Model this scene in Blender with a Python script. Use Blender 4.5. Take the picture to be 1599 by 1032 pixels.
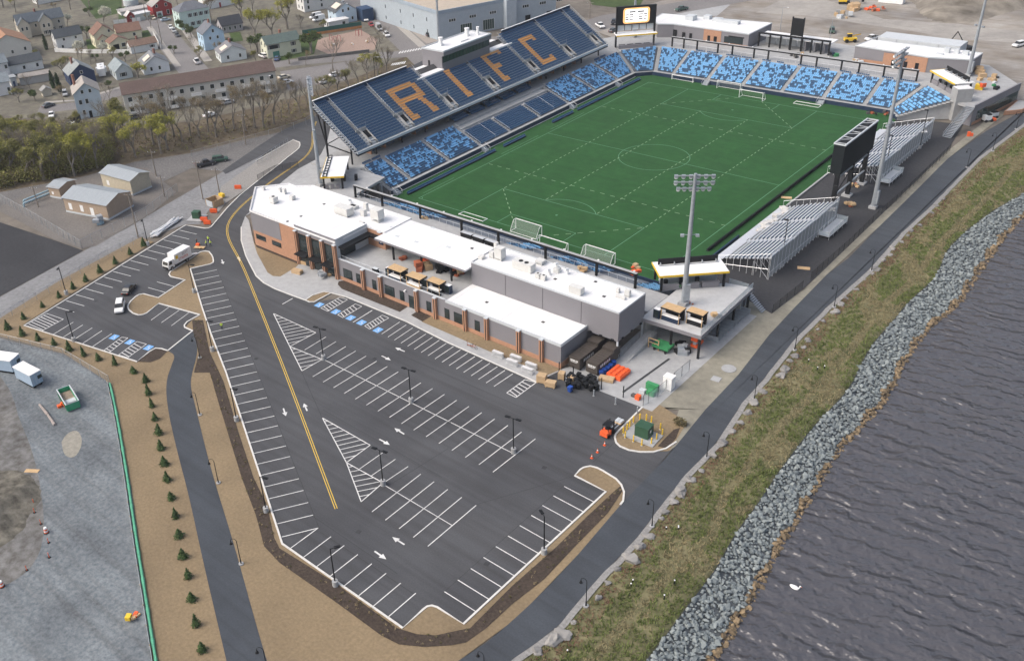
import bpy,bmesh,math,random
import numpy as np
from mathutils import Vector,Matrix,noise as mnoise
for o in list(bpy.data.objects):
 bpy.data.objects.remove(o,do_unlink=True)
SC=bpy.context.scene
COL=SC.collection
R=math.radians
CAM=np.array([118.2333076413613,-213.85027871768446,95.51401633633326])
FPX,PX,PY=1480.4623578657906,633.3075234270256,500.26641465534686
CR=np.array([0.7303400930503843,0.679588905426697,-0.06900918854833743])
CU=np.array([-0.30547194874253536,0.4152950954858634,0.8568645588404421])
CD=np.array([-0.6109748251888893,0.6047221703281033,-0.5109020059650133])
cam_d=bpy.data.cameras.new('camera');cam=bpy.data.objects.new('camera',cam_d);COL.objects.link(cam)
cam_d.sensor_fit='HORIZONTAL';cam_d.sensor_width=36.0
cam_d.lens=FPX*36.0/1599.0
cam_d.shift_x=(799.5-PX)/1599.0
cam_d.shift_y=(PY-516.0)/1599.0
cam_d.clip_start=1.0;cam_d.clip_end=8000.0
cam.matrix_world=Matrix([[CR[0],CU[0],-CD[0],CAM[0]],[CR[1],CU[1],-CD[1],CAM[1]],
         [CR[2],CU[2],-CD[2],CAM[2]],[0,0,0,1]])
SC.camera=cam
W=bpy.data.worlds.new('World');SC.world=W;W.use_nodes=True
nt=W.node_tree;nt.nodes.clear()
sky=nt.nodes.new('ShaderNodeTexSky');sky.sky_type='NISHITA';sky.sun_disc=False
SUN_EL,SUN_AZ=R(48),R(215)
sky.sun_elevation=SUN_EL;sky.sun_rotation=SUN_AZ
sky.air_density=1.0;sky.dust_density=6.0;sky.ozone_density=1.0
hs=nt.nodes.new('ShaderNodeHueSaturation');hs.inputs['Saturation'].default_value=0.8
bg=nt.nodes.new('ShaderNodeBackground');bg.inputs[1].default_value=0.15
ow=nt.nodes.new('ShaderNodeOutputWorld')
nt.links.new(sky.outputs[0],hs.inputs['Color']);nt.links.new(hs.outputs[0],bg.inputs[0]);nt.links.new(bg.outputs[0],ow.inputs[0])
sl=bpy.data.lights.new('sun','SUN');sl.energy=0.7;sl.angle=R(40);sl.color=(1.0,0.98,0.95)
so=bpy.data.objects.new('sun',sl);COL.objects.link(so)
sdir=Vector((math.sin(SUN_AZ)*math.cos(SUN_EL),math.cos(SUN_AZ)*math.cos(SUN_EL),math.sin(SUN_EL)))
so.rotation_euler=sdir.to_track_quat('Z','Y').to_euler()
so.location=(0,0,200)
VS=SC.view_settings;VS.view_transform='Standard';VS.look='None';VS.exposure=0.55;VS.gamma=1.0
SC.render.resolution_x=1024;SC.render.resolution_y=660
def G(x,y,z=0.0):
 """pixel of the photograph -> point of the place on the level z"""
 v=CD+(x-PX)/FPX*CR-(y-PY)/FPX*CU
 t=(z-CAM[2])/v[2]
 p=CAM+t*v
 return Vector((p[0],p[1],z))
def G2(x,y): p=G(x,y);return (p.x,p.y)
def Z(x0,y0,s,pts):
 return [(x0+a/s,y0+b/s) for a,b in pts]
def GP(pts,z=0.0): return [tuple(G(x,y,z))[:2] for x,y in pts]
def topx(base,tpx,z0=0.0):
 """height above z0 of a vertical thing whose foot shows at base and whose top shows at row tpx"""
 B=np.array(G(base[0],base[1],z0));lo,hi=0.0,90.0
 for _ in range(40):
  m=(lo+hi)/2;Q=B+[0,0,m]-CAM
  if PY-FPX*(Q @ CU)/(Q @ CD)> tpx: lo=m
  else: hi=m
 return lo
_o1=['','first','second','third','fourth','fifth','sixth','seventh','eighth','ninth','tenth','eleventh','twelfth',
    'thirteenth','fourteenth','fifteenth','sixteenth','seventeenth','eighteenth','nineteenth']
_t={20: 'twent',30: 'thirt',40: 'fort',50: 'fift',60: 'sixt',70: 'sevent',80: 'eight',90: 'ninet'}
def nth(n):
 if n< 20: return _o1[n]
 t=n // 10*10
 return _t[t]+('ieth' if n == t else 'y-'+_o1[n-t])
class MB:
 def __init__(s): s.v=[];s.f=[];s.m=[]
 def add(s,vs,fs,m=0):
  b=len(s.v);s.v += [tuple(p) for p in vs]
  s.f += [tuple(i+b for i in f) for f in fs];s.m += [m]*len(fs);return s
 def box(s,cx,cy,z0,sx,sy,h,rot=0.0,m=0,top=None,bottom=True):
  c,n=math.cos(rot),math.sin(rot);P=[]
  for z in (z0,z0+h):
   for a,b in ((-1,-1),(1,-1),(1,1),(-1,1)):
    x,y=a*sx/2,b*sy/2
    P.append((cx+x*c-y*n,cy+x*n+y*c,z))
  F=[(0,1,5,4),(1,2,6,5),(2,3,7,6),(3,0,4,7)]
  if bottom: F.append((3,2,1,0))
  s.add(P,F,m);b=len(s.v)-8
  s.f.append((b+4,b+5,b+6,b+7));s.m.append(m if top is None else top);return s
 def bx(s,x0,x1,y0,y1,z0,z1,m=0,top=None):
  return s.box((x0+x1)/2,(y0+y1)/2,z0,abs(x1-x0),abs(y1-y0),z1-z0,0,m,top)
 def prism(s,poly,z0,z1,m=0,top=None,bottom=True):
  n=len(poly);A=sum(poly[i][0]*poly[(i+1)%n][1]-poly[(i+1)%n][0]*poly[i][1] for i in range(n))
  if A< 0: poly=poly[::-1]
  b=len(s.v);s.v += [(p[0],p[1],z0) for p in poly]+[(p[0],p[1],z1) for p in poly]
  for i in range(n):
   j=(i+1)%n;s.f.append((b+i,b+j,b+n+j,b+n+i));s.m.append(m)
  s.f.append(tuple(range(b+n,b+2*n)));s.m.append(m if top is None else top)
  if bottom: s.f.append(tuple(range(b+n-1,b-1,-1)));s.m.append(m)
  return s
 def sheet(s,poly,z,m=0):
  n=len(poly);A=sum(poly[i][0]*poly[(i+1)%n][1]-poly[(i+1)%n][0]*poly[i][1] for i in range(n))
  if A< 0: poly=poly[::-1]
  return s.add([(p[0],p[1],z) for p in poly],[tuple(range(n))],m)
 def tube(s,p0,p1,r0,r1=None,n=8,m=0,caps=True):
  if r1 is None: r1=r0
  p0,p1=Vector(p0),Vector(p1);d=(p1-p0)
  if d.length< 1e-6: return s
  d.normalize();a=d.orthogonal().normalized() if abs(d.z)< .99 else Vector((1,0,0));a=(a-d*a.dot(d)).normalized();c=d.cross(a)
  V=[]
  for p,r in ((p0,r0),(p1,r1)):
   for i in range(n):
    t=2*math.pi*(i+.5)/n;V.append(p+a*(r*math.cos(t))+c*(r*math.sin(t)))
  F=[(i,(i+1)%n,n+(i+1)%n,n+i) for i in range(n)]
  if caps: F += [tuple(range(n-1,-1,-1)),tuple(range(n,2*n))]
  return s.add(V,F,m)
 def beam(s,p0,p1,w,h,m=0):
  p0,p1=Vector(p0),Vector(p1);d=(p1-p0).normalized()
  up=Vector((0,0,1)) if abs(d.z)< .95 else Vector((1,0,0))
  a=d.cross(up).normalized();c=a.cross(d)
  V=[p+a*(sx*w/2)+c*(sz*h/2) for p in (p0,p1) for sx,sz in ((-1,-1),(1,-1),(1,1),(-1,1))]
  return s.add(V,[(0,1,5,4),(1,2,6,5),(2,3,7,6),(3,0,4,7),(3,2,1,0),(4,5,6,7)],m)
 def strip(s,pts,w,z,m=0,closed=False):
  """flat painted band along a polyline"""
  P=[Vector((p[0],p[1])) for p in pts];n=len(P);L=[]
  for i in range(n):
   a=P[i-1] if (i> 0 or closed) else P[i];b=P[(i+1)%n] if (i< n-1 or closed) else P[i]
   t=(b-a).normalized();k=Vector((-t.y,t.x));L.append((P[i]-k*w/2,P[i]+k*w/2))
  V=[(q.x,q.y,z) for l in L for q in l];E=n if closed else n-1
  return s.add(V,[(2*i,2*((i+1)%n),2*((i+1)%n)+1,2*i+1) for i in range(E)],m)
 def kerb(s,pts,w,z0,z1,m=0,closed=False):
  P=[Vector((p[0],p[1])) for p in pts];n=len(P);V=[]
  for i in range(n):
   a=P[i-1] if (i> 0 or closed) else P[i];b=P[(i+1)%n] if (i< n-1 or closed) else P[i]
   t=(b-a).normalized();k=Vector((-t.y,t.x))
   l,r_=P[i]-k*w/2,P[i]+k*w/2
   V += [(l.x,l.y,z0),(l.x,l.y,z1),(r_.x,r_.y,z1),(r_.x,r_.y,z0)]
  E=n if closed else n-1;F=[]
  for i in range(E):
   a=4*i;b=4*((i+1)%n)
   F += [(a+1,b+1,b+2,a+2),(a,b,b+1,a+1),(a+2,b+2,b+3,a+3)]
  if not closed: F += [(0,1,2,3),(4*n-1,4*n-2,4*n-3,4*n-4)]
  return s.add(V,F,m)
 def build(s,name,mats,parent=None,loc=None,smooth=False):
  """one mesh object; world-space vertices are brought into the frame of the parent (or of loc)"""
  o3=Vector((0,0,0))
  if parent is not None: o3=Vector(ORG.get(parent.name,(0,0,0)))
  elif loc is not None: o3=Vector(loc)
  me=bpy.data.meshes.new(name)
  me.from_pydata([(p[0]-o3.x,p[1]-o3.y,p[2]-o3.z) for p in s.v],[],s.f)
  if not isinstance(mats,(list,tuple)): mats=[mats]
  for q in mats: me.materials.append(q)
  if len(mats)> 1: me.polygons.foreach_set('material_index',s.m)
  if smooth: me.polygons.foreach_set('use_smooth',[True]*len(s.f))
  me.update()
  o=link(name,me,parent,loc)
  if parent is not None: ORG[o.name]=tuple(o3)
  return o
ORG={}
def link(name,me,parent=None,loc=None):
 o=bpy.data.objects.new(name,me);COL.objects.link(o)
 if parent is not None: o.parent=parent
 if loc is not None: o.location=loc
 return o
ROOTS=[]
def thing(name,label,cat,loc=(0,0,0),group=None):
 o=bpy.data.objects.new(name,None);COL.objects.link(o);o.empty_display_size=.5
 o.location=loc;ORG[o.name]=tuple(float(q) for q in loc);ROOTS.append(o)
 return tag(o,label,cat,group)
def tag(o,label,cat,group=None):
 o['label']=label;o['category']=cat
 if group: o['group']=group
 return o
def struct(o): o['kind']='structure';return o
def stuff(o): o['kind']='stuff';return o
def dup(root,loc,rz=0.0,label=None,group=None,scale=None,swap=None):
 r=root.copy();COL.objects.link(r);r.location=loc;r.rotation_euler=(0,0,rz)
 if scale: r.scale=(scale,)*3 if not isinstance(scale,(tuple,list)) else scale
 if label: r['label']=label
 if group: r['group']=group
 for ch in list(root.children):
  c=ch.copy();COL.objects.link(c);c.parent=r
  for g in list(ch.children):
   q=g.copy();COL.objects.link(q);q.parent=c
 return r
def place(root,used,loc,rz=0.0,label=None,group=None,scale=None):
 """first call moves the original, later calls copy it"""
 if not used.get(root.name):
  used[root.name]=True
  root.location=loc;root.rotation_euler=(0,0,rz)
  if scale: root.scale=(scale,)*3 if not isinstance(scale,(tuple,list)) else scale
  if label: root['label']=label
  if group: root['group']=group
  return root
 return dup(root,loc,rz,label,group,scale)
USED={}
MATS={}
def mat(name,col,rough=.8,var=.12,scale=1.5,col2=None,big=0.0,bigscale=.05,bump=0.0,bscale=None,metal=0.0,spec=.25,coat=0.0,streak=0.0,seam=0.0):
 if name in MATS: return MATS[name]
 m=bpy.data.materials.new(name);m.use_nodes=True;n=m.node_tree;b=n.nodes['Principled BSDF']
 b.inputs['Roughness'].default_value=rough;b.inputs['Metallic'].default_value=metal
 b.inputs['Specular IOR Level'].default_value=spec
 if coat: b.inputs['Coat Weight'].default_value=coat
 geo=n.nodes.new('ShaderNodeNewGeometry')
 def mixn(a,bcol,fac):
  q=n.nodes.new('ShaderNodeMix');q.data_type='RGBA'
  if isinstance(a,tuple): q.inputs[6].default_value=(*a,1)
  else: n.links.new(a,q.inputs[6])
  if isinstance(bcol,tuple): q.inputs[7].default_value=(*bcol,1)
  else: n.links.new(bcol,q.inputs[7])
  n.links.new(fac,q.inputs[0]);return q.outputs[2]
 def noise(sc,det=5,rough_=.6,lo=.3,hi=.7):
  t=n.nodes.new('ShaderNodeTexNoise');t.inputs['Scale'].default_value=sc;t.inputs['Detail'].default_value=det
  t.inputs['Roughness'].default_value=rough_;n.links.new(geo.outputs['Position'],t.inputs['Vector'])
  mr=n.nodes.new('ShaderNodeMapRange');mr.inputs[1].default_value=lo;mr.inputs[2].default_value=hi
  n.links.new(t.outputs[0],mr.inputs[0]);return mr.outputs[0],t.outputs[0]
 c1=tuple(q*(1-var) for q in col);c2=tuple(min(1,q*(1+var)) for q in (col2 or col))
 f,raw=noise(scale);out=mixn(c1,c2,f)
 if big:
  f2,_=noise(bigscale,4,.55,.35,.65)
  dk=n.nodes.new('ShaderNodeMix');dk.data_type='RGBA';dk.blend_type='MULTIPLY'
  dk.inputs[7].default_value=(1-big,1-big,1-big*.95,1);n.links.new(out,dk.inputs[6]);n.links.new(f2,dk.inputs[0]);out=dk.outputs[2]
 if streak:
  for ang,sc in ((R(-2),(.018,.55,1)),(R(34),(.03,.8,1))):
   mp=n.nodes.new('ShaderNodeMapping');mp.inputs['Rotation'].default_value=(0,0,ang);mp.inputs['Scale'].default_value=sc;n.links.new(geo.outputs['Position'],mp.inputs[0])
   t=n.nodes.new('ShaderNodeTexNoise');t.inputs['Scale'].default_value=1;t.inputs['Detail'].default_value=6;t.inputs['Distortion'].default_value=.6;n.links.new(mp.outputs[0],t.inputs['Vector'])
   mr=n.nodes.new('ShaderNodeMapRange');mr.inputs[1].default_value=.45;mr.inputs[2].default_value=.75;n.links.new(t.outputs[0],mr.inputs[0])
   dk=n.nodes.new('ShaderNodeMix');dk.data_type='RGBA';dk.blend_type='MULTIPLY';dk.inputs[7].default_value=(1-streak*.9,1-streak,1-streak*1.05,1);n.links.new(out,dk.inputs[6]);n.links.new(mr.outputs[0],dk.inputs[0]);out=dk.outputs[2]
 if seam:
  sx_=n.nodes.new('ShaderNodeSeparateXYZ');n.links.new(geo.outputs['Position'],sx_.inputs[0])
  def mth(op,a,v):
   q=n.nodes.new('ShaderNodeMath');q.operation=op;n.links.new(a,q.inputs[0]);q.inputs[1].default_value=v;return q.outputs[0]
  ln_=mth('LESS_THAN',mth('FRACT',mth('DIVIDE',sx_.outputs[0],seam),0),.045)
  dk=n.nodes.new('ShaderNodeMix');dk.data_type='RGBA';dk.blend_type='MULTIPLY';dk.inputs[7].default_value=(.84,.84,.85,1);n.links.new(out,dk.inputs[6]);n.links.new(ln_,dk.inputs[0]);out=dk.outputs[2]
 n.links.new(out,b.inputs['Base Color'])
 if bump:
  bp=n.nodes.new('ShaderNodeBump');bp.inputs['Strength'].default_value=bump;bp.inputs['Distance'].default_value=.1
  _,raw2=noise(bscale or scale*2);n.links.new(raw2,bp.inputs['Height']);n.links.new(bp.outputs[0],b.inputs['Normal'])
 MATS[name]=m;return m
def emit(name,col,st):
 if name in MATS: return MATS[name]
 m=bpy.data.materials.new(name);m.use_nodes=True;b=m.node_tree.nodes['Principled BSDF']
 b.inputs['Base Color'].default_value=(*col,1);b.inputs['Emission Color'].default_value=(*col,1);b.inputs['Emission Strength'].default_value=st
 MATS[name]=m;return m
def glassy(name,col,rough=.08):
 if name in MATS: return MATS[name]
 m=bpy.data.materials.new(name);m.use_nodes=True;b=m.node_tree.nodes['Principled BSDF']
 b.inputs['Base Color'].default_value=(*col,1);b.inputs['Roughness'].default_value=rough;b.inputs['Specular IOR Level'].default_value=.6
 MATS[name]=m;return m
def mesh_screen(name,col,sx,sy,open_):
 """chain link / netting: procedural holes"""
 if name in MATS: return MATS[name]
 m=bpy.data.materials.new(name);m.use_nodes=True;n=m.node_tree;b=n.nodes['Principled BSDF']
 b.inputs['Base Color'].default_value=(*col,1);b.inputs['Roughness'].default_value=.5;b.inputs['Alpha'].default_value=1-open_
 MATS[name]=m;return m
M_asph=mat('asphalt',(.082,.085,.091),.9,.14,5,big=.24,bigscale=.07,bump=.15,bscale=14,streak=.20)
M_asph_old=mat('asphalt_old',(.10,.098,.095),.9,.15,2.5,big=.25,bigscale=.08)
M_asph_yard=mat('asphalt_dark',(.050,.051,.055),.92,.2,1.5,big=.3,bigscale=.05)
M_path=mat('path_asphalt',(.062,.071,.083),.9,.12,4,big=.2,bigscale=.12,streak=.15)
M_street=mat('street_asphalt',(.20,.19,.185),.9,.12,1.2,big=.15,bigscale=.07)
M_paint=mat('road_paint_white',(.68,.68,.66),.7,.14,3,big=.22,bigscale=.5)
M_yellow=mat('road_paint_yellow',(.62,.42,.07),.7,.12,3)
M_bluepaint=mat('road_paint_blue',(.16,.36,.66),.7,.1,3)
M_conc=mat('concrete',(.37,.375,.375),.85,.10,.8,big=.14,bigscale=.11)
M_conc_dk=mat('concrete_grey',(.36,.36,.35),.85,.12,1.0,big=.15,bigscale=.12)
M_kerb=mat('kerb_concrete',(.58,.57,.54),.85,.12,2)
M_soil=mat('seeded_soil',(.245,.185,.112),.95,.17,2.2,big=.22,bigscale=.07,bump=.4,bscale=3)
M_mulch=mat('bark_mulch',(.062,.047,.037),.95,.35,2.5,big=.2,bigscale=.3,bump=.8,bscale=4)
M_gravel=mat('yard_gravel',(.150,.178,.196),.95,.20,1.6,col2=(.215,.235,.245),big=.34,bigscale=.10,bump=.5,bscale=5,streak=.20)
M_dirt=mat('bare_dirt',(.23,.20,.165),.95,.22,.35,big=.3,bigscale=.04,bump=.3,bscale=3)
M_ground=mat('rough_ground',(.17,.15,.125),.95,.25,.25,big=.3,bigscale=.03,bump=.3,bscale=2)
M_leaf_litter=mat('leaf_litter',(.120,.086,.062),.95,.3,.5,col2=(.13,.11,.07),big=.3,bigscale=.06,bump=.6,bscale=1.5)
M_ballast=mat('rail_ballast',(.16,.155,.15),.95,.3,2.0,big=.2,bigscale=.1,bump=.5,bscale=4)
M_lawn=mat('lawn',(.055,.085,.025),.95,.3,.6,big=.2,bigscale=.1)
M_turf=mat('artificial_turf',(.018,.083,.021),.9,.08,.4,col2=(.023,.089,.023),big=.16,bigscale=.09,streak=.10)
M_line=mat('pitch_line',(.13,.27,.17),.9,.1,2)
M_line_d=mat('pitch_dash',(.25,.35,.22),.9,.1,2)
M_white=mat('white_metal',(.78,.78,.77),.5,.05,1)
M_roof=mat('white_membrane',(.77,.77,.765),.6,.03,.2,big=.12,bigscale=.16,seam=3.0)
M_black=mat('black_metal',(.014,.015,.017),.55,.2,2,spec=.15)
M_galv=mat('galvanised',(.36,.39,.42),.45,.12,1.5,metal=.35)
M_alu=mat('aluminium',(.70,.71,.72),.35,.08,2,metal=.45)
M_navy=mat('navy_panel',(.018,.034,.068),.5,.1,1)
M_navyseat=mat('seat_navy',(.055,.115,.21),.45,.10,3)
M_skyseat=mat('seat_sky',(.19,.42,.68),.45,.08,3)
M_amber=mat('seat_amber',(.68,.37,.14),.45,.08,3)
M_grey=mat('wall_grey_panel',(.215,.21,.225),.7,.05,.4,big=.06,bigscale=.2)
M_greylt=mat('wall_light_panel',(.50,.53,.55),.7,.05,.4)
M_brick=mat('brick_terracotta',(.42,.235,.150),.85,.10,2.5,big=.06,bigscale=.4)
M_dkglass=glassy('window_glass',(.02,.03,.032),.06)
M_grnglass=glassy('window_green',(.03,.06,.055),.08)
M_wood=mat('raw_timber',(.52,.36,.20),.8,.15,2)
M_card=mat('cardboard',(.45,.32,.19),.85,.12,2)
M_rubber=mat('tyre_rubber',(.015,.015,.016),.8,.1,3)
M_orange=mat('safety_orange',(.75,.12,.035),.55,.08,2)
M_safyel=mat('safety_yellow',(.75,.50,.04),.5,.08,2)
M_mesh=mesh_screen('chain_link_mesh',(.34,.35,.36),1,1,.80)
M_meshb=mesh_screen('black_mesh',(.02,.02,.022),1,1,.60)
M_net=mesh_screen('goal_net',(.6,.66,.63),1,1,.86)
M_glassrail=mesh_screen('glass_rail',(.55,.62,.65),1,1,.65)
rng=random.Random(7)
def ycurve(px,z):
 P=sorted([tuple(G(x,y,z))[:2] for x,y in px],key=lambda q: q[1])
 return np.array([q[1] for q in P]),np.array([q[0] for q in P])
c_path=ycurve([(803,1032),(841,1006),(875,980),(904,944),(935,907),(969,873),(1000,839),(1025,805),(1073,743),(1121,694),(1163,629),(1194,595),(1242,533),
     (1297,478),(1359,423),(1410,365),(1455,324),(1476,302),(1530,247),(1599,195)],0)
c_rip=ycurve([(1019,1019),(1054,972),(1088,926),(1121,885),(1146,834),(1180,792),(1209,746),(1239,705),(1272,663),(1326,608),(1359,540),(1393,503),(1421,468),
    (1455,441),(1469,417),(1476,393),(1507,362),(1544,334),(1562,322),(1599,303)],-.8)
c_wat=ycurve([(1121,1019),(1159,964),(1193,901),(1218,851),(1251,801),(1276,759),(1306,709),(1335,675),(1380,630),(1414,561),(1448,513),(1493,479),(1513,448),
    (1538,413),(1558,382),(1575,362),(1599,334)],-3.3)
def cx(c,y): return float(np.interp(y,c[0],c[1]))
def smooth_x(c,y): return sum(cx(c,y+d) for d in (-3,0,3))/3
YS=[-2500,-600,-300]+list(np.arange(-200,200,2.0))+[300,600,2500]
poly=[(-3000,-2500)]+[(cx(c_path,y),y) for y in YS]+[(-3000,2500)]
struct(MB().sheet(poly,-0.12).build('ground',M_ground))
bank=MB();prof=[]
for y in YS:
 a,b,c=smooth_x(c_path,y),smooth_x(c_rip,y),smooth_x(c_wat,y)
 row=[]
 for k in range(9):
  t=k/8;x=a+(b-a)*t;z=-.8*t*t-.02+(.10*mnoise.noise((x*.5,y*.5,0)) if 0< k< 8 else 0)
  row.append((x,y,z if k else -.12))
 row.append((b+.01,y,-.95));row.append((c,y,-3.5));row.append((c+6,y,-6))
 prof.append(row)
nb=len(prof[0]);bank.v=[p for r_ in prof for p in r_]
for i in range(len(prof)-1):
 for k in range(nb-1):
  bank.f.append((i*nb+k,i*nb+k+1,(i+1)*nb+k+1,(i+1)*nb+k));bank.m.append(0 if k< 8 else 1)
M_bank=mat('bank_grass_ground',(.100,.112,.042),.95,.30,.45,col2=(.20,.18,.10),big=.25,bigscale=.11,bump=.7,bscale=3)
M_ripbed=mat('bank_rubble_bed',(.11,.12,.125),.95,.3,1.2)
struct(bank.build('grass_bank',[M_bank,M_ripbed],smooth=True))
mw=bpy.data.materials.new('river_water');mw.use_nodes=True;n=mw.node_tree;b=n.nodes['Principled BSDF']
b.inputs['Base Color'].default_value=(.074,.074,.083,1);b.inputs['Roughness'].default_value=.10;b.inputs['IOR'].default_value=1.4
geo=n.nodes.new('ShaderNodeNewGeometry')
def mth(op,a,v):
 q=n.nodes.new('ShaderNodeMath');q.operation=op;n.links.new(a,q.inputs[0])
 if isinstance(v,float): q.inputs[1].default_value=v
 else: n.links.new(v,q.inputs[1])
 return q.outputs[0]
def wv(head,lam,hgt,dist):
 """train of wind waves: crests along 'head', wavelength lam, height hgt, broken up by noise"""
 mp=n.nodes.new('ShaderNodeMapping');mp.inputs['Rotation'].default_value=(0,0,R(-head));n.links.new(geo.outputs['Position'],mp.inputs[0])
 t=n.nodes.new('ShaderNodeTexWave');t.wave_type='BANDS';t.bands_direction='Y';t.inputs['Scale'].default_value=.314/lam;t.inputs['Distortion'].default_value=dist
 t.inputs['Detail'].default_value=3;t.inputs['Detail Scale'].default_value=1.6;t.inputs['Detail Roughness'].default_value=.6;n.links.new(mp.outputs[0],t.inputs['Vector'])
 g=n.nodes.new('ShaderNodeTexNoise');g.inputs['Scale'].default_value=.35/lam;g.inputs['Detail'].default_value=2;n.links.new(mp.outputs[0],g.inputs['Vector'])
 return mth('MULTIPLY',mth('MULTIPLY',t.outputs[1],g.outputs[0]),hgt*1.7)
ht=mth('ADD',mth('ADD',wv(10,2.4,.28,8.0),wv(28,1.3,.09,7.0)),mth('ADD',wv(2,4.4,.30,6.0),wv(40,.6,.02,5.0)))
bp=n.nodes.new('ShaderNodeBump');bp.inputs['Strength'].default_value=1.0;bp.inputs['Distance'].default_value=1.0
n.links.new(ht,bp.inputs['Height']);n.links.new(bp.outputs[0],b.inputs['Normal'])
MATS['river_water']=mw
wpoly=[(cx(c_wat,y)-3,y) for y in YS]+[(3000,2500),(3000,-2500)]
struct(MB().sheet(wpoly,-3.3).build('river',mw))
def sheet(name,px,z,m,world=False):
 return struct(MB().sheet(px if world else GP(px),z).build(name,m))
sheet('woodland_floor',[(-400,120),(-60,180),(40,186),(110,188),(190,196),(300,190),(400,168),(470,150),(560,120),(640,85),(660,98),(600,125),(520,160),(485,186),(440,205),(380,218),(300,238),(210,252),(130,275),(0,300),(-300,380),(-800,500)],-.09,M_leaf_litter)
sheet('railway_ballast',[(-300,385),(0,300),(130,276),(210,253),(300,239),(380,219),(440,206),(470,196),(400,231),(348,268),(300,262),(240,290),(120,290),(0,330),(-200,420)],-.08,M_ballast)
gr=[(-150,540),(0,463),(130,392),(200,355),(262,318),(300,296),(348,268),(420,232),(402,253),(345,305),(330,322),(312,350),(290,350),(228,372),(100,441),(0,499),(-150,585)]
sheet('gravel_road',gr,-.06,mat('gravel_road_surface',(.23,.232,.235),.95,.2,1.2,big=.2,bigscale=.09))
sheet('asphalt_yard',[(-200,420),(0,347),(85,375),(130,391),(0,462),(-200,560)],-.05,M_asph_yard)
sheet('utility_yard',[(0,330),(0,322),(70,290),(190,262),(230,262),(275,300),(240,330),(150,384),(128,388),(85,374)],-.055,mat('utility_yard_gravel',(.17,.158,.145),.95,.2,2,big=.2,bigscale=.1))
M_yard=mat('town_yard',(.15,.135,.115),.95,.25,.3,col2=(.17,.16,.12),big=.25,bigscale=.06)
sheet('town_yard',[(-900,-150),(0,-60),(620,-60),(700,62),(640,84),(560,119),(470,149),(400,167),(300,189),(190,195),(110,187),(40,185),(-400,118)],-.07,M_yard)
def street(name,pts,w,z=-.04,m=None):
 return struct(MB().strip(GP(pts),w,z).build(name,m or M_street))
street('street',[(220,20),(262,62),(300,108),(330,140)],11,-.040)
street('street',[(60,172),(120,165),(165,150),(200,140),(300,118),(438,100),(520,92),(640,84)],9,-.036)
street('street',[(520,-40),(565,10),(620,50),(680,105)],12,-.032)
street('street',[(640,84),(700,70),(860,60),(960,30),(1100,5),(1300,-30)],16,-.028)
mk=MB()
for i in range(9):
 a=G(623+i*4.2,84-i*.75);b_=G(621+i*4.2+5,80.5-i*.75);mk.strip([a[:2],b_[:2]],.55,-.02)
for i in range(7):
 a=G(611+i*3.2,103-i*.5);b_=G(614+i*3.2,99-i*.5);mk.strip([a[:2],b_[:2]],.5,-.02)
struct(mk.build('crosswalk_marking',M_paint))
M_walk=mat('town_pavement',(.34,.32,.29),.9,.12,1.2)
struct(MB().strip(GP([(233,42),(250,66),(278,104)]),2.4,-.02).build('pavement',M_walk))
struct(MB().strip(GP([(283,38),(300,62),(325,96)]),3.2,-.02).build('pavement',M_walk))
struct(MB().strip(GP([(595,12),(628,44),(660,73)]),3.0,-.02).build('pavement',M_walk))
struct(MB().strip(GP([(70,160),(118,157),(160,145),(200,133)]),2.0,-.02).build('pavement',M_walk))
for q in ([(222,49),(231,47),(240,62),(222,62)],[(134,62),(155,60),(158,75),(137,78)],[(310,70),(320,69),(325,74),(312,76)],[(358,52),(375,50),(380,64),(362,66)],[(472,55),(500,50),(490,85),(440,95),(430,92)],[(185,12),(200,10),(200,35),(185,38)],[(125,0),(190,-4),(190,20),(150,30)],[(915,-6),(1010,-10),(1000,8),(960,12),(925,8)]):
 sheet('lawn',q,-.025,M_lawn)
sheet('playground_surface',[(489,63),(563,47),(590,62),(585,78),(520,88),(490,75)],-.03,mat('playground_rubber',(.30,.22,.18),.9,.12,1))
sheet('school_yard',[(606,18),(660,16),(690,62),(668,70),(640,47)],-.03,mat('school_yard_asphalt',(.30,.27,.24),.9,.1,.8))
sheet('car_park',[(437,112),(545,96),(540,125),(450,142)],-.033,M_street)
sheet('construction_ground',[(905,40),(1010,8),(1110,-20),(1300,-60),(1800,-120),(1800,170),(1599,175),(1560,150),(1430,92),(1300,70),(1180,50),(1050,40),(960,60)],-.05,mat('construction_ground_dirt',(.31,.265,.21),.95,.18,.10,col2=(.33,.315,.29),big=.35,bigscale=.045,streak=.2,bump=.3,bscale=2))
sheet('dirt_track',[(1180,20),(1260,25),(1400,45),(1500,62),(1640,70),(1640,55),(1500,38),(1380,30),(1290,0),(1240,-10)],-.035,mat('dirt_track_earth',(.34,.32,.29),.95,.12,.4,big=.2,bigscale=.08))
sheet('concrete_apron',[(1010,12),(1100,2),(1140,8),(1120,25),(1050,30)],-.03,M_conc)
hill=MB();N=34;H0=np.array(G(1395,42));HX=np.array(G(1640,30))-H0;HY=np.array(G(1420,-70))-H0
for i in range(N+1):
 for j in range(N+1):
  u_,v_=i/N,j/N;p=H0+HX*u_+HY*v_
  e=1-((u_-.52)/.5) ** 2-((v_-.5)/.5) ** 2+.45*mnoise.noise((p[0]*.035,p[1]*.035,9));e=max(0,min(1,e*1.6))
  hgt=7*max(0,e) ** .8*(.75+.5*mnoise.noise((p[0]*.03,p[1]*.03,3)))+1.2*e*mnoise.noise((p[0]*.15,p[1]*.15,1))
  hill.v.append((p[0],p[1],hgt-.3))
for i in range(N):
 for j in range(N):
  a=i*(N+1)+j;hill.f.append((a,a+N+1,a+N+2,a+1));hill.m.append(0)
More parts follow.
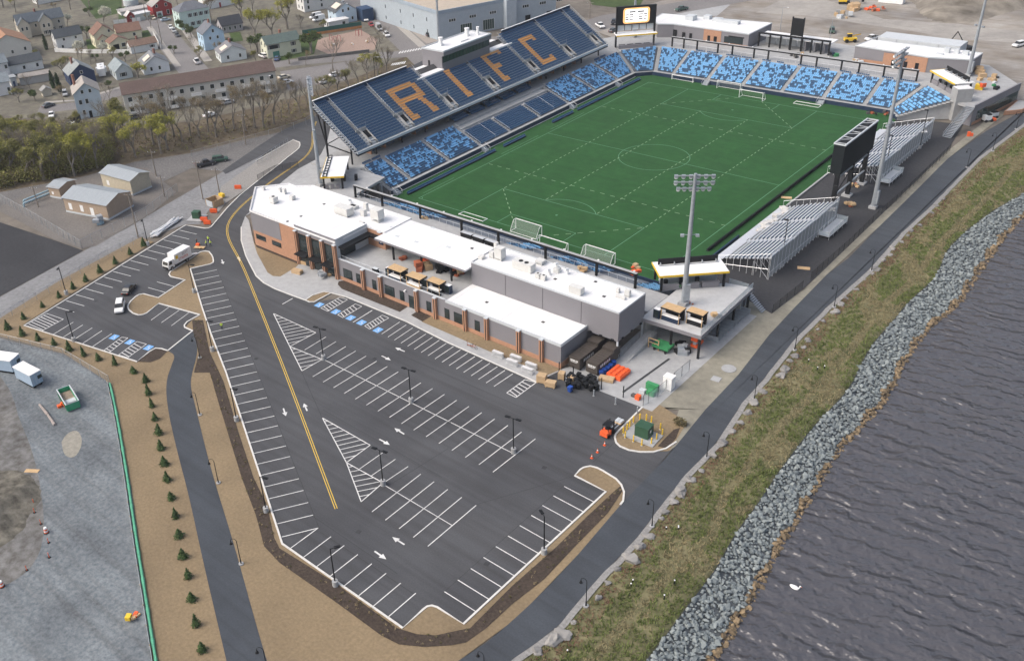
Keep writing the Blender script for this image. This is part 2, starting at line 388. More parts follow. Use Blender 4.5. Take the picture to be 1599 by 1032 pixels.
struct(hill.build('dirt_hill',mat('hill_earth',(.155,.135,.105),.95,.2,.12,col2=(.30,.27,.225),big=.35,bigscale=.05,bump=.5,bscale=1.5),smooth=True))
lot_main=[(297.2,420),(316.1,481.7),(330,522.7),(352.6,580.6),(377.8,656.2),(405.5,740),(440.8,849),(629,980.5),(665.7,948),(674.2,946),(682.7,948),(723.7,974.2),(946.1,767.7),
   (897.5,742.8),(911.6,730.5),(921.7,728),(941.8,735.5),(962,748),(972,760),(974.4,768.3),(973,782.4),(968.7,788),(1000,760),(1101,640),(1065,690),(1045,704),(1000,706),(968,697),(960,683),(966,673),(1010,637),
   (935,603),(880,585),(837,597),(700,535),(634,502),(541,464),(490.8,471.7),(477,469),(430,451.5),(400,431),(383.7,399),(376.8,376),(376.8,355),(383,338),(412,312),(440,285),(465,265),(493,250),
   (501,242),(511,222),(516,195),(545,172),(600,140),(655,112),(690,95),(682,84),(640,105),(560,143),(485.6,185),(445,201.5),(400,230.5),(347,267),(352,272),(415,240),(443,227),(458,219),(468,223),(467,231.7),(450,245.6),(432.7,260),(400,285),(375,305),(355,325),(337.5,345.7),
   (330,354.5),(320,357),(290,352),(37.8,508.5),(214,565),(234,549),(243,544),(252,544.8),(262,547.9),(301,517),(288.4,511.3),(291,504),(312.3,491.8),(248,474.2),(229,489.3),(216.6,492.3),(201.5,484.3),(200.3,476.7),
   (211.6,464),(224.2,459.2),(247,465.3),(289.3,437.5),(266.6,432.4),(264,428.6),(266.6,424.2),(290.5,409),(313.2,394),(326.4,393.4),(330.8,399),(333.4,408.5),(328.3,412.9)]
sheet('car_park_asphalt',lot_main,0.0,M_asph)
sheet('seeded_verge',[(37,509),(214,566),(235,549.5),(246,545),(262,548.5),(302,517),(289,511.5),(299.7,500),(312.3,491.5),(300,455),(330,522),(378,656),(405.5,740),(440.8,849),(629,980.8),(668,947.5),(682.7,948.5),(723.7,974.5),(946.3,768),(898,742),(922,727.5),(960,746),(975,768),(969,788),(904,864),(827,944),(793,975),(715,1032),(600,1100),(245,1120),(232,960),(205,760),(172,598),(100,552),(0,525),(-60,505),(-150,560),(-160,520),(0,497),(35,490),(232,384),(228,376),(290,351),(36,507)][:36]+[(0,525),(-60,545),(-60,530),(0,497),(90,440),(220,370),(240,378),(36,507)],.02,M_soil)
for q in ([(297,420.5),(328.3,413),(333.4,408.5),(330.8,399),(326.4,393.4),(313.2,394),(290.5,409),(266.6,424.2),(264,428.6),(266.6,432.4),(289.3,437.5),(247.5,465.2),(224.2,459.2),(211.6,464),(200.3,476.7),(201.5,484.3),(216.6,492.3),(229,489.3),(248,474.2),(313,492),(325,507)],):
 sheet('seeded_island',q,.05,M_soil)
sheet('seeded_island',[(897.5,742.8),(911.6,730.5),(921.7,728),(941.8,735.5),(962,748),(972,760),(974.4,768.3),(950,790),(946.1,767.7)],.05,M_soil)
sheet('seeded_island',[(629,980.5),(665.7,948),(674.2,946),(682.7,948),(723.7,974.2),(700,987),(650,989)],.055,M_soil)
sheet('seeded_island',[(477,469),(488,461.5),(506,456),(517.3,457.8),(490.8,471.7)],.05,M_soil)
sheet('seeded_bed',[(395,361),(396.5,380),(401.4,396),(417.8,426.3),(426.6,432),(438,432.6),(463,417.5),(468,412),(397,379)],.13,M_soil)
sheet('seeded_bed',[(653.3,486),(876,577.5),(838,594),(841,580.6),(760.5,548),(700,521.4),(659,503.5)],.13,M_soil)
sheet('dry_verge',[(1101,640),(1065,690),(1045,704),(1040,700),(1060,640),(1003,634),(1010,637),(1060,600),(1100,545),(1170,470),(1205,490),(1255,452),(1290,430),(1242,479),(1201,523),(1153,585)],.03,mat('dry_verge_earth',(.265,.25,.20),.95,.15,.8,big=.25,bigscale=.12))
sheet('seeded_island',[(960,683),(966,673),(1003,636),(1030,632),(1058,650),(1068,668),(1045,704),(1000,706),(968,697)],.05,M_soil)
sheet('dry_verge',[(1252,455),(1480,236),(1560,172),(1570,178),(1480,248),(1421,307),(1376,351),(1290,430)],.03,MATS['dry_verge_earth'])
mulch_main=[(300,500.5),(317,500),(327.5,550),(349,595.7),(372.8,676),(395.5,745),(416.8,788),(428,839),(436.6,856),(518.6,907),(620,980.5),(651.6,990),(680,991.8),(719.5,983.3),(734,980.5),(799,915.4),(869.7,853),(915,808),(954.6,771),(970,758),(974,764),(949,801),(898,853),
     (850,904),(799,943.7),(759.4,980.5),(728,1003),(705,1007.3),(663,1010),(623,1006),(595,991.8),(521.4,938),(436.6,878.6),(412.5,853),(399.8,805),(378,748),(345,641),(327.5,582),(303,582),(311,550),(302,520)]
sheet('mulch_bed',mulch_main,.06,M_mulch)
sheet('mulch_bed',[(214.5,565),(234,549),(243,544.5),(252,545),(262,548),(250,560),(235,566)],.06,M_mulch)
sheet('mulch_bed',[(527.4,445),(529,440),(540,438.5),(639.4,478),(624.3,488),(534,452)],.135,M_mulch)
sheet('mulch_bed',[(653.3,485.5),(674.7,494),(659.6,503),(642,493)],.14,M_mulch)
sheet('mulch_bed',[(396,378),(470,411),(468,414),(401,387)],.14,M_mulch)
sheet('mulch_bed',[(1027,697),(1035,688),(1052,671),(1062,668),(1056,684),(1042,701)],.06,M_mulch)
def chaikin(P,n_=2):
 for _ in range(n_): P=[P[0]]+[q for a,b_ in zip(P,P[1:]) for q in (lerp(a,b_,.25),lerp(a,b_,.75))]+[P[-1]]
 return P
def lerp(a,b_,t): return (a[0]+(b_[0]-a[0])*t,a[1]+(b_[1]-a[1])*t)
sheet('footpath',chaikin([(301,517),(306,532),(309,550),(299.7,583),(297,603),(306,638.5),(325,716.6),(341.3,772),(367.8,857.6),(400,976),(430,1075),(475,1230)])+chaikin([(395,1230),(364,1075),(340,973.5),(317.4,877.8),(294.7,772),(277,706.5),(262,641),(258.5,598),(268,570),(274,555),(262,548)]),.045,M_path)
sheet('dirt_patch',chaikin([(-60,560),(-10,575),(18,610),(30,655),(50,700),(66,770),(70,840),(52,885),(10,915),(-60,940)]),-.022,mat('wet_dirt',(.13,.12,.105),.95,.25,.7,col2=(.19,.19,.185),big=.3,bigscale=.15,bump=.4,bscale=4))
sheet('pale_patch',chaikin([(96,690),(104,676),(122,670),(130,690),(118,715),(100,712),(96,690)]),-.018,mat('sandy_patch',(.27,.255,.215),.95,.2,1.5))
rp=[(1599,172),(1540,205),(1480,248),(1421,307),(1376,351),(1325,403),(1290,430),(1242,479),(1201,523),(1153,585),(1101,640),(1040,715),(969,788),(904,864),(864,907),(827,944),(793,975),(759,1003),(715,1032)]
left=GP(rp);left=[(left[0][0]+4,600),(left[0][0],130)]+left+[(62,-175),(58,-400)]
right=[(cx(c_path,y)-.35,y) for y in [-400,-200]+list(np.arange(-160,100,4))+[130,600]]
sheet('riverside_path',left+right,.04,M_path,world=True)
kb=MB();kb.strip([(cx(c_path,y)+.1+.12*mnoise.noise((0,y*.35,0)),y) for y in np.arange(-200,120,1.2)],.85,.05)
struct(kb.build('path_shoulder',mat('shoulder_rubble',(.25,.245,.235),.95,.25,2.5,bump=.5,bscale=4)))
sheet('asphalt_apron',[(37.2,-8.5),(41.5,-8.5),(41.2,48),(37.2,48)][:0] or [(40.6,-60),(40.6,58),(45,62),(56,64),(60,30),(59.8,-30),(59,-58),(56,-62),(50,-62)],.012,M_asph_yard,world=True)
sheet('construction_yard',[(-300,470),(-60,545),(0,528),(100,553),(172,598),(182,640),(205,760),(232,960),(245,1120),(-300,1500)],-.03,M_gravel)
mound=MB();c0=np.array(G(-34,802));N=24
for i in range(N+1):
 for j in range(N+1):
  x,y=(i/N-.5)*2,(j/N-.5)*2;p=c0+np.array([x*10.5*.70-y*11*.62,x*10.5*.55+y*11*.75,0]);rr=math.hypot(x,y)
  hgt=2.6*max(0,1-rr ** 2)*(.7+.6*mnoise.noise((p[0]*.2,p[1]*.2,0)))+(.5*mnoise.noise((p[0]*.6,p[1]*.6,2)) if rr< .95 else 0)
  mound.v.append((p[0],p[1],hgt-.05 if rr< 1 else -.3))
for i in range(N):
 for j in range(N):
  a=i*(N+1)+j;mound.f.append((a,a+N+1,a+N+2,a+1));mound.m.append(0)
struct(mound.build('dirt_mound',mat('mound_earth',(.11,.098,.078),.95,.35,.7,col2=(.19,.175,.14),big=.3,bigscale=.2,bump=.8,bscale=2),smooth=True))
KB=lambda pts,closed=False: struct(MB().kerb(GP(pts),.28,-.02,.14,0,closed).build('kerb',M_kerb))
KB([(297.2,420),(316.1,481.7),(330,522.7),(352.6,580.6),(377.8,656.2),(405.5,740),(440.8,849),(629,980.5),(661,951.5),(667,947),(674.2,945.6),(682.7,948),(723.7,974.2),(946.1,767.7),(897.5,742.8),(906,733.5),(911.6,730.2),(921.7,728),(932,730.5),(941.8,735.5),(962,748),(970,757),(974.4,768.3),(973,782.4),(968.7,788)])
KB([(297.2,420),(328.3,412.9),(332.6,410.6),(333.4,408.5),(332.6,403),(330.8,399),(326.4,393.4),(320,392.6),(313.2,394),(290.5,409),(266.6,424.2),(264,428.6),(266.6,432.4),(289.3,437.5),(247.2,465.3),(224.2,459.2),(217,460.5),(211.6,464),(204,471),(200.3,476.7),(199.8,480),(201.5,484.3),(208,489.5),(216.6,492.3),(223,491.7),(229,489.3),(248.1,474.2),(312.3,491.8)])
KB([(312.3,491.8),(292,503),(288,508),(288.4,511.3),(301,517)])
KB([(262,547.9),(252,544.8),(243,544),(234,549),(214,565),(37.8,508.7),(290,352),(320,357),(326,356.6),(330,354.5),(337.5,345.7),(355,325),(375,305),(400,285),(432.7,260),(450,245.6),(463,235.5),(467,231.7),(468.5,227),(468,223),(458,219),(443,227),(400,252)])
KB([(1003,636),(966,673),(961.5,678),(960,683),(962,691),(968,697),(982,703),(1000,706),(1020,706),(1040,700.5),(1056,690)])
KB([(477,469),(488,461.5),(506,456),(517.3,457.8),(490.8,471.7),(483,471.8)],True)
KB([(262,548),(301,517)])
walk=[(376.8,355),(376.8,376),(383.7,399),(390,412),(400,431),(412,442),(430,451.5),(452,460),(477,469),(488,461.5),(506,456),(517.3,457.8),(541,464),(634,502),(700,535.3),(838,597),(878,578),(470,411),(396,378.5),(389,345),(383,338)]
sheet('pavement',walk,.11,M_conc)
struct(MB().kerb(GP([(376.8,355),(376.8,376),(383.7,399),(390,412),(400,431),(412,442),(430,451.5),(452,460),(477,469)]),.25,-.02,.125).build('kerb',M_kerb))
struct(MB().kerb(GP([(517.3,457.8),(541,464),(634,502),(700,535.3),(838,597)]),.25,-.02,.125).build('kerb',M_kerb))
sheet('stadium_plaza',[(383,338),(412,312),(440,285),(465,265),(493,250),(501,242),(511,222),(516,200),(600,260),(560,330),(500,340),(398,330)],.10,M_conc)
sheet('gravel_island',[(458,219),(468,223),(467,231.7),(450,245.6),(432.7,260),(400,285),(352,318),(338,335),(345,292),(400,253),(443,227)],.03,mat('island_gravel',(.25,.24,.225),.95,.2,2))
sheet('loading_dock_slab',[(39.5,-98.4),(57.0,-98.0),(57.0,-60),(41.5,-60),(42.8,-86),(38.2,-96.6)],.06,M_conc,world=True)
struct(MB().strip([(50.4,-96.2),(51.4,-82.5)],.45,.07).build('trench_drain',M_asph_yard))
_p=G(1138,576);mh=[(_p.x+1.25*math.cos(t*.3142),_p.y+1.25*math.sin(t*.3142)) for t in range(20)]
struct(MB().prism(mh,0,.12).build('manhole_slab',M_conc))
_p=G(1118,592);struct(MB().box(_p.x,_p.y,0,1.5,1.5,.1,.1).build('utility_slab',M_conc))
def lines(name,segs,w=.13,z=.012,m=None):
 k=MB()
 for a,b_ in segs: k.strip([G2(*a),G2(*b_)],w,z)
 return struct(k.build(name,m or M_paint))
segs=[]
def lerp(a,b_,t): return (a[0]+(b_[0]-a[0])*t,a[1]+(b_[1]-a[1])*t)
def wrow(a0,a1,b0,b1,n_,rng_=None):
 """n_ stall lines, evenly spaced in the place, between the end lines a0-b0 and a1-b1 (pixels)"""
 A0,A1,B0,B1=[Vector(G2(*q)) for q in (a0,a1,b0,b1)]
 k=MB()
 for i in range(n_):
  t=i/(n_-1);p,q=A0.lerp(A1,t),B0.lerp(B1,t);k.strip([p,q],.14,.012)
 return k
stall='stall_marking'
def W_(k): struct(k.build(stall,M_paint))
W_(wrow((300.6,429.3),(440,838),(339,421.3),(496.8,824),31))
lo0,lo1=(488.3,588.1),(769.8,736.8);u3,u18=(555.6,548),(836,685)
W_(wrow(lo0,lo1,u3,u18,16));
c0_,c1_=lerp(u3,lo0,.5),lerp(u18,lo1,.5)
lines(stall,[((505,561),(802,708)),((509,526.1),(475.5,546.5)),((524.6,533.4),(493.5,552.5)),((540,541),(508.5,560.5))])
W_(wrow((580.8,798.8),(668,852.6),(657,740),(743.5,788.7),5))
lines(stall,[((598.4,756),(706,820)),((561.4,732),(598.4,706)),((580,742.5),(617.5,716.8)),((598.4,754),(637.4,728))])
W_(wrow((454,855.4),(606.3,962.6),(496.8,824),(649.3,925.6),8))
W_(wrow((742.5,954),(927.2,783.3),(694,923.3),(881,759.2),11))
W_(wrow((624.3,502.7),(800.8,583.6),(595.9,521.6),(771.3,603.3),17))
lines(stall,[((581.5,484.5),(551.3,503.2)),((457,466),(441,475))],.18)
W_(wrow((280.1,359.6),(87.4,479.2),(307.3,365.9),(115.9,487.5),15))
W_(wrow((83.1,522.2),(144.8,541),(114.6,503),(174.5,520.9),5))
lines(stall,[((245.1,440.2),(273.3,447.7)),((231.2,449),(259.4,457)),((263.7,479.7),(236,499.9)),((280,484.3),(251.9,503.9)),((295.5,488),(267.5,508.7))])
def hatch(corners,n_,w=.13,border=True):
 """painted hatch in a quadrilateral p0 p1 p2 p3; stripes join side p0-p3 to side p1-p2"""
 P=[Vector(G2(*q)) for q in corners];k=MB()
 if border:
  for i in range(4): k.strip([P[i],P[(i+1)%4]],w,.012)
 for i in range(1,n_):
  t=i/n_;k.strip([P[0].lerp(P[1],t),P[3].lerp(P[2],max(0,t-.6/n_))],w*1.25,.0125)
 struct(k.build('hatch_marking',M_paint))
def tri_hatch(a,b_,c,n_):
 """painted hatch in a triangle: stripes from edge a-b to the two edges through c, along a fixed direction"""
 A,B,C_=[Vector(G2(*q)) for q in (a,b_,c)];k=MB()
 for p,q in ((A,B),(B,C_),(C_,A)): k.strip([p,q],.16,.012)
 tc=(C_-A).dot(B-A)/(B-A).length_squared*.96
 for i in range(1,n_):
  t=i/n_;p=A.lerp(B,t)
  e=A.lerp(C_,t/tc) if t< tc else C_.lerp(B,(t-tc)/(1-tc));k.strip([p,e],.14,.0125)
 struct(k.build('hatch_marking',M_paint))
tri_hatch((427,489.5),(452.5,541),(493,519.5),11);tri_hatch((452.5,541),(471.5,579),(503,561),7)
tri_hatch((503.5,652.4),(541,722),(578,694.8),11);tri_hatch((541,722),(564,783),(598,753.5),8)
hatch([(501,481),(531,464),(542.5,468),(512,486)],7);hatch([(527.4,491.5),(555,474.5),(565,478.5),(535.5,496)],6)
hatch([(569.5,509),(597,492),(607,496.5),(577.5,514)],7)
hatch([(791.2,613.4),(819.6,592.7),(837.3,597),(805.8,620.4)],6,.16)
hatch([(161,547.9),(190,526.5),(199.7,527.7),(171.3,549.9)],6);hatch([(185,554),(214,533.2),(228.7,537.3),(199.7,558.4)],6)
hatch([(39,508),(73,489.5),(99,498.5),(66,516.5)],7)
seam=MB()
for a,b_ in (((340,422),(499,826)),((500,830),(648,928)),((563,785),(700,700)),((692,925),(880,758)),((455,545),(503,652)),((640,560),(940,690)),((505,640),(690,745)),((300,366),(110,488)),((925,722),(985,668)),((350,408),(384,400)),((735,790),(900,742)),((480,800),(620,895))): seam.strip([G2(*a),G2(*b_)],.07,.008)
for q in ((585,560),(700,660),(850,730),(560,830),(400,560),(760,880),(150,470)): p=G(*q);struct(MB().box(p.x,p.y,0,.7,.7,.012,.2).build('drain_cover',M_asph_yard))
struct(seam.build('asphalt_seam',mat('seam_tar',(.035,.035,.037),.8,.2,2)))
yl=[(525,794),(500,727),(470,646),(440,567),(410,491),(383,424),(372,401),(357,376),(351.5,366),(351.2,357),(356,346),(365,333),(380,318),(400,302.5),(412.7,291),(443,270),(460.5,258),(475,249),(483,242),(489.4,226.7),(488,213),(487,204),(490,195),(494,190)]
P=[Vector(G2(*q)) for q in yl]
def resample(P,d):
 out=[P[0]]
 for a,b_ in zip(P,P[1:]):
  k=max(1,int((b_-a).length/d));out += [a.lerp(b_,(i+1)/k) for i in range(k)]
 for _ in range(6): out=[out[0]]+[(out[i-1]+out[i]*2+out[i+1])/4 for i in range(1,len(out)-1)]+[out[-1]]
 return out
P=resample(P,2.0);k=MB()
for s_ in (-.17,.17):
 Q=[]
 for i,p in enumerate(P):
  t=(P[min(i+1,len(P)-1)]-P[max(i-1,0)]).normalized();Q.append(p+Vector((-t.y,t.x))*s_)
 k.strip(Q,.13,.014)
struct(k.build('centre_line_marking',M_yellow))
def arrow(px,px2):
 a,b_=Vector(G2(*px)),Vector(G2(*px2));t=(b_-a).normalized();c=(a+b_)/2;n_=Vector((-t.y,t.x))
 pt=lambda f,s_: tuple(c+t*f+n_*s_)+(.013,)
 struct(MB().add([pt(-1.2,-.13),pt(.1,-.13),pt(.1,-.45),pt(1.2,0),pt(.1,.45),pt(.1,.13),pt(-1.2,.13)],[(0,1,2,3,4,5,6)]).build('painted_arrow',M_paint))
for a,b_ in (((631,548.5),(618,543)),((597,556),(609,562)),((630,677),(617,669)),((595,687),(606,693)),((443,639),(446,648)),((479,640),(475,631)),((630,849),(614,839)),((586,861),(602,872)),((346.5,406),(348.5,412)),((374,406),(372,402))):
 arrow(a,b_)
def access(px,px2):
 a=Vector(G2(*px));t=(Vector(G2(*px2))-a).normalized();n_=Vector((-t.y,t.x));k=MB()
 pt=lambda f,s_,z=.012: (a.x+t.x*f+n_.x*s_,a.y+t.y*f+n_.y*s_,z)
 k.add([pt(-.85,-.75),pt(.85,-.75),pt(.85,.75),pt(-.85,.75)],[(0,1,2,3)],0)
 arc=[pt(-.25+.36*math.cos(i*.39),.36*math.sin(i*.39),.016) for i in range(16)]
 k.strip([p[:2] for p in arc[6:16]+arc[:3]],.1,.016,1)
 k.strip([pt(.55,.12)[:2],pt(.05,.1)[:2],pt(0,-.3)[:2],pt(-.5,-.42)[:2]],.12,.0165,1)
 k.add([pt(.62+.11*math.cos(i),.12+.11*math.sin(i),.017) for i in range(6)],[(0,1,2,3,4,5)],1)
 struct(k.build('accessible_parking_symbol',[M_bluepaint,M_paint]))
for q in ((498.4,476),(524.3,486.8),(547.5,496.3),(564.4,503.7),(590.3,515.3)): access(q,(q[0]+20,q[1]-12))
for q in ((178.3,526.4),(202.8,534),(231.7,542.8)): access(q,(q[0]+20,q[1]-14))
turf=[(-41,-60.5),(40.6,-60.5),(40.6,58.3),(37.5,62.3),(-37,62.3),(-41,58.2)]
struct(MB().sheet(turf,.015).build('pitch_turf',M_turf))
HL,HW=55.07,34.07
k=MB();zL=.02
def ln(a,b_,w=.14): k.strip([a,b_],w,zL)
for a,b_ in (((-HW,-HL),(HW,-HL)),((-HW,HL),(HW,HL)),((-HW,-HL),(-HW,HL)),((HW,-HL),(HW,HL)),((-HW,0),(HW,0))): ln(a,b_)
for s_ in (-1,1):
 for d_,w_ in ((16.5,20.16),(5.5,9.16)):
  y0,y1=s_*HL,s_*(HL-d_);ln((-w_,y0),(-w_,y1));ln((w_,y0),(w_,y1));ln((-w_,y1),(w_,y1))
 k.strip([(9.15*math.sin(t),s_*(HL-11)-s_*9.15*math.cos(t)) for t in np.linspace(-.926,.926,24)],.14,zL)
 k.strip([(.2*math.cos(t),s_*(HL-11)+.2*math.sin(t)) for t in np.linspace(0,6.28,9)],.2,zL)
 for x_ in (-HW,HW): k.strip([(x_-math.copysign(1,x_)*math.cos(t),s_*HL-s_*math.sin(t)) for t in np.linspace(0,1.57,7)],.12,zL)
k.strip([(9.15*math.cos(t),9.15*math.sin(t)) for t in np.linspace(0,2*math.pi,65)[:-1]],.14,zL,0,True)
for y0,y1 in ((-52,-40),(3,20),(-20,-3)): k.strip([(-35.2,y0),(-35.2,y1)],.1,zL)
struct(k.build('pitch_marking',M_line))
k=MB()
def dash(a,b_,on=1.0,off=1.0,w=.17):
 a,b_=Vector(a),Vector(b_);L=(b_-a).length;t=(b_-a)/L;q=.5
 while q< L: k.strip([a+t*q,a+t*min(L,q+on)],w,.024);q += on+off
for x_ in (-20.16,-7.31,7.31,20.16): dash((x_,-HL+16.5),(x_,HL-16.5))
for y_ in (-27.5,27.5): dash((-HW,y_),(HW,y_),1.3,1.6)
for s_ in (-1,1):
 for x_ in (-1,1): dash((x_*20.16,s_*(HL-16.5)),(x_*3.7,s_*HL),1.2,1.5)
struct(k.build('training_marking',M_line_d))
# ================================================================== STADIUM
CZ=5.0
def L2(a,b_,t): return (a[0]+(b_[0]-a[0])*t,a[1]+(b_[1]-a[1])*t)
SEAT_V=np.array([(-.22,-.22,.36),(.22,-.22,.36),(.22,.20,.36),(-.22,.20,.36),(-.22,-.22,.46),(.22,-.22,.46),(.22,.20,.43),(-.22,.20,.43),
       (-.22,.16,.36),(.22,.16,.36),(.22,.22,.36),(-.22,.22,.36),(-.20,.22,.80),(.20,.22,.80),(.20,.27,.80),(-.20,.27,.80)])
SEAT_F=[(0,1,5,4),(1,2,6,5),(3,0,4,7),(4,5,6,7),(8,9,13,12),(9,10,14,13),(10,11,15,14),(11,8,12,15),(12,13,14,15)]
def seat_mesh(name,spots,mats,parent):
 """spots: x, y, z, facing angle, material index; faces away from +y of the seat"""
 if not spots: return None
 A=np.array(spots,float);n_=len(A);c,s_=np.cos(A[:,3]),np.sin(A[:,3])
 V=np.empty((n_,16,3));V[:,:,0]=SEAT_V[None,:,0]*c[:,None]-SEAT_V[None,:,1]*s_[:,None]+A[:,0:1]
 V[:,:,1]=SEAT_V[None,:,0]*s_[:,None]+SEAT_V[None,:,1]*c[:,None]+A[:,1:2];V[:,:,2]=SEAT_V[None,:,2]+A[:,2:3]
 k=MB();k.v=[tuple(p) for p in V.reshape(-1,3)]
 for i in range(n_):
  b0=i*16
  for f in SEAT_F: k.f.append(tuple(b0+q for q in f));k.m.append(int(A[i,4]))
 return stuff(k.build(name,mats,parent))
M_terr=mat('terrace_concrete_shaded',(.13,.15,.175),.85,.1,1)  # concrete darkened to paint shade into the gaps between seat rows
def tier(root,P0,P1,Q0,Q1,z0,z1,n_,mode,gap=.55,seed=1,stopz=None):
 """stepped terrace between the low edge P0-P1 and the high edge Q0-Q1 with a seat block on it"""
 rg=random.Random(seed);k=MB();spots=[]
 fx,fy=(P0[0]+P1[0]-Q0[0]-Q1[0]),(P0[1]+P1[1]-Q0[1]-Q1[1]);ang=math.atan2(fy,fx)+math.pi/2
 for i in range(n_):
  a0,b0=L2(P0,Q0,i/n_),L2(P1,Q1,i/n_);a1,b1=L2(P0,Q0,(i+1)/n_),L2(P1,Q1,(i+1)/n_)
  z=z0+(z1-z0)*i/n_;zp=z0+(z1-z0)*max(0,i-1)/n_
  k.add([(*a0,zp),(*b0,zp),(*b0,z),(*a0,z)],[(0,1,2,3)]);k.add([(*a0,z),(*b0,z),(*b1,z),(*a1,z)],[(0,1,2,3)])
  A,B=Vector(L2(a0,a1,.62)),Vector(L2(b0,b1,.62));L=(B-A).length;m_=int((L-2*gap)/.51)
  run=0;cur=0
  for j in range(m_ if mode else 0):
   p=A+(B-A)*((gap+.25+j*(L-2*gap)/m_)/L)
   if mode == 'navy': ci=0
   else:
    if run <= 0: cur=1 if rg.random()< mode else 0;run=rg.choice((1,1,1,2))
    run -= 1;ci=cur
   spots.append((p.x,p.y,z,ang,ci))
 for a,b_ in ((P0,Q0),(P1,Q1)):
  k.add([(*a,z0-1.2),(*b_,z0-1.2),(*b_,z1-.3),(*a,z0-.05)],[(0,1,2,3)])
 k.build('terrace',M_terr,root)
 if mode: seat_mesh('seat_block',spots,[M_navyseat,M_skyseat],root)
def aisle(root,P,Q,z0,z1,n_,w=1.15):
 """stepped gangway with half steps"""
 P,Q=Vector(P),Vector(Q);t=(Q-P).normalized();s_=Vector((-t.y,t.x))*w/2;k=MB();d=(Q-P)/(2*n_)
 for i in range(2*n_):
  a=P+d*i;z=z0+(z1-z0)*i/(2*n_)+.03
  c=a+d
  k.add([(*(a-s_),z-.22),(*(a+s_),z-.22),(*(a+s_),z),(*(a-s_),z),(*(c+s_),z),(*(c-s_),z)],[(0,1,2,3),(3,2,4,5)],i%2*0)
  k.add([(*(a-s_),z+.004),(*(a+s_),z+.004),(*(a+s_+d*.3),z+.004),(*(a-s_+d*.3),z+.004)],[(0,1,2,3)],1)
 for q in (1,):
  for i in range(0,2*n_,4):
   a=P+d*i;z=z0+(z1-z0)*i/(2*n_);k.tube((a.x,a.y,z),(a.x,a.y,z+.95),.03,n=4,m=2)
  k.tube((P.x,P.y,z0+.95),(Q.x,Q.y,z1+.95),.035,n=4,m=2)
 k.build('gangway',[M_conc,M_conc_dk,M_galv],root)
bowl=thing('seating_bowl','lower seating bowl in navy and sky blue below the tall stand lettered in amber','grandstand',(-46,0,0))
XB,XT,ZB=-41.9,-51.3,1.3
ya=[-57.2,-49.5,-34.2,-20.7,-7.5,7.0,21.5,36.0,49.0]
for i,(a,b_) in enumerate(zip(ya,ya[1:])):
 if 3 <= i <= 5: tier(bowl,(XB,a+.6),(XB,b_-.6),(-48.2,a+.6),(-48.2,b_-.6),ZB,3.7,9,'navy',.1,i)
 else: tier(bowl,(XB,a+.6),(XB,b_-.6),(XT,a+.6),(XT,b_-.6),ZB,CZ,13,.42 if i< 3 else .50,.1,i)
tier(bowl,(XB,49.6),(XB,57.4),(XT,49.6),(XT,63.6),ZB,CZ,13,.52,.1,11)
for i,y in enumerate(ya):
 mid=3< i< 6
 aisle(bowl,(XB,y),((-48.2 if mid else XT),y),ZB,3.7 if mid else CZ,9 if mid else 13)
aisle(bowl,(XB,58.2),(XT,64.4),ZB,CZ,13)
k=MB();k.bx(-52.8,-48.2,-20.2,21,0,3.75);k.bx(-51.3,-49.4,-20.2,21,3.75,4.4);k.build('ledge',M_conc,bowl)
for y in (-14,14): k=MB();[k.tube((XB+(x+41.9),y,1.3+(XB-x)*.38),(x,y,2.3+(XB-x)*.38),.03,n=4) for x in (-42,-44,-46,-48)];k.tube((-42,y,2.3),(-48,y,4.7),.04,n=4);k.build('hand_rail',M_galv,bowl)
k=MB();k.bx(-41.9,-41.15,-57.6,58,0,1.28);k.build('front_walk',M_conc,bowl)
k=MB();k.bx(-41.15,-41.0,-57.6,58.1,0,1.15);k.build('perimeter_wall',M_navy,bowl)
k=MB();k.bx(-41.25,-40.95,-57.6,58.1,1.15,1.32);k.build('wall_cap',M_conc,bowl)
k=MB();k.bx(-40.9,-40.7,-57.6,58.1,0,.06);k.build('edge_strip',M_white,bowl)
k=MB()
k.add([(XB,-57.85,0),(-54,-57.85,0),(-54,-57.85,CZ),(XT,-57.85,CZ),(XB,-57.85,1.2)],[(0,1,2,3,4)]);k.build('end_wall',M_conc,bowl)
for i in range(5):
 k=MB();x=-52.6+i*2.1;k.bx(x-.42,x+.42,-58.3,-57.9,0,CZ-.3-i*.62);k.build('end_pier',M_greylt,bowl)
k=MB()
for i in range(10): x=XB-i*1.0;z=ZB+i*.39;k.tube((x,-57.8,z),(x,-57.8,z+1),.035,n=4)
k.tube((XB,-57.8,ZB+1),(XT,-57.8,CZ+1),.04,n=4);k.build('hand_rail',M_galv,bowl)
fb=thing('seating_bowl','sky and navy seating bowl behind the far goal with both corner wedges','grandstand',(0,70,0))
YB,YT=63.2,76.0
tier(fb,(-36.9,62.9),(-41.2,58.9),(-43.5,76.0),(-51.6,65.2),ZB,CZ,13,.50,.5,21)
fa=[(-36.4,-42.6),(-30,-31.7),(-18,-19.3),(-6.4,-7.2),(6,5.2),(18.4,17.4),(30.1,29.5),(37.2,40.9)]
for i,(a,b_) in enumerate(zip(fa,fa[1:])):
 tier(fb,(b_[0]-.6,YB),(a[0]+.6,YB),(b_[1]-.6,YT),(a[1]+.6,YT),ZB,CZ,13,.60,.1,30+i)
tier(fb,(40.6,58.8),(37.9,62.4),(51.0,66.8),(41.8,75.6),ZB,CZ,13,.62,.3,50)
for a,b_ in fa: aisle(fb,(a,YB),(b_,YT),ZB,CZ,13)
k=MB();wl=[(-41.1,58.1),(-37,62.35),(37.4,62.45),(40.7,58.6)]
k.kerb(wl,.15,0,1.15);k.build('perimeter_wall',M_navy,fb)
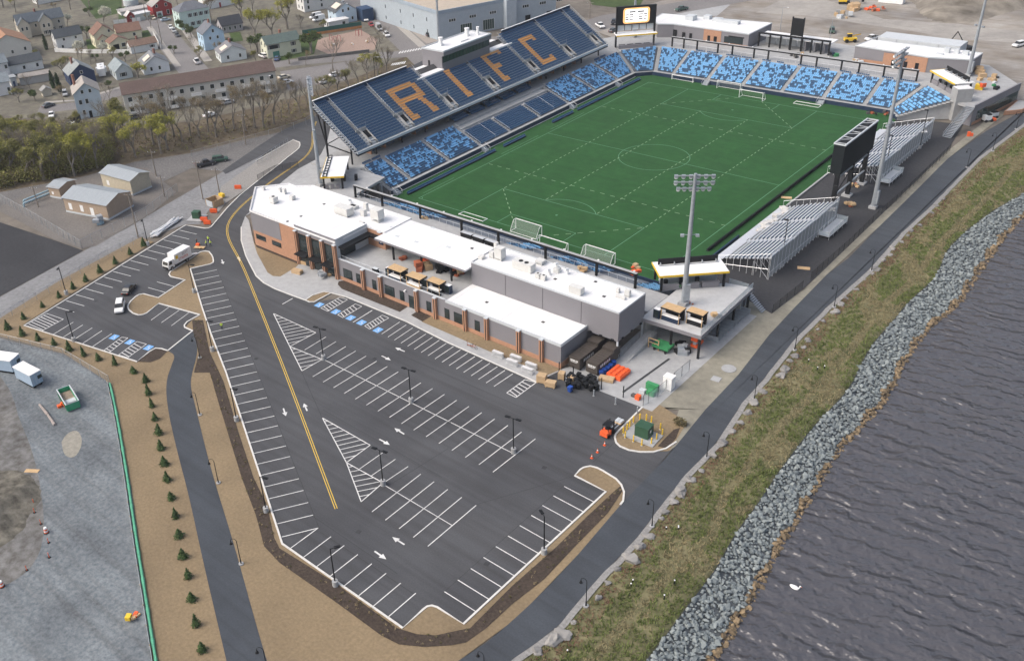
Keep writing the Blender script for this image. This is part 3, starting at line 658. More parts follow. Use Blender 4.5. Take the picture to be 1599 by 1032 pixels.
k=MB();k.kerb([(-41.2,58.25),(-37,62.5),(37.4,62.6),(40.8,58.7)],.32,1.15,1.32);k.build('wall_cap',M_conc,fb)
k=MB();k.prism([(-41.2,58.3),(-37.1,62.6),(37.5,62.6),(40.8,58.8),(41.2,59),(38,63.3),(-37,63.3),(-41.9,58.6)],0,1.27);k.build('front_walk',M_conc,fb)
k=MB();k.add([(40.7,58.6,0),(51.8,66.6,0),(51.8,66.6,CZ),(51.0,66.8,CZ),(40.7,58.6,1.2)],[(0,1,2,3,4)]);k.build('end_wall',M_conc,fb)
k=MB()
for i in range(14): t=i/13;k.box(40.8+10.6*t,58.4+8*t,ZB+3.7*t-.1,.9,1.0,.12,.65)
k.build('gangway',M_conc_dk,fb)
def deck_thing(label,poly,z1,loc,th=.6,walls=None):
 d=thing('concourse_deck',label,'concourse',loc)
 MB().prism(poly,z1-th,z1).build('slab',M_conc,d)
 if walls: MB().prism(walls,0,z1-th-.002).build('support_wall',M_conc_dk,d)
 return d
deck_thing('pale concrete concourse strip under the tall lettered stand',[(-51.3,-62),(-51.3,64.4),(-57,71),(-66,76),(-66,-62)],CZ,(-58,0,0),walls=[(-53,-60),(-53,62),(-65,74),(-65,-60)])
deck_thing('wide pale concrete concourse behind the far goal seats',[(-51.6,65.2),(-43.5,76),(-42.6,76.02),(40.9,76.02),(41.8,75.6),(51.6,66.4),(57.6,64),(61.8,89),(50,104),(-20,108),(-52,100),(-66,76.1),(-57,71.1)],CZ,(0,88,0),walls=[(-46,78),(44,78),(52,71),(56.8,68),(60.8,88),(49,103),(-20,107),(-50,99),(-58,76)])
ndeck=deck_thing('pale concrete concourse between the near building and the near goal',[(-51.3,-62.1),(-51.3,-58.4),(-42,-58.4),(-40.5,-70.4),(44.0,-70.4),(44,-77.9),(-47,-77.9),(-50,-80),(-57,-80),(-62,-70),(-60,-62.1)],CZ,(0,-75,0),walls=[(-41,-71),(43.4,-71),(43.4,-77),(-41,-77)])
ne=thing('near_terrace','terrace steps with a few sky and navy seats below the near black frame','grandstand',(0,-66,0))
for i,(a,b_,md) in enumerate(((-40,-34,None),(-33.5,-19,.4),(-18.5,4,None),(4.5,9,.6),(9.5,15,None),(15.5,27,.25),(27.5,35,None),(35.5,40,.7))): tier(ne,(a,-61),(b_,-61),(a,-70.3),(b_,-70.3),.6,4.4,11,md,.3,60+i)
k=MB();k.bx(-40.5,40.5,-61,-60.7,0,1.3);k.build('perimeter_wall',M_navy,ne)
k=MB();k.bx(-40.5,40.5,-70.4,-70.3,.3,4.9);k.build('back_wall',M_conc_dk,ne)
up=thing('upper_stand','tall navy seated stand on black steel spelling RIFC in amber seats','grandstand',(-60,0,0))
X0,Z0,TR,RS,NR=-52.5,9.0,.715,.476,21
Y0,Y1=-57.6,58.9
AY=[-52.3,-38.0,-19.4,-.3,19.7,38.9,54.0]
LET={'R':-34.0,'I':-11.0,'F': 6.3,'C': 25.6}
def letter(row,y):
 r=15-row
 if r< 0 or r> 13: return False
 q=y-LET['R']
 if -.01 <= q< 11:
  if r in (0,1,5,6): return q< (9.9 if r == 0 else 10.9)
  if r< 5: return q< 1.9 or q> 8.9
  if r >= 12: return q< 2.7 or 8.4< q
  return q< 1.9 or (7.3+(r-7)*.22< q< 9.3+(r-7)*.25)
 q=y-LET['I']
 if -.01 <= q< 2.9: return q< 2.9 if r in (0,1,12,13) else .1 <= q< 2.0
 q=y-LET['F']
 if -.01 <= q< 8.6:
  if r in (0,1): return True
  if r == 2 and q> 7.2: return True
  if r in (6,7): return q< 4.3
  if r >= 12: return q< 2.8
  return q< 1.7
 q=y-LET['C']
 if -.01 <= q< 7.2:
  if r in (0,1,12,13): return True
  if r in (2,11) and q> 5.6: return True
  return q< 1.8
 return False
edges=[Y0]+AY+[Y1]
steps=MB()
def rows_for(y):  return 15 if -19.4< y< 19.7 else NR
for bi in range(len(edges)-1):
 a=edges[bi]+(.15 if bi == 0 else .65);b_=edges[bi+1]-(.15 if bi == len(edges)-2 else .65)
 nr=rows_for((a+b_)/2);spots=[];vom=bi> 0
 for i in range(nr):
  x=X0-i*TR;z=Z0+i*RS
  steps.add([(x,a-.65,z-RS),(x,b_+.65,z-RS),(x,b_+.65,z),(x,a-.65,z),(x-TR,b_+.65,z),(x-TR,a-.65,z)],[(1,0,3,2),(2,3,5,4)])
  ys=a+(2.6 if vom and i< 6 else 0);m_=int((b_-ys)/.51)
  for j in range(m_):
   y=ys+.25+j*(b_-ys)/m_
   spots.append((x-TR*.55,y,z,math.pi/2,1 if letter(i,y) else 0))
 seat_mesh('seat_block',spots,[M_navyseat,M_amber],up)
steps.build('stepped_deck',mat('deck_tread',(.42,.44,.46),.8,.1,1),up)
for i,y in enumerate(AY):
 nr=15 if i in (3,) else NR
 aisle(up,(X0-6*TR,y),(X0-nr*TR,y),Z0+6*RS,Z0+nr*RS-.1,nr-6,1.2)
 v=MB()
 v.bx(X0-6.2*TR,X0-.4,y+.75,y+.95,Z0-.4,Z0+.8,0);v.bx(X0-6.2*TR,X0-.4,y+2.75,y+2.95,Z0-.4,Z0+.8,0)
 v.add([(X0-.4,y+.75,Z0+.8),(X0-6.2*TR,y+.75,Z0+3.45),(X0-6.2*TR,y+.95,Z0+3.45),(X0-.4,y+.95,Z0+.8),(X0-.4,y+.95,Z0),(X0-6.2*TR,y+.95,Z0+.2),(X0-.4,y+.75,Z0),(X0-6.2*TR,y+.75,Z0+.2)],[(0,1,2,3),(3,2,5,4),(1,0,6,7)],0)
 v.add([(X0-.4,y+2.75,Z0+.8),(X0-6.2*TR,y+2.75,Z0+3.45),(X0-6.2*TR,y+2.95,Z0+3.45),(X0-.4,y+2.95,Z0+.8),(X0-.4,y+2.95,Z0),(X0-6.2*TR,y+2.95,Z0+.2),(X0-.4,y+2.75,Z0),(X0-6.2*TR,y+2.75,Z0+.2)],[(0,1,2,3),(3,2,5,4),(1,0,6,7)],0)
 v.bx(X0-6.4*TR,X0-6.1*TR,y-.9,y+2.95,Z0+2.5,Z0+3.7,0)
 v.add([(X0-2.2,y+.96,Z0+1.55),(X0-2.2,y+2.74,Z0+1.55),(X0-4.2,y+2.74,Z0+2.9),(X0-4.2,y+.96,Z0+2.9)],[(0,1,2,3)],2)  # black sheet over the steps, painted darkness of the entry opening
 for yy in (y-.9,y+2.95): v.tube((X0-6.2*TR,yy,Z0+3.9),(X0-6.2*TR,yy,Z0+5.1),.04,n=4,m=1)
 v.tube((X0-6.2*TR,y-.9,Z0+5),(X0-6.2*TR,y+2.95,Z0+5),.04,n=4,m=1)
 v.build('entry_vomitory',[M_conc_dk,M_galv,M_black],up)
 aisle(up,(X0-.2,y),(X0-5.8*TR,y),Z0,Z0+5.6*RS,6,1.0)
XBk,ZBk=X0-NR*TR,Z0+NR*RS
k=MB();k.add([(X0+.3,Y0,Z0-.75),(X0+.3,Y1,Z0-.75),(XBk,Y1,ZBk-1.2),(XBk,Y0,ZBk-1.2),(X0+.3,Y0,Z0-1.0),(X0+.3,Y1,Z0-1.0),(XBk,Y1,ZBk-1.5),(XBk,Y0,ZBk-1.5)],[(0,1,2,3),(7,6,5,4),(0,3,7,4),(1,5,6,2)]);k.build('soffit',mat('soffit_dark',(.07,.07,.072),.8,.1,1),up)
k=MB();k.bx(X0,X0+.35,Y0,Y1,Z0-.55,Z0+.15);k.build('front_fascia',M_greylt,up)
k=MB()
for i in range(60): y=Y0+(Y1-Y0)*i/59;k.tube((X0+.15,y,Z0+.15),(X0+.15,y,Z0+.95),.025,n=4)
k.tube((X0+.15,Y0,Z0+.95),(X0+.15,Y1,Z0+.95),.035,n=4);k.build('front_rail',M_galv,up)
for a,b_ in ((Y0,-21.5),(22.0,Y1)):
 k=MB();k.bx(XBk-.12,XBk,a,b_,ZBk-1.0,ZBk+1.0);k.build('back_screen',M_navy,up)
 k=MB();k.bx(XBk-.25,XBk+.12,a,b_,ZBk+1.0,ZBk+1.12);k.build('screen_cap',M_white,up)
for y in (Y0+.02,Y1-.02):
 k=MB()
 for i in range(NR): x=X0-i*TR;z=Z0+i*RS;k.tube((x,y,z-.3),(x,y,z+1.05),.03,n=4)
 k.tube((X0,y,Z0+1),(XBk,y,ZBk+1),.04,n=4);k.tube((X0,y,Z0+.5),(XBk,y,ZBk+.5),.03,n=4);k.build('end_rail',M_galv,up)
 k=MB();k.beam((X0+.2,y,Z0-.6),(XBk,y,ZBk-.9),.22,.55);k.build('raker',M_black,up)
 m_=MB();q0=Vector((X0,y,Z0+.1));q1=Vector((XBk,y,ZBk+.1));m_.add([q0,q1,q1+Vector((0,0,.95)),q0+Vector((0,0,.95))],[(0,1,2,3)]);m_.build('end_mesh',M_mesh,up)
for y in [-57,-48,-38,-28.5,-19,-9.5,0,9.5,19,28.5,38,48,58]:
 k=MB();k.beam((-55.2,y,CZ),(-55.2,y,Z0+1.0),.32,.32);k.build('front_column',M_black,up)
 k=MB();k.beam((-64.5,y,CZ if -60< y< 70 else 0),(-64.5,y,Z0+6.2),.4,.4);k.build('rear_column',M_black,up)
 k=MB();k.beam((-55.2,y,CZ+3),(-64.5,y,CZ+3.6),.22,.25);k.beam((-64.5,y,CZ+3.6),(-58.5,y,Z0+3.0),.2,.22);k.beam((-64.5,y,CZ+3.4),(XBk+.4,y,ZBk-1.2),.25,.28);k.build('truss',M_black,up)
k=MB();k.bx(-59.5,-59.2,-48,50,CZ,Z0+2.4);k.build('box_front_glass',M_dkglass,up)
for i in range(50): k=MB();y=-47.5+i*2;k.bx(-59.18,-59.08,y-.06,y+.06,CZ,Z0+2.2);k.build('mullion',M_black,up)
bx_y=[-47,-41.5,-35,-29.5,-24.5,23.5,29.5,36,42.5,48]
for y in bx_y:
 k=MB();k.bx(-58.6,-56.2,y-2.0,y-1.75,CZ,CZ+1.1);k.bx(-58.6,-58.35,y-2,y+2.2,CZ,CZ+1.1);k.build('brick_box_wall',M_brick,up)
 seat_mesh('box_seats',[(-56.6-r_*.85,y-1.4+j*.52,CZ+.15+r_*.25,math.pi/2,0) for r_ in range(2) for j in range(7)],[M_navyseat],up)
for y in (-15,-7.5,0,7.5,15):
 seat_mesh('box_seats',[(-53.2-r_*.85,y-3+j*.52,CZ+r_*.3,math.pi/2,0) for r_ in range(3) for j in range(12)],[M_navyseat],up)
for y in (-54.5,-51,53,56.5): seat_mesh('box_seats',[(-52.4,y-1.2+j*.52,CZ,math.pi/2,0) for j in range(6)],[M_navyseat],up)
pb=thing('press_box','long grey press box with white roof on top of the lettered stand','press box',(-68,.7,16))
k=MB();k.bx(-71.8,-64.1,-10.2,11.7,15.8,21.6);k.build('wall',M_grey,pb)
k=MB();k.bx(-64.12,-64.02,-9.9,11.4,18.4,20.4);k.build('window_band',M_grnglass,pb)
for i in range(15): k=MB();y=-9.9+i*1.52;k.bx(-64.02,-63.96,y-.05,y+.05,18.4,20.4);k.build('mullion',M_black,pb)
k=MB();k.bx(-64.14,-63.4,-10.2,11.7,20.45,21.6);k.build('fascia',M_grey,pb)
r_=MB();r_.bx(-71.6,-63.6,-10.0,11.5,21.62,21.8);rf=r_.build('roof',M_roof,pb)
k=MB();k.kerb([(-71.8,-10.2),(-63.4,-10.2),(-63.4,11.7),(-71.8,11.7)],.25,21.6,22.05,0,True);k.build('parapet',M_greylt,pb)
for x,y,s_ in ((-68.5,-5.5,1.3),(-68.5,6.5,1.4),(-66.5,9.2,.9)):
 k=MB();k.box(x,y,21.8,s_,s_,.5);k.tube((x,y,22.3),(x,y,24.0),s_*.45,n=12);k.tube((x,y,24.0),(x,y,24.2),s_*.55,n=12);k.build('exhaust_fan',M_white,rf)
k=MB();k.box(-67,2,21.8,3,4,.35);k.build('roof_hatch',M_white,rf)
k=MB();k.bx(-69.5,-68.8,-10.26,-10.2,16.6,18.6);k.build('door',M_black,pb)
for a,b_ in ((-21.5,-10.2),(11.7,22)):
 k=MB();k.bx(-71.5,-63.4,a,b_,15.6,16.8);k.build('side_platform',M_roof,pb)
k=MB();k.bx(-71.5,-64.2,-10.2,11.7,4,15.75);k.build('stair_core',M_grey,pb)
sb=thing('scoreboard','tall black scoreboard with lit orange screen above the far left corner seats','scoreboard',(-50.5,73.2,CZ))
A,B=Vector((-55.2,68.8,0)),Vector((-45.9,77.7,0));t=(B-A).normalized();nn=Vector((t.y,-t.x,0));LB_=(B-A).length
def sp(u_,v_,z): return A+t*u_+nn*v_+Vector((0,0,z))
def slab(k,u0,u1,v0,v1,z0,z1,m=0):
 P=[sp(u,v,z) for z in (z0,z1) for u,v in ((u0,v0),(u1,v0),(u1,v1),(u0,v1))]
 k.add(P,[(3,2,1,0),(4,5,6,7),(0,1,5,4),(1,2,6,5),(2,3,7,6),(3,0,4,7)],m)
for u_ in (0,LB_): k=MB();slab(k,u_-.2,u_+.2,-1.2,0,CZ,18.4);k.build('post',M_black,sb)
k=MB();slab(k,-.2,LB_+.2,-1.2,0,12.4,18.4);scr=k.build('screen_housing',M_black,sb)
def screen_piece(name,u0,u1,z0,z1,mt,d,rnd=0,parent=scr):
 k=MB()
 if rnd:
  pts=[]
  for cu,cz,a0 in ((u1-rnd,z1-rnd,0),(u0+rnd,z1-rnd,90),(u0+rnd,z0+rnd,180),(u1-rnd,z0+rnd,270)):
   pts += [(cu+rnd*math.cos(R(a0+q*18)),cz+rnd*math.sin(R(a0+q*18))) for q in range(6)]
  k.add([sp(u,d,z) for u,z in pts],[tuple(range(len(pts)))])
 else: k.add([sp(u0,d,z0),sp(u1,d,z0),sp(u1,d,z1),sp(u0,d,z1)],[(0,1,2,3)])
 k.build(name,mt,parent)
E_or=emit('screen_orange',(.80,.42,.16),.75);E_wh=emit('screen_white',(.95,.93,.9),.95);E_dk=emit('screen_dark',(.03,.02,.03),.3)
screen_piece('lit_panel',2.0,LB_-2.0,12.8,17.9,E_or,.02,.9)
screen_piece('lit_card',2.7,LB_-2.7,13.3,17.4,E_wh,.03,.5)
for q in range(3):
 for a,b_ in ((2.8,3.9),(4.1,5.4),(7.2,8.6),(8.9,10.0)): screen_piece('lit_bar',a,b_,15.5-q*.75,15.85-q*.75,E_dk,.04)
screen_piece('lit_bar',4.0,6.1,16.35,16.8,E_dk,.04);screen_piece('lit_bar',6.8,9.0,16.35,16.8,E_dk,.04);screen_piece('lit_bar',3.4,9.6,17.0,17.15,E_dk,.04)
for q in range(5): k=MB();slab(k,.4+q*2.45,2.6+q*2.45,-.6,-.5,10.5,12.2);k.build('glass_pane',M_greylt,sb)
for q in range(6): k=MB();slab(k,.25+q*2.45,.38+q*2.45,-.6,-.4,10.4,12.4);k.build('mullion',M_black,sb)
k=MB();slab(k,-.4,LB_+.4,-2.4,2.2,9.3,9.6);k.build('canopy',M_white,sb)
k=MB();slab(k,-.42,LB_+.42,2.2,2.32,9.2,9.62);slab(k,LB_+.4,LB_+.5,-2.4,2.2,9.2,9.62);k.build('canopy_edge',M_safyel,sb)
k=MB();slab(k,.6,LB_-.6,1.2,1.9,CZ,CZ+1.1);k.build('counter',M_grey,sb)
for q in range(4): k=MB();slab(k,1+q*2.8,3+q*2.8,-.2,.6,CZ,CZ+.95);k.build('bar_unit',M_black,sb)
def bar(label,P0,P1,depth,side,group=None,sign=True):
 """canopy along P0-P1, extends 'depth' to one side"""
 P0,P1=Vector((*P0,0)),Vector((*P1,0));t=(P1-P0).normalized();nv=Vector((-t.y,t.x,0))*side;c=(P0+P1)/2+nv*depth/2;L=(P1-P0).length
 th=thing('bar_kiosk',label,'bar',(c.x,c.y,CZ),group)
 def q(u,v,z): return P0+t*u+nv*v+Vector((0,0,z))
 def sl(name,m,u0,u1,v0,v1,z0,z1,par=th):
  k=MB();P=[q(u,v,z) for z in (z0,z1) for u,v in ((u0,v0),(u1,v0),(u1,v1),(u0,v1))]
  k.add(P,[(3,2,1,0),(4,5,6,7),(0,1,5,4),(1,2,6,5),(2,3,7,6),(3,0,4,7)]);return k.build(name,m,par if par is not th else th)
 sl('canopy',M_white,0,L,0,depth,8.2,8.45)
 sl('canopy_edge',M_safyel,-.06,L+.06,-.1,-.005,8.1,8.5);sl('canopy_edge',M_safyel,-.1,-.005,0,depth,8.1,8.5)
 for u in (.4,L-.8): sl('post',M_black,u,u+.4,.4,.8,CZ,8.2)
 for u in (.4,L-.8): sl('post',M_black,u,u+.4,depth-.8,depth-.4,CZ,8.2)
 if sign:
  sl('sign_board',M_black,.8,L-.8,depth-1.3,depth-1.1,8.45,9.7)
  for u in np.linspace(1.2,L-1.2,5): sl('sign_brace',M_galv,u-.06,u+.06,depth-1.9,depth-1.3,8.46,9.0)
  sl('sign_frame',M_galv,.8,L-.8,depth-2.0,depth-1.9,8.5,8.65)
 for i in range(3): sl('counter',M_grey,.8+i*(L-1.6)/3,.2+(i+1)*(L-1.6)/3,.5,1.2,CZ,CZ+1.1)
 sl('back_counter',M_galv,1,L-1,depth*.55,depth*.62,CZ,CZ+.95)
 sl('back_shelf',M_white,1.2,L-1.2,depth*.75,depth*.8,CZ,CZ+1.6)
 for i in range(3): sl('fridge',M_black,1.6+i*3,2.3+i*3,depth*.38,depth*.48,CZ,CZ+1.3)
 return th
bar('corner bar under a white yellow-edged canopy beside the near right light tower',(41.9,-70.5),(51.2,-61.4),5.8,1)
nwbar=bar('corner bar with long white canopy and roof ladder beside the white-roofed building',(-49.3,-73.3),(-44.9,-69.6),13.6,1,sign=False)
bar('corner bar with yellow-edged canopy and black sign beside the concrete stair tower',(40.9,79.8),(50.2,70.5),5.4,1)
k=MB();a=Vector((-48.6,-72.6,8.6));b_=Vector((-57.8,-61.9,8.6));tt=(b_-a).normalized();n2=Vector((-tt.y,tt.x,0))
for s_ in (-.45,.45): k.beam(a+n2*s_,b_+n2*s_,.15,.2)
for i in range(9): c=a.lerp(b_,i/8);k.beam(c-n2*.45,c+n2*.45,.15,.15)
k.build('roof_ladder',M_black,nwbar)
def frame(label,xs,y,z0,z1,skip=()):
 f=thing('frame_pergola',label,'pergola',((xs[0]+xs[-1])/2,y,z0))
 for x in xs:
  k=MB();k.box(x,y,z0,.42,.42,z1-z0-.4);k.build('post',M_black,f)
 k=MB();k.bx(xs[0]-.25,xs[-1]+.25,y-.28,y+.28,z1-.4,z1);k.build('beam',M_black,f)
 k=MB();k.bx(xs[0]-.25,xs[-1]+.25,y-.33,y+.33,z1+.002,z1+.07);k.build('beam_cap',M_conc,f)
 for i,x in enumerate(np.arange(xs[0]+4,xs[-1],8)):
  k=MB();k.box(x,y+.35,z1-.1,.3,.3,.3);k.build('floodlight',M_white,f)
 k=MB()
 for i in range(0,int(xs[-1]-xs[0])+1,2): k.tube((xs[0]+i,y+1.0,z0),(xs[0]+i,y+1.0,z0+1.05),.03,n=4)
 k.tube((xs[0],y+1.0,z0+1.05),(xs[-1],y+1.0,z0+1.05),.06,n=6);k.build('drink_rail',M_alu,f)
 return f
frame('long black steel frame with white cap across the near concourse',[-39.1,-30.1,-18,-5.8,4.4,16.6,28.8,37.5],-71.6,CZ,8.2)
frame('long black steel frame standing behind the seats at the far goal',[-39.7,-35.4,-30.6,-23.2,-18.2,-10.9,-6.2,4.3,9.1,16.6,21.8,28.9,33.9,38.0],78.9,CZ,8.3)
fs=thing('high_chair_rows','short rows of navy high chairs on the far concourse under the black frame','seats',(0,77.2,CZ))
for x,n_ in ((-28,6),(-24,6),(-16.5,9),(-12,6),(-5.5,5),(-1,4),(7,9),(12,8),(19,6),(24,7),(31,6),(36,9)):
 seat_mesh('seat_row',[(x-n_*.28+j*.56,77.2,CZ,math.pi,0) for j in range(n_)],[M_navyseat],fs)
for i,x in enumerate((-3.2,.2,3.6)):
 c=thing('bar_counter',f'black counter with round holes on the near concourse, {nth(i + 1)} along the frame','counter',(x,-73,CZ),'black counters')
 k=MB();k.box(x,-73,CZ,2.9,.8,1.0);k.build('body',M_black,c)
 k=MB();k.box(x,-73,CZ+1.001,3.0,.9,.06);k.build('top',M_alu,c)
def tower(label,x,y,z0,h,face,lean=0):
 t_=thing('floodlight_tower',label,'light tower',(x,y,z0),'stadium floodlight towers')
 k=MB();k.box(x,y,z0,1.6,1.6,.6);k.build('footing',M_conc,t_)
 k=MB();k.tube((x,y,z0+.6),(x,y,z0+h),.52,.28,12);k.build('mast',M_galv,t_,smooth=False)
 k=MB();k.box(x+.55,y,z0+1.2,.5,.9,3.2,face);k.build('cabinet',M_galv,t_)
 c,s_=math.cos(face),math.sin(face)
 for j in range(3):
  z=z0+h-.4-j*1.15;k=MB();wd=3.1 if j< 2 else 2.6
  k.beam((x+s_*wd,y-c*wd,z),(x-s_*wd,y+c*wd,z),.18,.18);arm=k.build('cross_arm',M_galv,t_)
  for i in range(6):
   u_=-wd+wd*2*i/5;k=MB();px_,py_=x-s_*u_+c*.45,y+c*u_+s_*.45
   k.box(px_,py_,z-.45,.55,.62,.42,face);k.tube((px_+c*.1,py_+s_*.1,z-.5),(px_+c*.45,py_+s_*.45,z-.62),.34,.28,8,1);k.build('lamp_head',[M_galv,M_white],arm)
 for s2 in (-1,1):
  k=MB();zz=z0+h*.55;k.beam((x,y,zz),(x+s_*1.1*s2,y-c*1.1*s2,zz+.1),.1,.1);k.box(x+s_*1.3*s2,y-c*1.3*s2,zz-.25,.7,.6,.35,face);k.build('service_light',M_galv,t_)
 return t_
tower('grey floodlight tower rising from the terrace by the near right corner bar',47.8,-71.8,CZ,25.8,R(125))
tower('grey floodlight tower beside the white-roofed building and the lettered stand',-52,-71.3,CZ,27.0,R(50))
tower('grey floodlight tower behind the big black video board',56.4,-.9,0,36.0,R(180))
tower('grey floodlight tower rising behind the far right corner bar',48.1,90.7,CZ,26,R(240))
tower('grey floodlight tower rising behind the press box roof',-75.5,1.5,0,37,R(0))
tower('grey floodlight tower rising behind the lit far scoreboard',-57.0,83.0,CZ,26,R(-45))
vb=thing('video_board','big black video board on three tall legs seen from behind','video board',(48.8,3,0))
k=MB();k.bx(47.5,49.9,-6.5,12.6,8.5,15.2);k.build('cabinet',mat('board_back',(.012,.016,.018),.8,.1,.5,spec=.1),vb)
k=MB();k.kerb([(47.5,-6.5),(49.9,-6.5),(49.9,12.6),(47.5,12.6)],.3,15.2,15.55,0,True);fr_=k.build('top_frame',M_greylt,vb)
k=MB();k.bx(47.7,49.7,-6.3,12.4,15.21,15.24);k.build('open_top',M_black,vb)
for i in range(9):
 y=-5.6+i*2.1;k=MB();k.beam((47.6,y,15.42),(49.8,y+(1.5 if i%2 else 0),15.42),.12,.12);k.build('brace',M_greylt,fr_)
for y in (-6.1,2.6,11.2):
 k=MB();k.box(49.2,y,.5,.9,.7,8.0);k.build('leg',M_black,vb)
 k=MB();k.box(49.2,y,0,2.0,2.0,.5);k.build('footing',M_conc,vb)
for y0,y1 in ((-6.1,2.6),(2.6,11.2)):
 for z in (3.5,7.6): k=MB();k.beam((49.4,y0,z),(49.4,y1,z),.3,.3);k.build('cross_tube',M_galv,vb)
 k=MB();k.beam((49.4,y0,3.5),(49.4,y1,7.6),.2,.2);k.build('diagonal',M_black,vb)
M_blrise=mat('riser_blue_shaded',(.07,.15,.27),.5,.1,2)  # blue deepened to paint in the shadows between bleacher planks
def bleacher(label,y0,y1,z1,plat):
 b=thing('bleacher',label,'bleacher',(46,(y0+y1)/2,0),'aluminium bleachers')
 n_=13;x0,x1,z0=41.6,52.2,.9;gaps=np.linspace(y0,y1,4)
 for i in range(n_):
  t=i/(n_-1);x=x0+(x1-x0)*t*.98+1.2*(1-t)*0;z=z0+(z1-z0)*t;e=1.6*(1-t)
  k=MB();k.bx(x-.18,x+.28,y0+e,y1-e,z,z+.06,0)
  k.build('foot_plank',M_alu,b)
  if i:
   for a,c in zip(gaps,gaps[1:]):
    a2,c2=max(a+.7,y0+e),min(c-.7,y1-e)
    k=MB();k.bx(x+.02,x+.30,a2,c2,z+.42,z+.47);k.build('seat_plank',M_alu,b)
    k=MB();k.bx(x+.30,x+.34,a2+.1,c2-.1,z+.1,z+.40);k.build('riser_board',M_blrise if i> 2 else M_alu,b)
 k=MB();k.bx(40.2,41.7,y0+1.5,y1-1.5,.75,.85);k.build('front_walk',M_alu,b)
 for yy in (y0,y1):
  k=MB()
  for i in range(9):
   t=i/8;x=40.4+(x1-40.4)*t;z=z0+(z1-z0)*max(0,(x-41.6)/10.6);k.tube((x,yy,0),(x,yy,z+1.0),.05,n=4)
  k.tube((40.4,yy,1.9),(x1,yy,z1+1.1),.05,n=4);k.tube((40.4,yy,.3),(x1,yy,z1*.5),.05,n=4);k.build('end_frame',M_alu,b)
 k=MB()
 for i in range(int((y1-y0)/1.8)+1): yy=y0+i*1.8;k.tube((x1+.25,yy,0),(x1+.25,yy,z1+1.2),.05,n=4);k.tube((x1+.25,yy,0),(x1-3,yy,z1-1.4),.04,n=4);k.tube((x1-3.2,yy,0),(x1-3.2,yy,z1-1.4),.05,n=4)
 for z in (z1+1.2,z1+.6,1.6): k.tube((x1+.25,y0,z),(x1+.25,y1,z),.05,n=4)
 k.build('rear_frame',M_alu,b)
 k=MB();k.add([(x1+.28,y0,.4),(x1+.28,y1,.4),(x1+.28,y1,z1+1.2),(x1+.28,y0,z1+1.2)],[(0,1,2,3)]);k.build('rear_mesh',M_glassrail,b)
 if plat:
  k=MB();k.bx(52.6,55.0,plat[0],plat[1],.7,.8);k.build('access_platform',M_alu,b)
  k=MB();k.kerb([(52.7,plat[0]),(54.95,plat[0]),(54.95,plat[1]),(52.7,plat[1])],.06,.8,1.85);k.build('platform_screen',M_glassrail,b)
  k=MB();[k.tube((x,y,0),(x,y,1.9),.05,n=4) for x in (52.7,54.95) for y in np.linspace(plat[0],plat[1],5)];k.build('platform_post',M_alu,b)
 return b
bleacher('aluminium bleacher with sky blue risers nearer the near right corner',-45.5,-12.0,4.6,(-22,-12.2))
bleacher('aluminium bleacher beyond the big black video board',12.8,49.0,4.6,(13,21.7))
k=MB()
tp=thing('tarpaulin_heap','crumpled pale plastic sheeting lying on the near aluminium bleacher','tarpaulin',(42.6,-22,1.2))
for i in range(9):
 y=-28+i*1.6;k.box(42.4+.6*math.sin(i*2.1),y,1.2+.35*(i%3)*.4,1.5+.5*math.sin(i),1.3,.35+.15*(i%2),i*.7)
k.build('sheet',mat('plastic_sheet',(.55,.53,.50),.5,.15,2),tp)
def chair_row(label,x,y0,y1,ang,m_):
 t_=thing('pitchside_chairs',label,'chairs',(x,(y0+y1)/2,0),'rows of pitchside chairs')
 n_=int(abs(y1-y0)/.56)
 seat_mesh('chair_row',[(x,y0+(y1-y0)*(j+.5)/n_,.02,ang,0) for j in range(n_)],[m_],t_)
 k=MB();k.bx(x-.3,x+.3,y0,y1,.02,.10);k.build('base_rail',M_black,t_)
 k=MB();k.bx(x+(.30 if ang< 0 else -.40),x+(.40 if ang< 0 else -.30),y0,y1,.1,.8);k.build('back_panel',M_navyseat if ang> 0 else M_black,t_)
for i,(a,b_) in enumerate(((-55,-19.3),(-15.5,-5.6),(7.6,18.2),(20.5,56))):
 chair_row(f'navy chairs lined along the pitch under the lettered stand, {nth(i + 1)} row from the near goal',-37.7,a,b_,math.pi/2,M_navyseat)
chair_row('long black row of chairs along the pitch in front of the aluminium bleachers',36.8,-41,34,-math.pi/2,M_black)
k=MB();k.bx(39.3,39.6,-44,-32,.02,1.0);tag(k.build('boundary_board',M_navy,loc=(39.4,-38,0)),'short navy board lying beside the near aluminium bleacher front','board')
k=MB()
for i in range(46): y=-10+i*1.0-.5;k.bx(40.4,40.8,y,y+.96,0,.3) if y< 12 else None
kb_=k.build('apron_kerb',M_conc);struct(kb_)
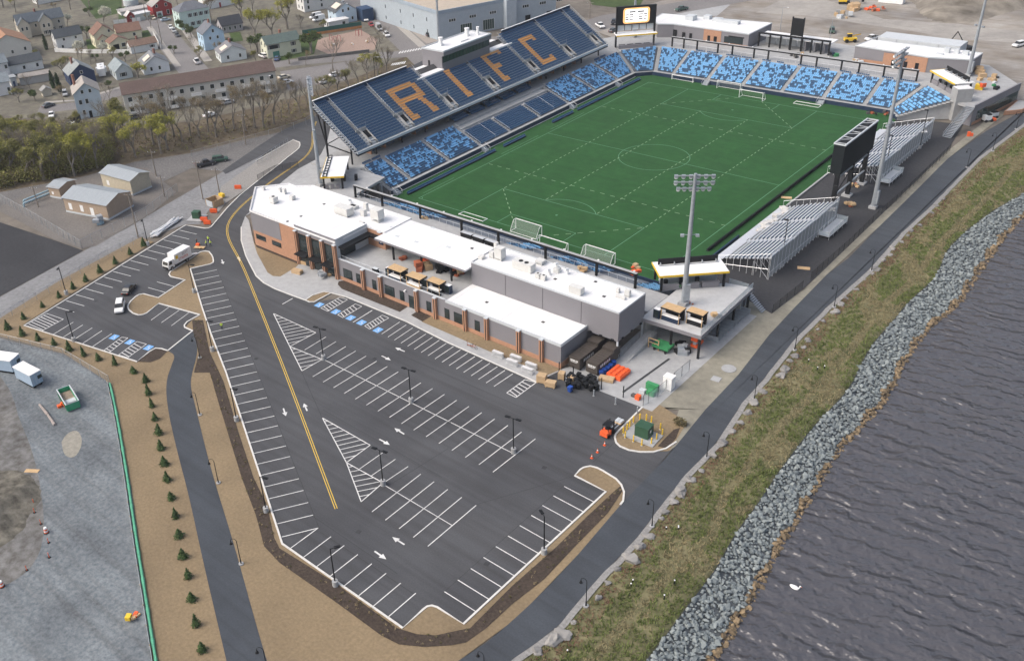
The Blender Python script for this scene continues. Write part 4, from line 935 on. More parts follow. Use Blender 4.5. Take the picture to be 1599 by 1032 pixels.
def goal(label,x0,x1,y,back,h=2.44,d=2.2,net=True,yb=None):
 g=thing('football_goal',label,'goal',((x0+x1)/2,y,.02),'football goals')
 k=MB()
 k.tube((x0,y,0),(x0,y,h),.085,n=8);k.tube((x1,y,0),(x1,y,h),.085,n=8);k.tube((x0,y,h),(x1,y,h),.085,n=8);k.build('front_frame',M_white,g)
 k=MB();yy=y+back*d
 for x in (x0,x1): k.tube((x,y,0),(x,yy,.05),.06,n=6);k.tube((x,y,h),(x,y+back*d*.4,h),.05,n=6);k.tube((x,y+back*d*.4,h),(x,yy,.05),.05,n=6)
 k.tube((x0,yy,.05),(x1,yy,.05),.06,n=6);k.build('rear_frame',M_white,g)
 if net:
  k=MB();ym=y+back*d*.4
  k.add([(x0,ym,h),(x1,ym,h),(x1,yy,.05),(x0,yy,.05),(x0,y,h),(x1,y,h),(x0,y,0),(x1,y,0)],[(0,1,2,3),(4,5,1,0),(6,4,0,3),(7,5,1,2)]);k.build('net',M_net,g)
 return g
goal('white goal with grey net standing on the near goal line',-3.66,3.66,-55.0,-1)
goal('white folding goal right of the near goal, in front of the black frame',16.7,24.1,-57.0,-1)
goal('low white goal frame tucked behind the near goal',4.9,12.5,-57.5,-1,1.6,1.2,False)
goal('white goal frame lying flat left of the near goal',-19.4,-12.1,-56.8,1,.18,1.9,False)
goal('white goal with net standing on the far goal line',-3.66,3.66,55.5,1)
goal('white goal pushed against the navy wall left of the far goal',-13.4,-5.8,60.4,1,2.44,1.5)
goal('low white goal by the far left corner wall',-29.5,-22.2,61.4,1,1.5,.7,False)
goal('white goal frame lying flat right of the far goal',11.9,19.3,60.0,-1,.18,1.9,False)
for i,(x,y,rz) in enumerate(((-40.3,-56.2,90),(-40.3,-20.6,90),(-40.3,21.5,90),(-40.3,47,90),(-17.8,61.6,0),(18.4,61.7,0))):
 t_=thing('gate_ramp',f'small grey gangway gate at the pitch wall, {nth(i + 1)} round from the near left corner','gate',(x,y,0),'pitch wall gates')
 c,s_=math.cos(R(rz)),math.sin(R(rz));k=MB()
 for j in range(4): k.box(x+s_*(-.9+j*.45)*(1 if rz else 0),y-(0 if rz else (j*.45-.9)),.02,1.8 if not rz else .45,.45 if not rz else 1.8,1.15-.28*(j if rz else j))
 k.build('steps',M_galv,t_)
 k=MB()
 for s2 in (-1,1):
  if rz: k.tube((x-.9,y+s2*.95,2.1),(x+.9,y+s2*.95,1.0),.04,n=4);k.tube((x+.9,y+s2*.95,0),(x+.9,y+s2*.95,1.0),.04,n=4)
  else: k.tube((x+s2*.95,y+.9,2.1),(x+s2*.95,y-.9,1.0),.04,n=4);k.tube((x+s2*.95,y-.9,0),(x+s2*.95,y-.9,1),.04,n=4)
 k.build('hand_rail',M_alu,t_)
# ================================================================== NEAR BUILDING
nb_=thing('club_building','long club building of terracotta brick and grey panels with bright white roofs','building',(0,-88,0))
FY=-96.6
tall=[(-47.7,FY),(-19.3,FY),(-19.3,-87.2),(-14.0,-87.2),(-14.0,-78.9),(-46.3,-78.6),(-49.5,-81.2),(-52.1,-81.0),(-57.4,-87.1)]
MB().prism(tall,0,8.55).build('tall_block',M_brick,nb_)
roofp=MB();roofp.prism([(p[0]*.998-.03,p[1]) for p in tall],8.552,8.62);tr_=roofp.build('roof',M_roof,nb_)
k=MB();k.kerb(tall,.35,8.55,8.95,0,True);k.build('parapet',M_roof,nb_)
k=MB();k.bx(-57,-57,-97,-97,0,0);
def facade(name,m,x0,x1,z0,z1,d=.04,parent=nb_,y=FY):
 k=MB();k.bx(x0,x1,y-d,y-.001,z0,z1);return k.build(name,m,parent)
facade('upper_panel',M_grey,-47.72,-37.6,4.0,8.97,.06)
k=MB();a,b_=Vector((-47.7,FY)),Vector((-57.4,-87.1));nrm=Vector((-.70,-.714))*.05
k.add([(*(a+nrm),4.0),(*(b_+nrm),4.0),(*(b_+nrm),8.97),(*(a+nrm),8.97),(*a,4.0),(*b_,4.0),(*b_,8.97),(*a,8.97)],[(1,0,3,2),(0,1,5,4),(3,7,6,2)]);k.build('upper_panel',M_grey,nb_)
def window(x0,x1,z0,z1,n_=2,y=FY,glass=M_dkglass,parent=nb_):
 w=facade('window',M_black,x0,x1,z0,z1,.07,parent,y)
 for i in range(n_):
  a=x0+.08+(x1-x0-.16)*i/n_+.04;c=x0+.08+(x1-x0-.16)*(i+1)/n_-.04
  facade('pane',glass,a,c,z0+.1,z1-.1,.085,w,y)
 return w
window(-46.9,-43.4,2.0,3.2,4);window(-41.2,-38.0,2.0,3.2,3)
facade('fascia',M_grey,-32.4,-19.28,7.75,9.45,.08)
k=MB();k.bx(-32.0,-19.65,FY+.5,-87.2,8.63,9.25);k.build('raised_roof',M_roof,nb_)
k=MB();k.bx(-32.4,-19.3,FY,FY+.5,8.95,9.45);k.bx(-19.65,-19.3,FY+.5,-87.2,8.95,9.45);k.build('parapet',M_roof,nb_)
pil=[-31.9,-27.6,-23.4,-19.5]
for x in pil:
 p_=facade('pilaster',M_brick,x-.38,x+.38,0,8.1,.65)
 facade('slot',M_black,x-.10,x+.10,.05,7.9,.67,p_);facade('cap',M_greylt,x-.42,x+.42,8.11,8.3,.7,p_)
for a,c in zip(pil,pil[1:]):
 w=facade('tall_window',M_black,a+.5,c-.5,.1,7.6,.06)
 for i in range(3):
  for z0,z1 in ((.2,2.7),(3.6,5.4),(5.5,7.5)):
   x0=a+.6+i*(c-a-1.2)/3;facade('pane',M_dkglass,x0+.03,x0+(c-a-1.2)/3-.06,z0,z1,.09,w)
 k=MB();k.bx(a+.45,c-.45,FY-1.9,FY-.1,3.1,3.35);k.build('awning',M_black,nb_)
k=MB();k.bx(-19.3,-19.22,FY,-87.2,4.6,9.45);k.build('terrace_side_wall',M_greylt,nb_)  # paler grey paints the overcast light on this side into the wall
k=MB();k.bx(-19.22,-19.15,-95.6,-91.2,4.7,7.0);sg=k.build('terrace_window',M_black,nb_)
for i in range(4): k=MB();y=-95.5+i*1.08;k.bx(-19.15,-19.13,y,y+.98,4.8,6.9);k.build('pane',M_dkglass,sg)
k=MB();k.bx(-19.2,-17.4,-96.0,-87.2,7.2,7.6);k.bx(-17.4,-13,-88.4,-87.25,7.2,7.6);k.build('terrace_awning',M_black,nb_)
k=MB();k.bx(-15.9,-14.6,-87.3,-87.22,5.6,7.1);sgn=k.build('wall_sign',M_navy,nb_)
k=MB();k.strip([(0,0)]*0+[(1,1),(1.1,1)],.1,0) if False else None
ring=[(-15.25+.26*math.cos(q*.5236),6.35+.42*math.sin(q*.5236)) for q in range(12)];ring2=[(-15.25+.13*math.cos(q*.5236),6.35+.27*math.sin(q*.5236)) for q in range(12)]
k.add([(x,-87.32,z) for x,z in ring]+[(x,-87.32,z) for x,z in ring2],[(i,(i+1)%12,12+(i+1)%12,12+i) for i in range(12)]);k.build('sign_numeral',M_white,sgn)
k=MB();k.bx(-19.2,37.9,FY,-88.4,0,4.5);k.build('front_range',M_grey,nb_)
k=MB();k.bx(-19.15,11,-96.3,-79.0,4.5,4.6);k.build('terrace_floor',M_conc,nb_)
k=MB();k.bx(-19.15,11,FY,FY+.35,4.52,5.0);k.build('terrace_parapet',M_grey,nb_)
k=MB();k.bx(-19.1,10.8,FY-.05,FY+.4,5.0,5.06);k.build('parapet_cap',M_greylt,nb_)
k=MB();[k.tube((x,FY+.55,4.6),(x,FY+.55,5.7),.03,n=4) for x in np.arange(-19,11,2.0)];k.tube((-19,FY+.55,5.7),(11,FY+.55,5.7),.035,n=4);k.build('terrace_rail',M_galv,nb_)
k=MB();k.bx(11.0,37.9,FY+.2,-88.3,4.52,4.85);k.build('low_roof',M_roof,nb_)
k=MB();k.kerb([(11.0,FY+.12),(37.8,FY+.12),(37.8,-88.4)],.25,4.5,5.05);k.build('parapet',M_greylt,nb_)
facade('brick_base',M_brick,-19.1,37.88,0,.95,.05)
k=MB();k.bx(37.88,37.95,FY-.03,-93.5,0,1.2);k.build('brick_base',M_brick,nb_)
for q in ((571.4,451.5),(597.9,462.8),(653.3,485.5),(683.5,496.3),(727.7,516.6),(760.5,530.5),(808.3,551.9),(842.8,567)):
 x=G(*q).x;p_=facade('pilaster',M_brick,x-.36,x+.36,0,4.75,.6);facade('slot',M_black,x-.10,x+.10,.05,4.6,.62,p_);facade('cap',M_greylt,x-.4,x+.4,4.76,4.95,.65,p_)
for q,wide in (((542.5,429.3),1),((607.9,455.3),1),((717,498.5),1),((558.8,435.9),0),((583.5,446),0),((627.6,462.8),0),((669.7,479.2),0),((697.9,490.6),0),((744.8,509.6),0)):
 x=G(q[0],q[1],2).x;window(x-(1.35 if wide else .6),x+(1.35 if wide else .6),.98,3.2,3 if wide else 1)
x=G(646,482).x;window(x-1.0,x+1.0,.05,2.9,2)
k=MB();k.box(G(634,455,3.5).x,FY-.3,3.6,.3,.5,.25);k.build('wall_lamp',M_white,nb_)
k=MB();k.bx(-14.0,10.9,-90.3,-79.3,8.35,8.7);k.build('terrace_canopy',[M_roof],nb_)
k=MB();k.bx(-14.0,10.9,-90.38,-90.3,8.3,8.72);k.build('canopy_fascia',M_grey,nb_)
for x in (-9.5,-1.5,6.5):
 for y in (-89.4,-80): k=MB();k.box(x,y,4.6,.32,.32,3.75);k.build('canopy_column',M_black,nb_)
k=MB();k.bx(10.9,44.3,-88.38,-79.7,3.9,9.55);k.build('plant_block',M_grey,nb_)
k=MB();k.bx(10.9,37.5,-88.3,-79.8,0,3.89);k.build('lower_wall',M_grey,nb_)
for x in (19.3,28,36.5): k=MB();k.bx(x-.03,x+.03,-88.41,-88.37,5.1,9.5);k.build('panel_joint',M_black,nb_)
for y in (-88.23,-79.88): k=MB();k.bx(44.0,44.3,y-.13,y+.13,0,3.88);k.build('corner_column',M_greylt,nb_)
for x,y in ((38.6,-88.42),(40.8,-88.42),(43.2,-88.42)): k=MB();k.box(x,y-.15,3.95,.5,.35,.2);k.build('wall_lamp',M_black,nb_)
for y in (-87,-84,-81): k=MB();k.box(44.45,y,4.0,.3,.45,.2);k.build('wall_lamp',M_black,nb_)
pr=MB();pr.bx(11.1,44.1,-88.2,-79.9,9.552,9.62);prf=pr.build('plant_roof',M_roof,nb_)
k=MB();k.kerb([(10.98,-88.3),(44.22,-88.3),(44.22,-79.78),(10.98,-79.78)],.22,9.55,9.85,0,True);k.build('parapet',M_greylt,nb_)
M_unit=mat('plant_casing',(.58,.58,.56),.6,.06,1)
def unit(parent,px,z,sx,sy,h,fans=0,legs=0,name='rooftop_unit'):
 p=G(px[0],px[1],z);k=MB();k.box(p.x,p.y,z+legs,sx,sy,h);k.box(p.x,p.y,z,sx*.9,sy*.9,.12)
 if legs:
  for a in (-1,1):
   for c in (-1,1): k.box(p.x+a*sx*.42,p.y+c*sy*.42,z,.1,.1,legs)
 u_=k.build(name,M_unit,parent)
 for i in range(fans):
  f=MB();x=p.x+(i-(fans-1)/2)*sx/max(1,fans)*.6;f.tube((x,p.y,z+legs+h),(x,p.y,z+legs+h+.06),min(sx,sy)*.26,n=12);f.build('fan',M_black,u_)
 return u_
for q in (((537.5,335),4.2,2.2,1.7,0,.3),((590,345),2.4,2.0,2.1,0,.8),((428,317),1.6,1.4,1.3,1,.3),((457,312),1.1,1.1,.9,0,.2),((445,303),.7,.7,1.4,0,0),((438,300),.6,.6,1.1,0,0),((412,297),.6,.6,1.0,0,0),
    ((552,325),2.2,1.5,.5,2,.2),((568,337),1.2,1.0,1.3,0,.2),((572,329),1.0,.8,1.9,0,0),((533,358),.8,.5,.5,0,0),((565,350),1.4,.6,.4,0,.2)):
 unit(tr_,q[0],8.62,q[1],q[2],q[3],q[4],q[5])
for q in (((818,421),4.4,1.7,1.5,2,.2),((781,405),1.7,1.5,2.2,0,.4),((769,402),1.0,1.0,1.0,0,.3),((844,412),1.6,1.4,.5,0,.4),((870,425),1.1,1.1,1.0,0,0),((900,458),2.6,1.3,1.3,0,.2),((840,434),1.0,.8,.8,1,.2),((849,437),1.0,.8,.8,1,.2),
    ((775,390),.7,.7,1.6,0,0),((969,466),2.0,.5,.4,0,.2),((980,463),1.0,.7,1.1,0,.3),((965,457),.6,.6,.7,0,.3),((752,404),1.0,1.0,.7,0,0)):
 unit(prf,q[0],9.62,q[1],q[2],q[3],q[4],q[5])
for px_,z,par in (((870,418),10.4,prf),((886,427),9.7,prf),((858,428),9.7,prf),((548,318),8.4,tr_)):
 p=G(*px_,z);k=MB();k.tube((p.x,p.y,z-.3),(p.x,p.y,z+.9),.28,n=10);k.tube((p.x,p.y,z+.9),(p.x,p.y-.9,z+1.1),.28,n=10);k.build('duct',M_white,par)
for px_,z,par in (((449,346),8.63,tr_),((506,319),8.63,tr_),((520,353),8.63,tr_),((470,338),8.63,tr_),((737,388),8.71,nb_),((760,472),4.86,nb_),((848,503),4.86,nb_),((867,436),9.63,prf),((930,440),9.63,prf),((943,463),9.63,prf)):
 p=G(*px_,z);k=MB();k.box(p.x,p.y,z,.55,.55,.08);k.build('roof_drain',M_asph_old,par)
for px_ in ((592,363),(620,369),(650,378),(700,386),(612,355),(676,356)):
 p=G(*px_,8.7);k=MB();k.box(p.x,p.y,8.7,1.0,.6,.07);k.build('roof_patch',M_greylt,nb_)
# ================================================================== FAR BUILDINGS
def hall(label,poly,z0,z1,bands,name='concession_building',units=()):
 cx_=sum(p[0] for p in poly)/len(poly);cy_=sum(p[1] for p in poly)/len(poly)
 h=thing(name,label,'building',(cx_,cy_,z0))
 MB().prism(poly,z0,z1-.25).build('wall',M_grey,h)
 rf=MB().prism(poly,z1-.248,z1-.1).build('roof',M_roof,h)
 k=MB();k.kerb(poly,.3,z1-.25,z1+.1,0,True);k.build('parapet',M_greylt,h)
 for nm,m_,x0,x1,y,a,c in bands:
  k=MB();k.bx(x0,x1,y-.06,y-.002,a,c);k.build(nm,m_,h)
 for x,y,sx,sy,hh in units: k=MB();k.box(x,y,z1-.1,sx,sy,hh);k.build('rooftop_unit',M_greylt,rf)
 return h
hall('white-roofed grey and brick hall behind the lit scoreboard, leftmost beyond the far goal',[(-50,86.8),(-45,89.0),(-17.5,88.4),(-17.2,104.5),(-56,100),(-55,92)],CZ,9.6,
  [('brick_panel',M_brick,-33.5,-27.2,88.58,CZ,9.3),('door',M_black,-41.5,-40.4,88.75,CZ,7.3),('door',M_black,-38.8,-37.8,88.72,CZ,7.3),('door',M_black,-32,-31,88.52,CZ,7.4),('door',M_black,-29.7,-28.6,88.5,CZ,7.4),('glass_front',M_dkglass,-26,-17.6,88.5,CZ+.8,7.9),('brick_base',M_brick,-26,-17.6,88.44,CZ,CZ+.8),('shutter',M_black,-45,-43.6,88.8,CZ,7.8),('lamp',M_black,-24.5,-19,88.4,7.95,8.3)],
  units=((-34,99,3,2,1.2),(-30,98.5,8,2,1.1),(-43,97,3,3,1.6),(-38.5,100.5,2.2,2,1.3)))
hall('white-roofed low hall of grey and brick in the middle right beyond the far goal',[(15.5,91.2),(37.5,88.6),(48.2,91.5),(48.6,99.5),(17,99.5)],CZ,9.5,
  [('brick_panel',M_brick,25,37.3,88.55,CZ,9.2),('door',M_black,27.5,28.6,88.45,CZ,7.4),('door',M_black,31,32,88.45,CZ,7.4),('door',M_black,34.2,35.2,88.45,CZ,7.4),('brick_base',M_brick,17,25,90.05,CZ,CZ+1)],
  units=((40,96,1.4,1.4,1.4),(42.5,96.3,1.3,1.3,1.3),(45,96,1.6,1.2,1.2),(39,93,2,1,.4)))
k=MB();k.add([(x,y,z) for x,y,z in ((37.6,88.5,CZ),(47,91.0,CZ),(47,91.0,7.9),(37.6,88.5,7.9))],[(0,1,2,3)])
sh=thing('storage_shed','pale grey corrugated shed behind the middle right hall beyond the far goal','shed',(30,104,CZ))
k=MB();k.bx(18.5,42,101,108,CZ-5,10.2);k.build('wall',M_greylt,sh)
for i in range(3): k=MB();k.bx(24+i*6,24.12+i*6,100.9,100.98,CZ,10);k.build('seam',M_galv,sh)
gt=thing('entrance_gate','black framed open entrance with white roof beyond the far goal','gate',(-4,94,CZ))
for x in (-15.9,-12.2,-8.6,-5.2,-1.6,1.5,4.8,7.2): k=MB();k.box(x,92.7,CZ,.45,.45,4.0);k.build('post',M_black,gt)
k=MB();k.bx(-16.2,7.5,92.4,93.0,9.0,9.5);k.build('beam',M_black,gt)
k=MB();k.bx(-16,7.3,93.1,99,8.2,8.5);k.build('canopy',M_roof,gt)
for i in range(4): k=MB();k.bx(-15.6+i*3.55,-12.4+i*3.55,97.5,97.8,CZ,8.1);k.build('wall_panel',M_greylt,gt)
for i in range(3): k=MB();k.bx(-1.2+i*3.1,-.6+i*3.1,93.4,98,CZ,8.1);k.build('ticket_booth',M_grey,gt)
dp=thing('display_sign','tall narrow dark display seen from behind above the far entrance','display',(-4,92.9,CZ))
k=MB();k.bx(-5.6,-2.2,93.1,93.6,9.6,15.0);k.build('panel',M_black,dp)
for x in (-5.75,-2.05): k=MB();k.bx(x-.15,x+.15,93.1,93.6,CZ,15.4);k.build('post',M_black,dp)
rb=thing('restaurant_building','grey building with long green glass front beside the far riverside path','building',(58.5,77,0))
k=MB();k.prism([(55.5,64.2),(57.6,63.6),(62,89.2),(56.5,90)],0,4.38);k.build('wall',M_grey,rb)
k=MB();a,b_=Vector((57.6,63.6)),Vector((62,89.2));n_=Vector((.985,-.17));
def rbq(u,d,z): p=a.lerp(b_,u)+n_*d;return (p.x,p.y,z)
k=MB();k.add([rbq(.1,.05,.9),rbq(.98,.05,.9),rbq(.98,.05,3.6),rbq(.1,.05,3.6)],[(0,1,2,3)]);gl=k.build('glass_front',M_grnglass,rb)
for i in range(17): u=.1+.055*i;k=MB();k.add([rbq(u-.002,.1,.9),rbq(u+.002,.1,.9),rbq(u+.002,.1,3.6),rbq(u-.002,.1,3.6)],[(0,1,2,3)]);k.build('mullion',M_black,gl)
k=MB();k.add([rbq(.02,.12,0),rbq(1,.12,0),rbq(1,.12,.9),rbq(.02,.12,.9)],[(0,1,2,3)]);k.build('brick_base',M_brick,rb)
k=MB();k.add([rbq(0,.15,3.6),rbq(1,.15,3.6),rbq(1,.15,5.6),rbq(0,.15,5.6),rbq(0,-.3,5.6),rbq(1,-.3,5.6)],[(0,1,2,3),(3,2,5,4)]);k.build('fascia',M_grey,rb)
br=thing('planter_wall','low brick planter with concrete top beside the far right glass front','planter',(65,80,0));k=MB();k.prism([(62.2,76.6),(65.6,80.5),(67,88),(62.6,88)],0,1.1);k.build('brick_wall',M_brick,br);k=MB();k.prism([(62.5,77.3),(65.4,80.8),(66.7,87.8),(62.8,87.8)],1.101,1.15);k.build('top',M_conc,br)
tw=thing('stair_tower','pale concrete block stair tower at the end of the far right seats','tower',(53,68,0))
k=MB();k.box(53.0,67.9,0,4.2,3.2,8.6,R(42));k.build('shaft',M_conc,tw)
for j in range(8):
 k=MB();k.box(53.0,67.9,.95+j*1.05,4.24,3.24,.05,R(42));k.build('course_joint',M_conc_dk,tw)
k=MB();k.box(53.0,67.9,8.602,3.9,2.9,.1,R(42));k.build('roof',M_roof,tw)
st=thing('outside_stair','long grey metal stair climbing from the river side to the far right terrace','stair',(56,59,0))
for i in range(22):
 t=i/21;k=MB();k.box(55.5+1.2*t,52.2+12*t,.1+4.8*t,1.9,.55,.06,R(-5));k.build('tread',M_galv,st)
for s_ in (-1.0,1.0):
 k=MB();k.beam((55.5+s_,52.0,.2),(56.7+s_,64.3,5.0),.1,.35);k.build('stringer',M_galv,st)
 k=MB();k.tube((55.5+s_,52.0,1.2),(56.7+s_,64.3,6.1),.05,n=4);[k.tube((55.5+s_+1.2*t,52+12.3*t,.2+4.8*t),(55.5+s_+1.2*t,52+12.3*t,1.2+4.9*t),.03,n=4) for t in np.linspace(0,1,9)];k.build('hand_rail',M_galv,st)
nt_=thing('raised_terrace','raised concrete terrace on dark posts at the near right corner','terrace',(50,-70,0))
tpoly=[(44.05,-80.4),(55.6,-79.8),(55.1,-58.8),(50.2,-59.8),(44.05,-66)]
MB().prism(tpoly,4.55,4.95).build('slab',mat('terrace_slab',(.46,.465,.465),.85,.08,.8,big=.1,bigscale=.15),nt_)
k=MB();k.kerb([(44.4,-80.45),(55.65,-79.85),(55.15,-58.75)],.12,4.3,5.0);k.build('edge_beam',M_grey,nt_)
k=MB();k.kerb([(55.5,-79.7),(55.0,-58.9)],.05,5.0,6.05);k.build('rail_screen',M_glassrail,nt_)
k=MB();[k.tube((55.5-.5*t,-79.7+20.8*t,4.95),(55.5-.5*t,-79.7+20.8*t,6.1),.04,n=4) for t in np.linspace(0,1,12)];k.tube((55.5,-79.7,6.1),(55,-58.9,6.1),.05,n=4);k.build('hand_rail',M_galv,nt_)
for x,y in ((55.3,-79.5),(55.0,-72),(54.8,-65.5),(54.6,-59.2),(50,-79.8),(46,-66)): k=MB();k.box(x,y,0,.35,.35,4.54);k.build('post',M_black,nt_)
k=MB();k.bx(44.1,44.5,-79,-61,0,4.3);k.bx(44.1,54,-61,-60.6,0,3.2);k.build('back_wall',M_conc_dk,nt_)
k=MB();k.bx(44.5,54.5,-79.0,-78.7,0,.01)
stN=thing('terrace_stair','grey metal stair and landing behind the near right terrace','stair',(53,-57,0))
k=MB();k.bx(49.5,53.6,-58.9,-57.2,3.4,3.5);k.build('landing',M_galv,stN)
for i in range(11): k=MB();k.box(53.9+i*.32,-58+i*.02,3.2-i*.3,.36,1.6,.05);k.build('tread',M_galv,stN)
for x,y in ((49.7,-57.3),(53.4,-57.3),(53.4,-58.8)): k=MB();k.tube((x,y,0),(x,y,4.6),.07,n=6);k.build('post',M_galv,stN)
k=MB();k.kerb([(49.5,-57.2),(53.6,-57.2)],.05,3.5,4.6);k.build('screen',M_glassrail,stN)
rm=thing('loading_ramp','concrete ramp with galvanised rails under the grey plant block','ramp',(45.5,-83,0))
k=MB();k.add([(44.4,-88.2,.06),(46.2,-88.2,.06),(46.2,-78,1.5),(44.4,-78,1.5),(44.4,-78,.05),(46.2,-78,.05)],[(0,1,2,3),(1,5,2),(0,3,4),(2,5,4,3)]);k.build('slope',M_conc,rm)
for x in (44.45,46.2):
 k=MB();k.tube((x,-88.2,1.1),(x,-78,2.6),.04,n=4);k.tube((x,-88.2,.6),(x,-78,2.1),.03,n=4);[k.tube((x,y,.1+(y+88.2)*.14),(x,y,1.1+(y+88.2)*.147),.03,n=4) for y in np.arange(-88.2,-78,1.3)];k.build('hand_rail',M_galv,rm)
rk=thing('barrier_racks','stacked grey crowd barriers stored under the right edge of the near terrace','barriers',(54,-65,0))
for i in range(12): k=MB();y=-73+i*1.15;k.kerb([(52.4,y),(55.6,y+.4)],.08,.1,1.15);k.build('barrier',M_galv,rk)
# ================================================================== KIOSKS, FRIDGES, CRATES ON THE TERRACES
def kiosk(label,px,z,sc=1.0,rz=0.0,base=M_navy):
 p=G(px[0],px[1],z);t_=thing('timber_kiosk',label,'kiosk',(p.x,p.y,z),'timber kiosks')
 w,d,h=3.6*sc,2.2*sc,2.5
 k=MB();k.box(p.x,p.y-d*.38,z,w,d*.22,1.0,rz);k.build('counter',base,t_)
 k=MB();k.box(p.x,p.y-d*.30,z+1.001,w*.9,d*.5,.05,rz);k.build('worktop',M_white,t_)
 for a in (-1,1):
  for c in (-1,1): k=MB();k.box(p.x+a*w*.48,p.y+c*d*.47,z,.12,.12,h);k.build('post',M_wood,t_)
 k=MB();k.bx(p.x-w*.5,p.x+w*.5,p.y+d*.3,p.y+d*.46,z,z+1.9);k.build('back_shelf',M_black,t_)
 k=MB();k.kerb([(p.x-w*.52,p.y-d*.52),(p.x+w*.52,p.y-d*.52),(p.x+w*.52,p.y+d*.52),(p.x-w*.52,p.y+d*.52)],.1,z+h-.25,z+h,0,True);k.build('roof_trim',M_black,t_)
 for i in range(7): k=MB();yy=p.y-d*.5+d*(i+.5)/7;k.bx(p.x-w*.52,p.x+w*.52,yy-d*.055,yy+d*.055,z+h+.01,z+h+.08);k.build('roof_slat',M_wood,t_)
 return t_
kiosk('timber topped kiosk on the roof terrace, nearest the light grey wall',(622,436),4.6)
kiosk('timber topped kiosk in the middle of the roof terrace',(651,448),4.6,base=M_card)
kiosk('timber topped kiosk on the roof terrace nearest the grey plant block',(682,456),4.6,.9,base=M_black)
kiosk('timber topped kiosk on the near right terrace by the floodlight tower',(1050,499),4.95)
kiosk('timber topped kiosk on the near right terrace nearest the river',(1087,505),4.95,.85,base=M_black)
def fridge(label,px,z):
 p=G(px[0],px[1],z);t_=thing('drinks_fridge',label,'fridge',(p.x,p.y,z),'drinks fridges')
 k=MB();k.box(p.x,p.y,z+.12,1.2,.9,1.75);k.build('cabinet',M_navy,t_);k=MB();k.box(p.x,p.y,z+1.871,1.15,.85,.05);k.build('top',M_white,t_)
 k=MB();k.box(p.x,p.y-.46,z+.3,1.0,.04,1.4);k.build('door',M_dkglass,t_)
 for a in (-.45,.45): k=MB();k.box(p.x+a,p.y,z,.12,.8,.12);k.build('foot',M_galv,t_)
fridge('dark fridge with white top at the left end of the roof terrace kiosks',(608,431),4.6)
fridge('dark fridge with white top between the roof terrace kiosks',(665,448),4.6)
fridge('dark fridge with white top at the right end of the roof terrace kiosks',(701,458),4.6)
fridge('dark fridge with white top on the near right terrace',(1026,496),4.95)
p=G(587,426,4.6);sb_=thing('black_cabinet','small black cabinet standing alone on the roof terrace','cabinet',tuple(p));k=MB();k.box(p.x,p.y,4.75,1.3,.7,.9);k.build('body',M_black,sb_);k=MB();k.box(p.x,p.y,5.651,1.3,.75,.05);k.build('top',M_greylt,sb_);[MB().box(p.x+a,p.y,4.6,.1,.6,.15).build('leg',M_galv,sb_) for a in (-.55,.55)]
def heap(name,label,cat,c,z,n_,r,size,mats,seed,hmax=1.2):
 rg=random.Random(seed);t_=thing(name,label,cat,(c[0],c[1],z))
 for i in range(n_):
  a,q=rg.uniform(0,6.28),r*math.sqrt(rg.random());s_=size*rg.uniform(.6,1.3);lv=rg.choice((0,0,1))*size*.6
  k=MB();k.box(c[0]+q*math.cos(a),c[1]+q*math.sin(a),z+min(lv,hmax),s_*rg.uniform(.7,1.5),s_,s_*rg.uniform(.4,.9),rg.uniform(0,3));k.build('bundle',rg.choice(mats),t_)
 return t_
M_rust=mat('rust_red',(.33,.10,.05),.8,.2,1)
def hp(label,px,z,*a,name='goods_pile',cat='goods'): p=G(px[0],px[1],z);return heap(name,label,cat,(p.x,p.y),z,*a)
hp('orange brown wrapped goods piled under the terrace canopy',(658,418),4.6,7,1.8,1.3,[M_rust,M_orange,M_card],3)
hp('small pile of brown parts on the terrace by the brick wall',(627,405),4.6,6,.8,.7,[M_card,M_rust],4)
hp('black shelving and machines under the right end of the terrace canopy',(700,424),4.6,9,2.0,1.2,[M_black,M_black,M_navy],5,1.5)
hp('brown boxes under the right end of the terrace canopy',(716,428),4.6,6,1.0,.9,[M_card,M_rust],6)
hp('tan bundle lying on the near concourse by the frame',(664,342),CZ,6,.8,.7,[M_card,M_greylt],7)
hp('tan bundle lying on the near concourse by the plant block',(911,425),CZ,7,1.0,.7,[M_card,M_wood],8)
hp('orange and red gear lying below the near frame right end',(992,424),4.4,6,1.2,.8,[M_orange,M_card],9)
hp('pallet of pale goods on the near right terrace edge',(1118,493),4.95,5,.8,.7,[M_wood,M_greylt],10)
hp('red frames lying at the foot of the near right floodlight tower',(1079,475),4.95,4,.7,.35,[M_rust],11)
hp('wrapped goods on the pavement by the entrance',(507,431),.12,7,1.6,.9,[M_card,M_galv,M_greylt],12)
hp('brown crates and boards on the far concourse',(1243,88),CZ,10,2.2,.7,[M_wood,M_card,M_asph_old],13)
hp('pale boxes stacked on the far concourse by the grey hall',(1337,99),CZ,4,1.5,1.3,[M_card,M_greylt],14)
hp('patio tables and boxes on the far right terrace',(1545,125),CZ,9,3.0,1.0,[M_wood,M_card,M_greylt,M_black],15)
hp('long timber crates on the far right terrace by the hall',(1530,114),CZ,3,1.5,2.2,[M_wood],16,0)
hp('orange lift platform on the far right terrace',(1532,140),CZ,3,.6,1.5,[M_orange,M_safyel,M_galv],17)
hp('green and black machine on the far right terrace corner',(1553,139),CZ,5,.8,1.1,[mat('machine_green',(.05,.25,.10),.5,.1,2),M_black],18)
hp('green cart and dark boxes on the far concourse',(1300,88),CZ,6,1.2,1.2,[MATS['machine_green'],M_navy,M_black],19)
hp('pale wrapped gear heaped by the far right corner of the pitch',(1350,166),.02,14,3.6,.9,[M_greylt,M_galv,M_black],20)
hp('dark brush and timber heaped by the far right corner flag',(1372,178),.02,16,3.0,.7,[M_black,M_rust,M_asph_old],21)
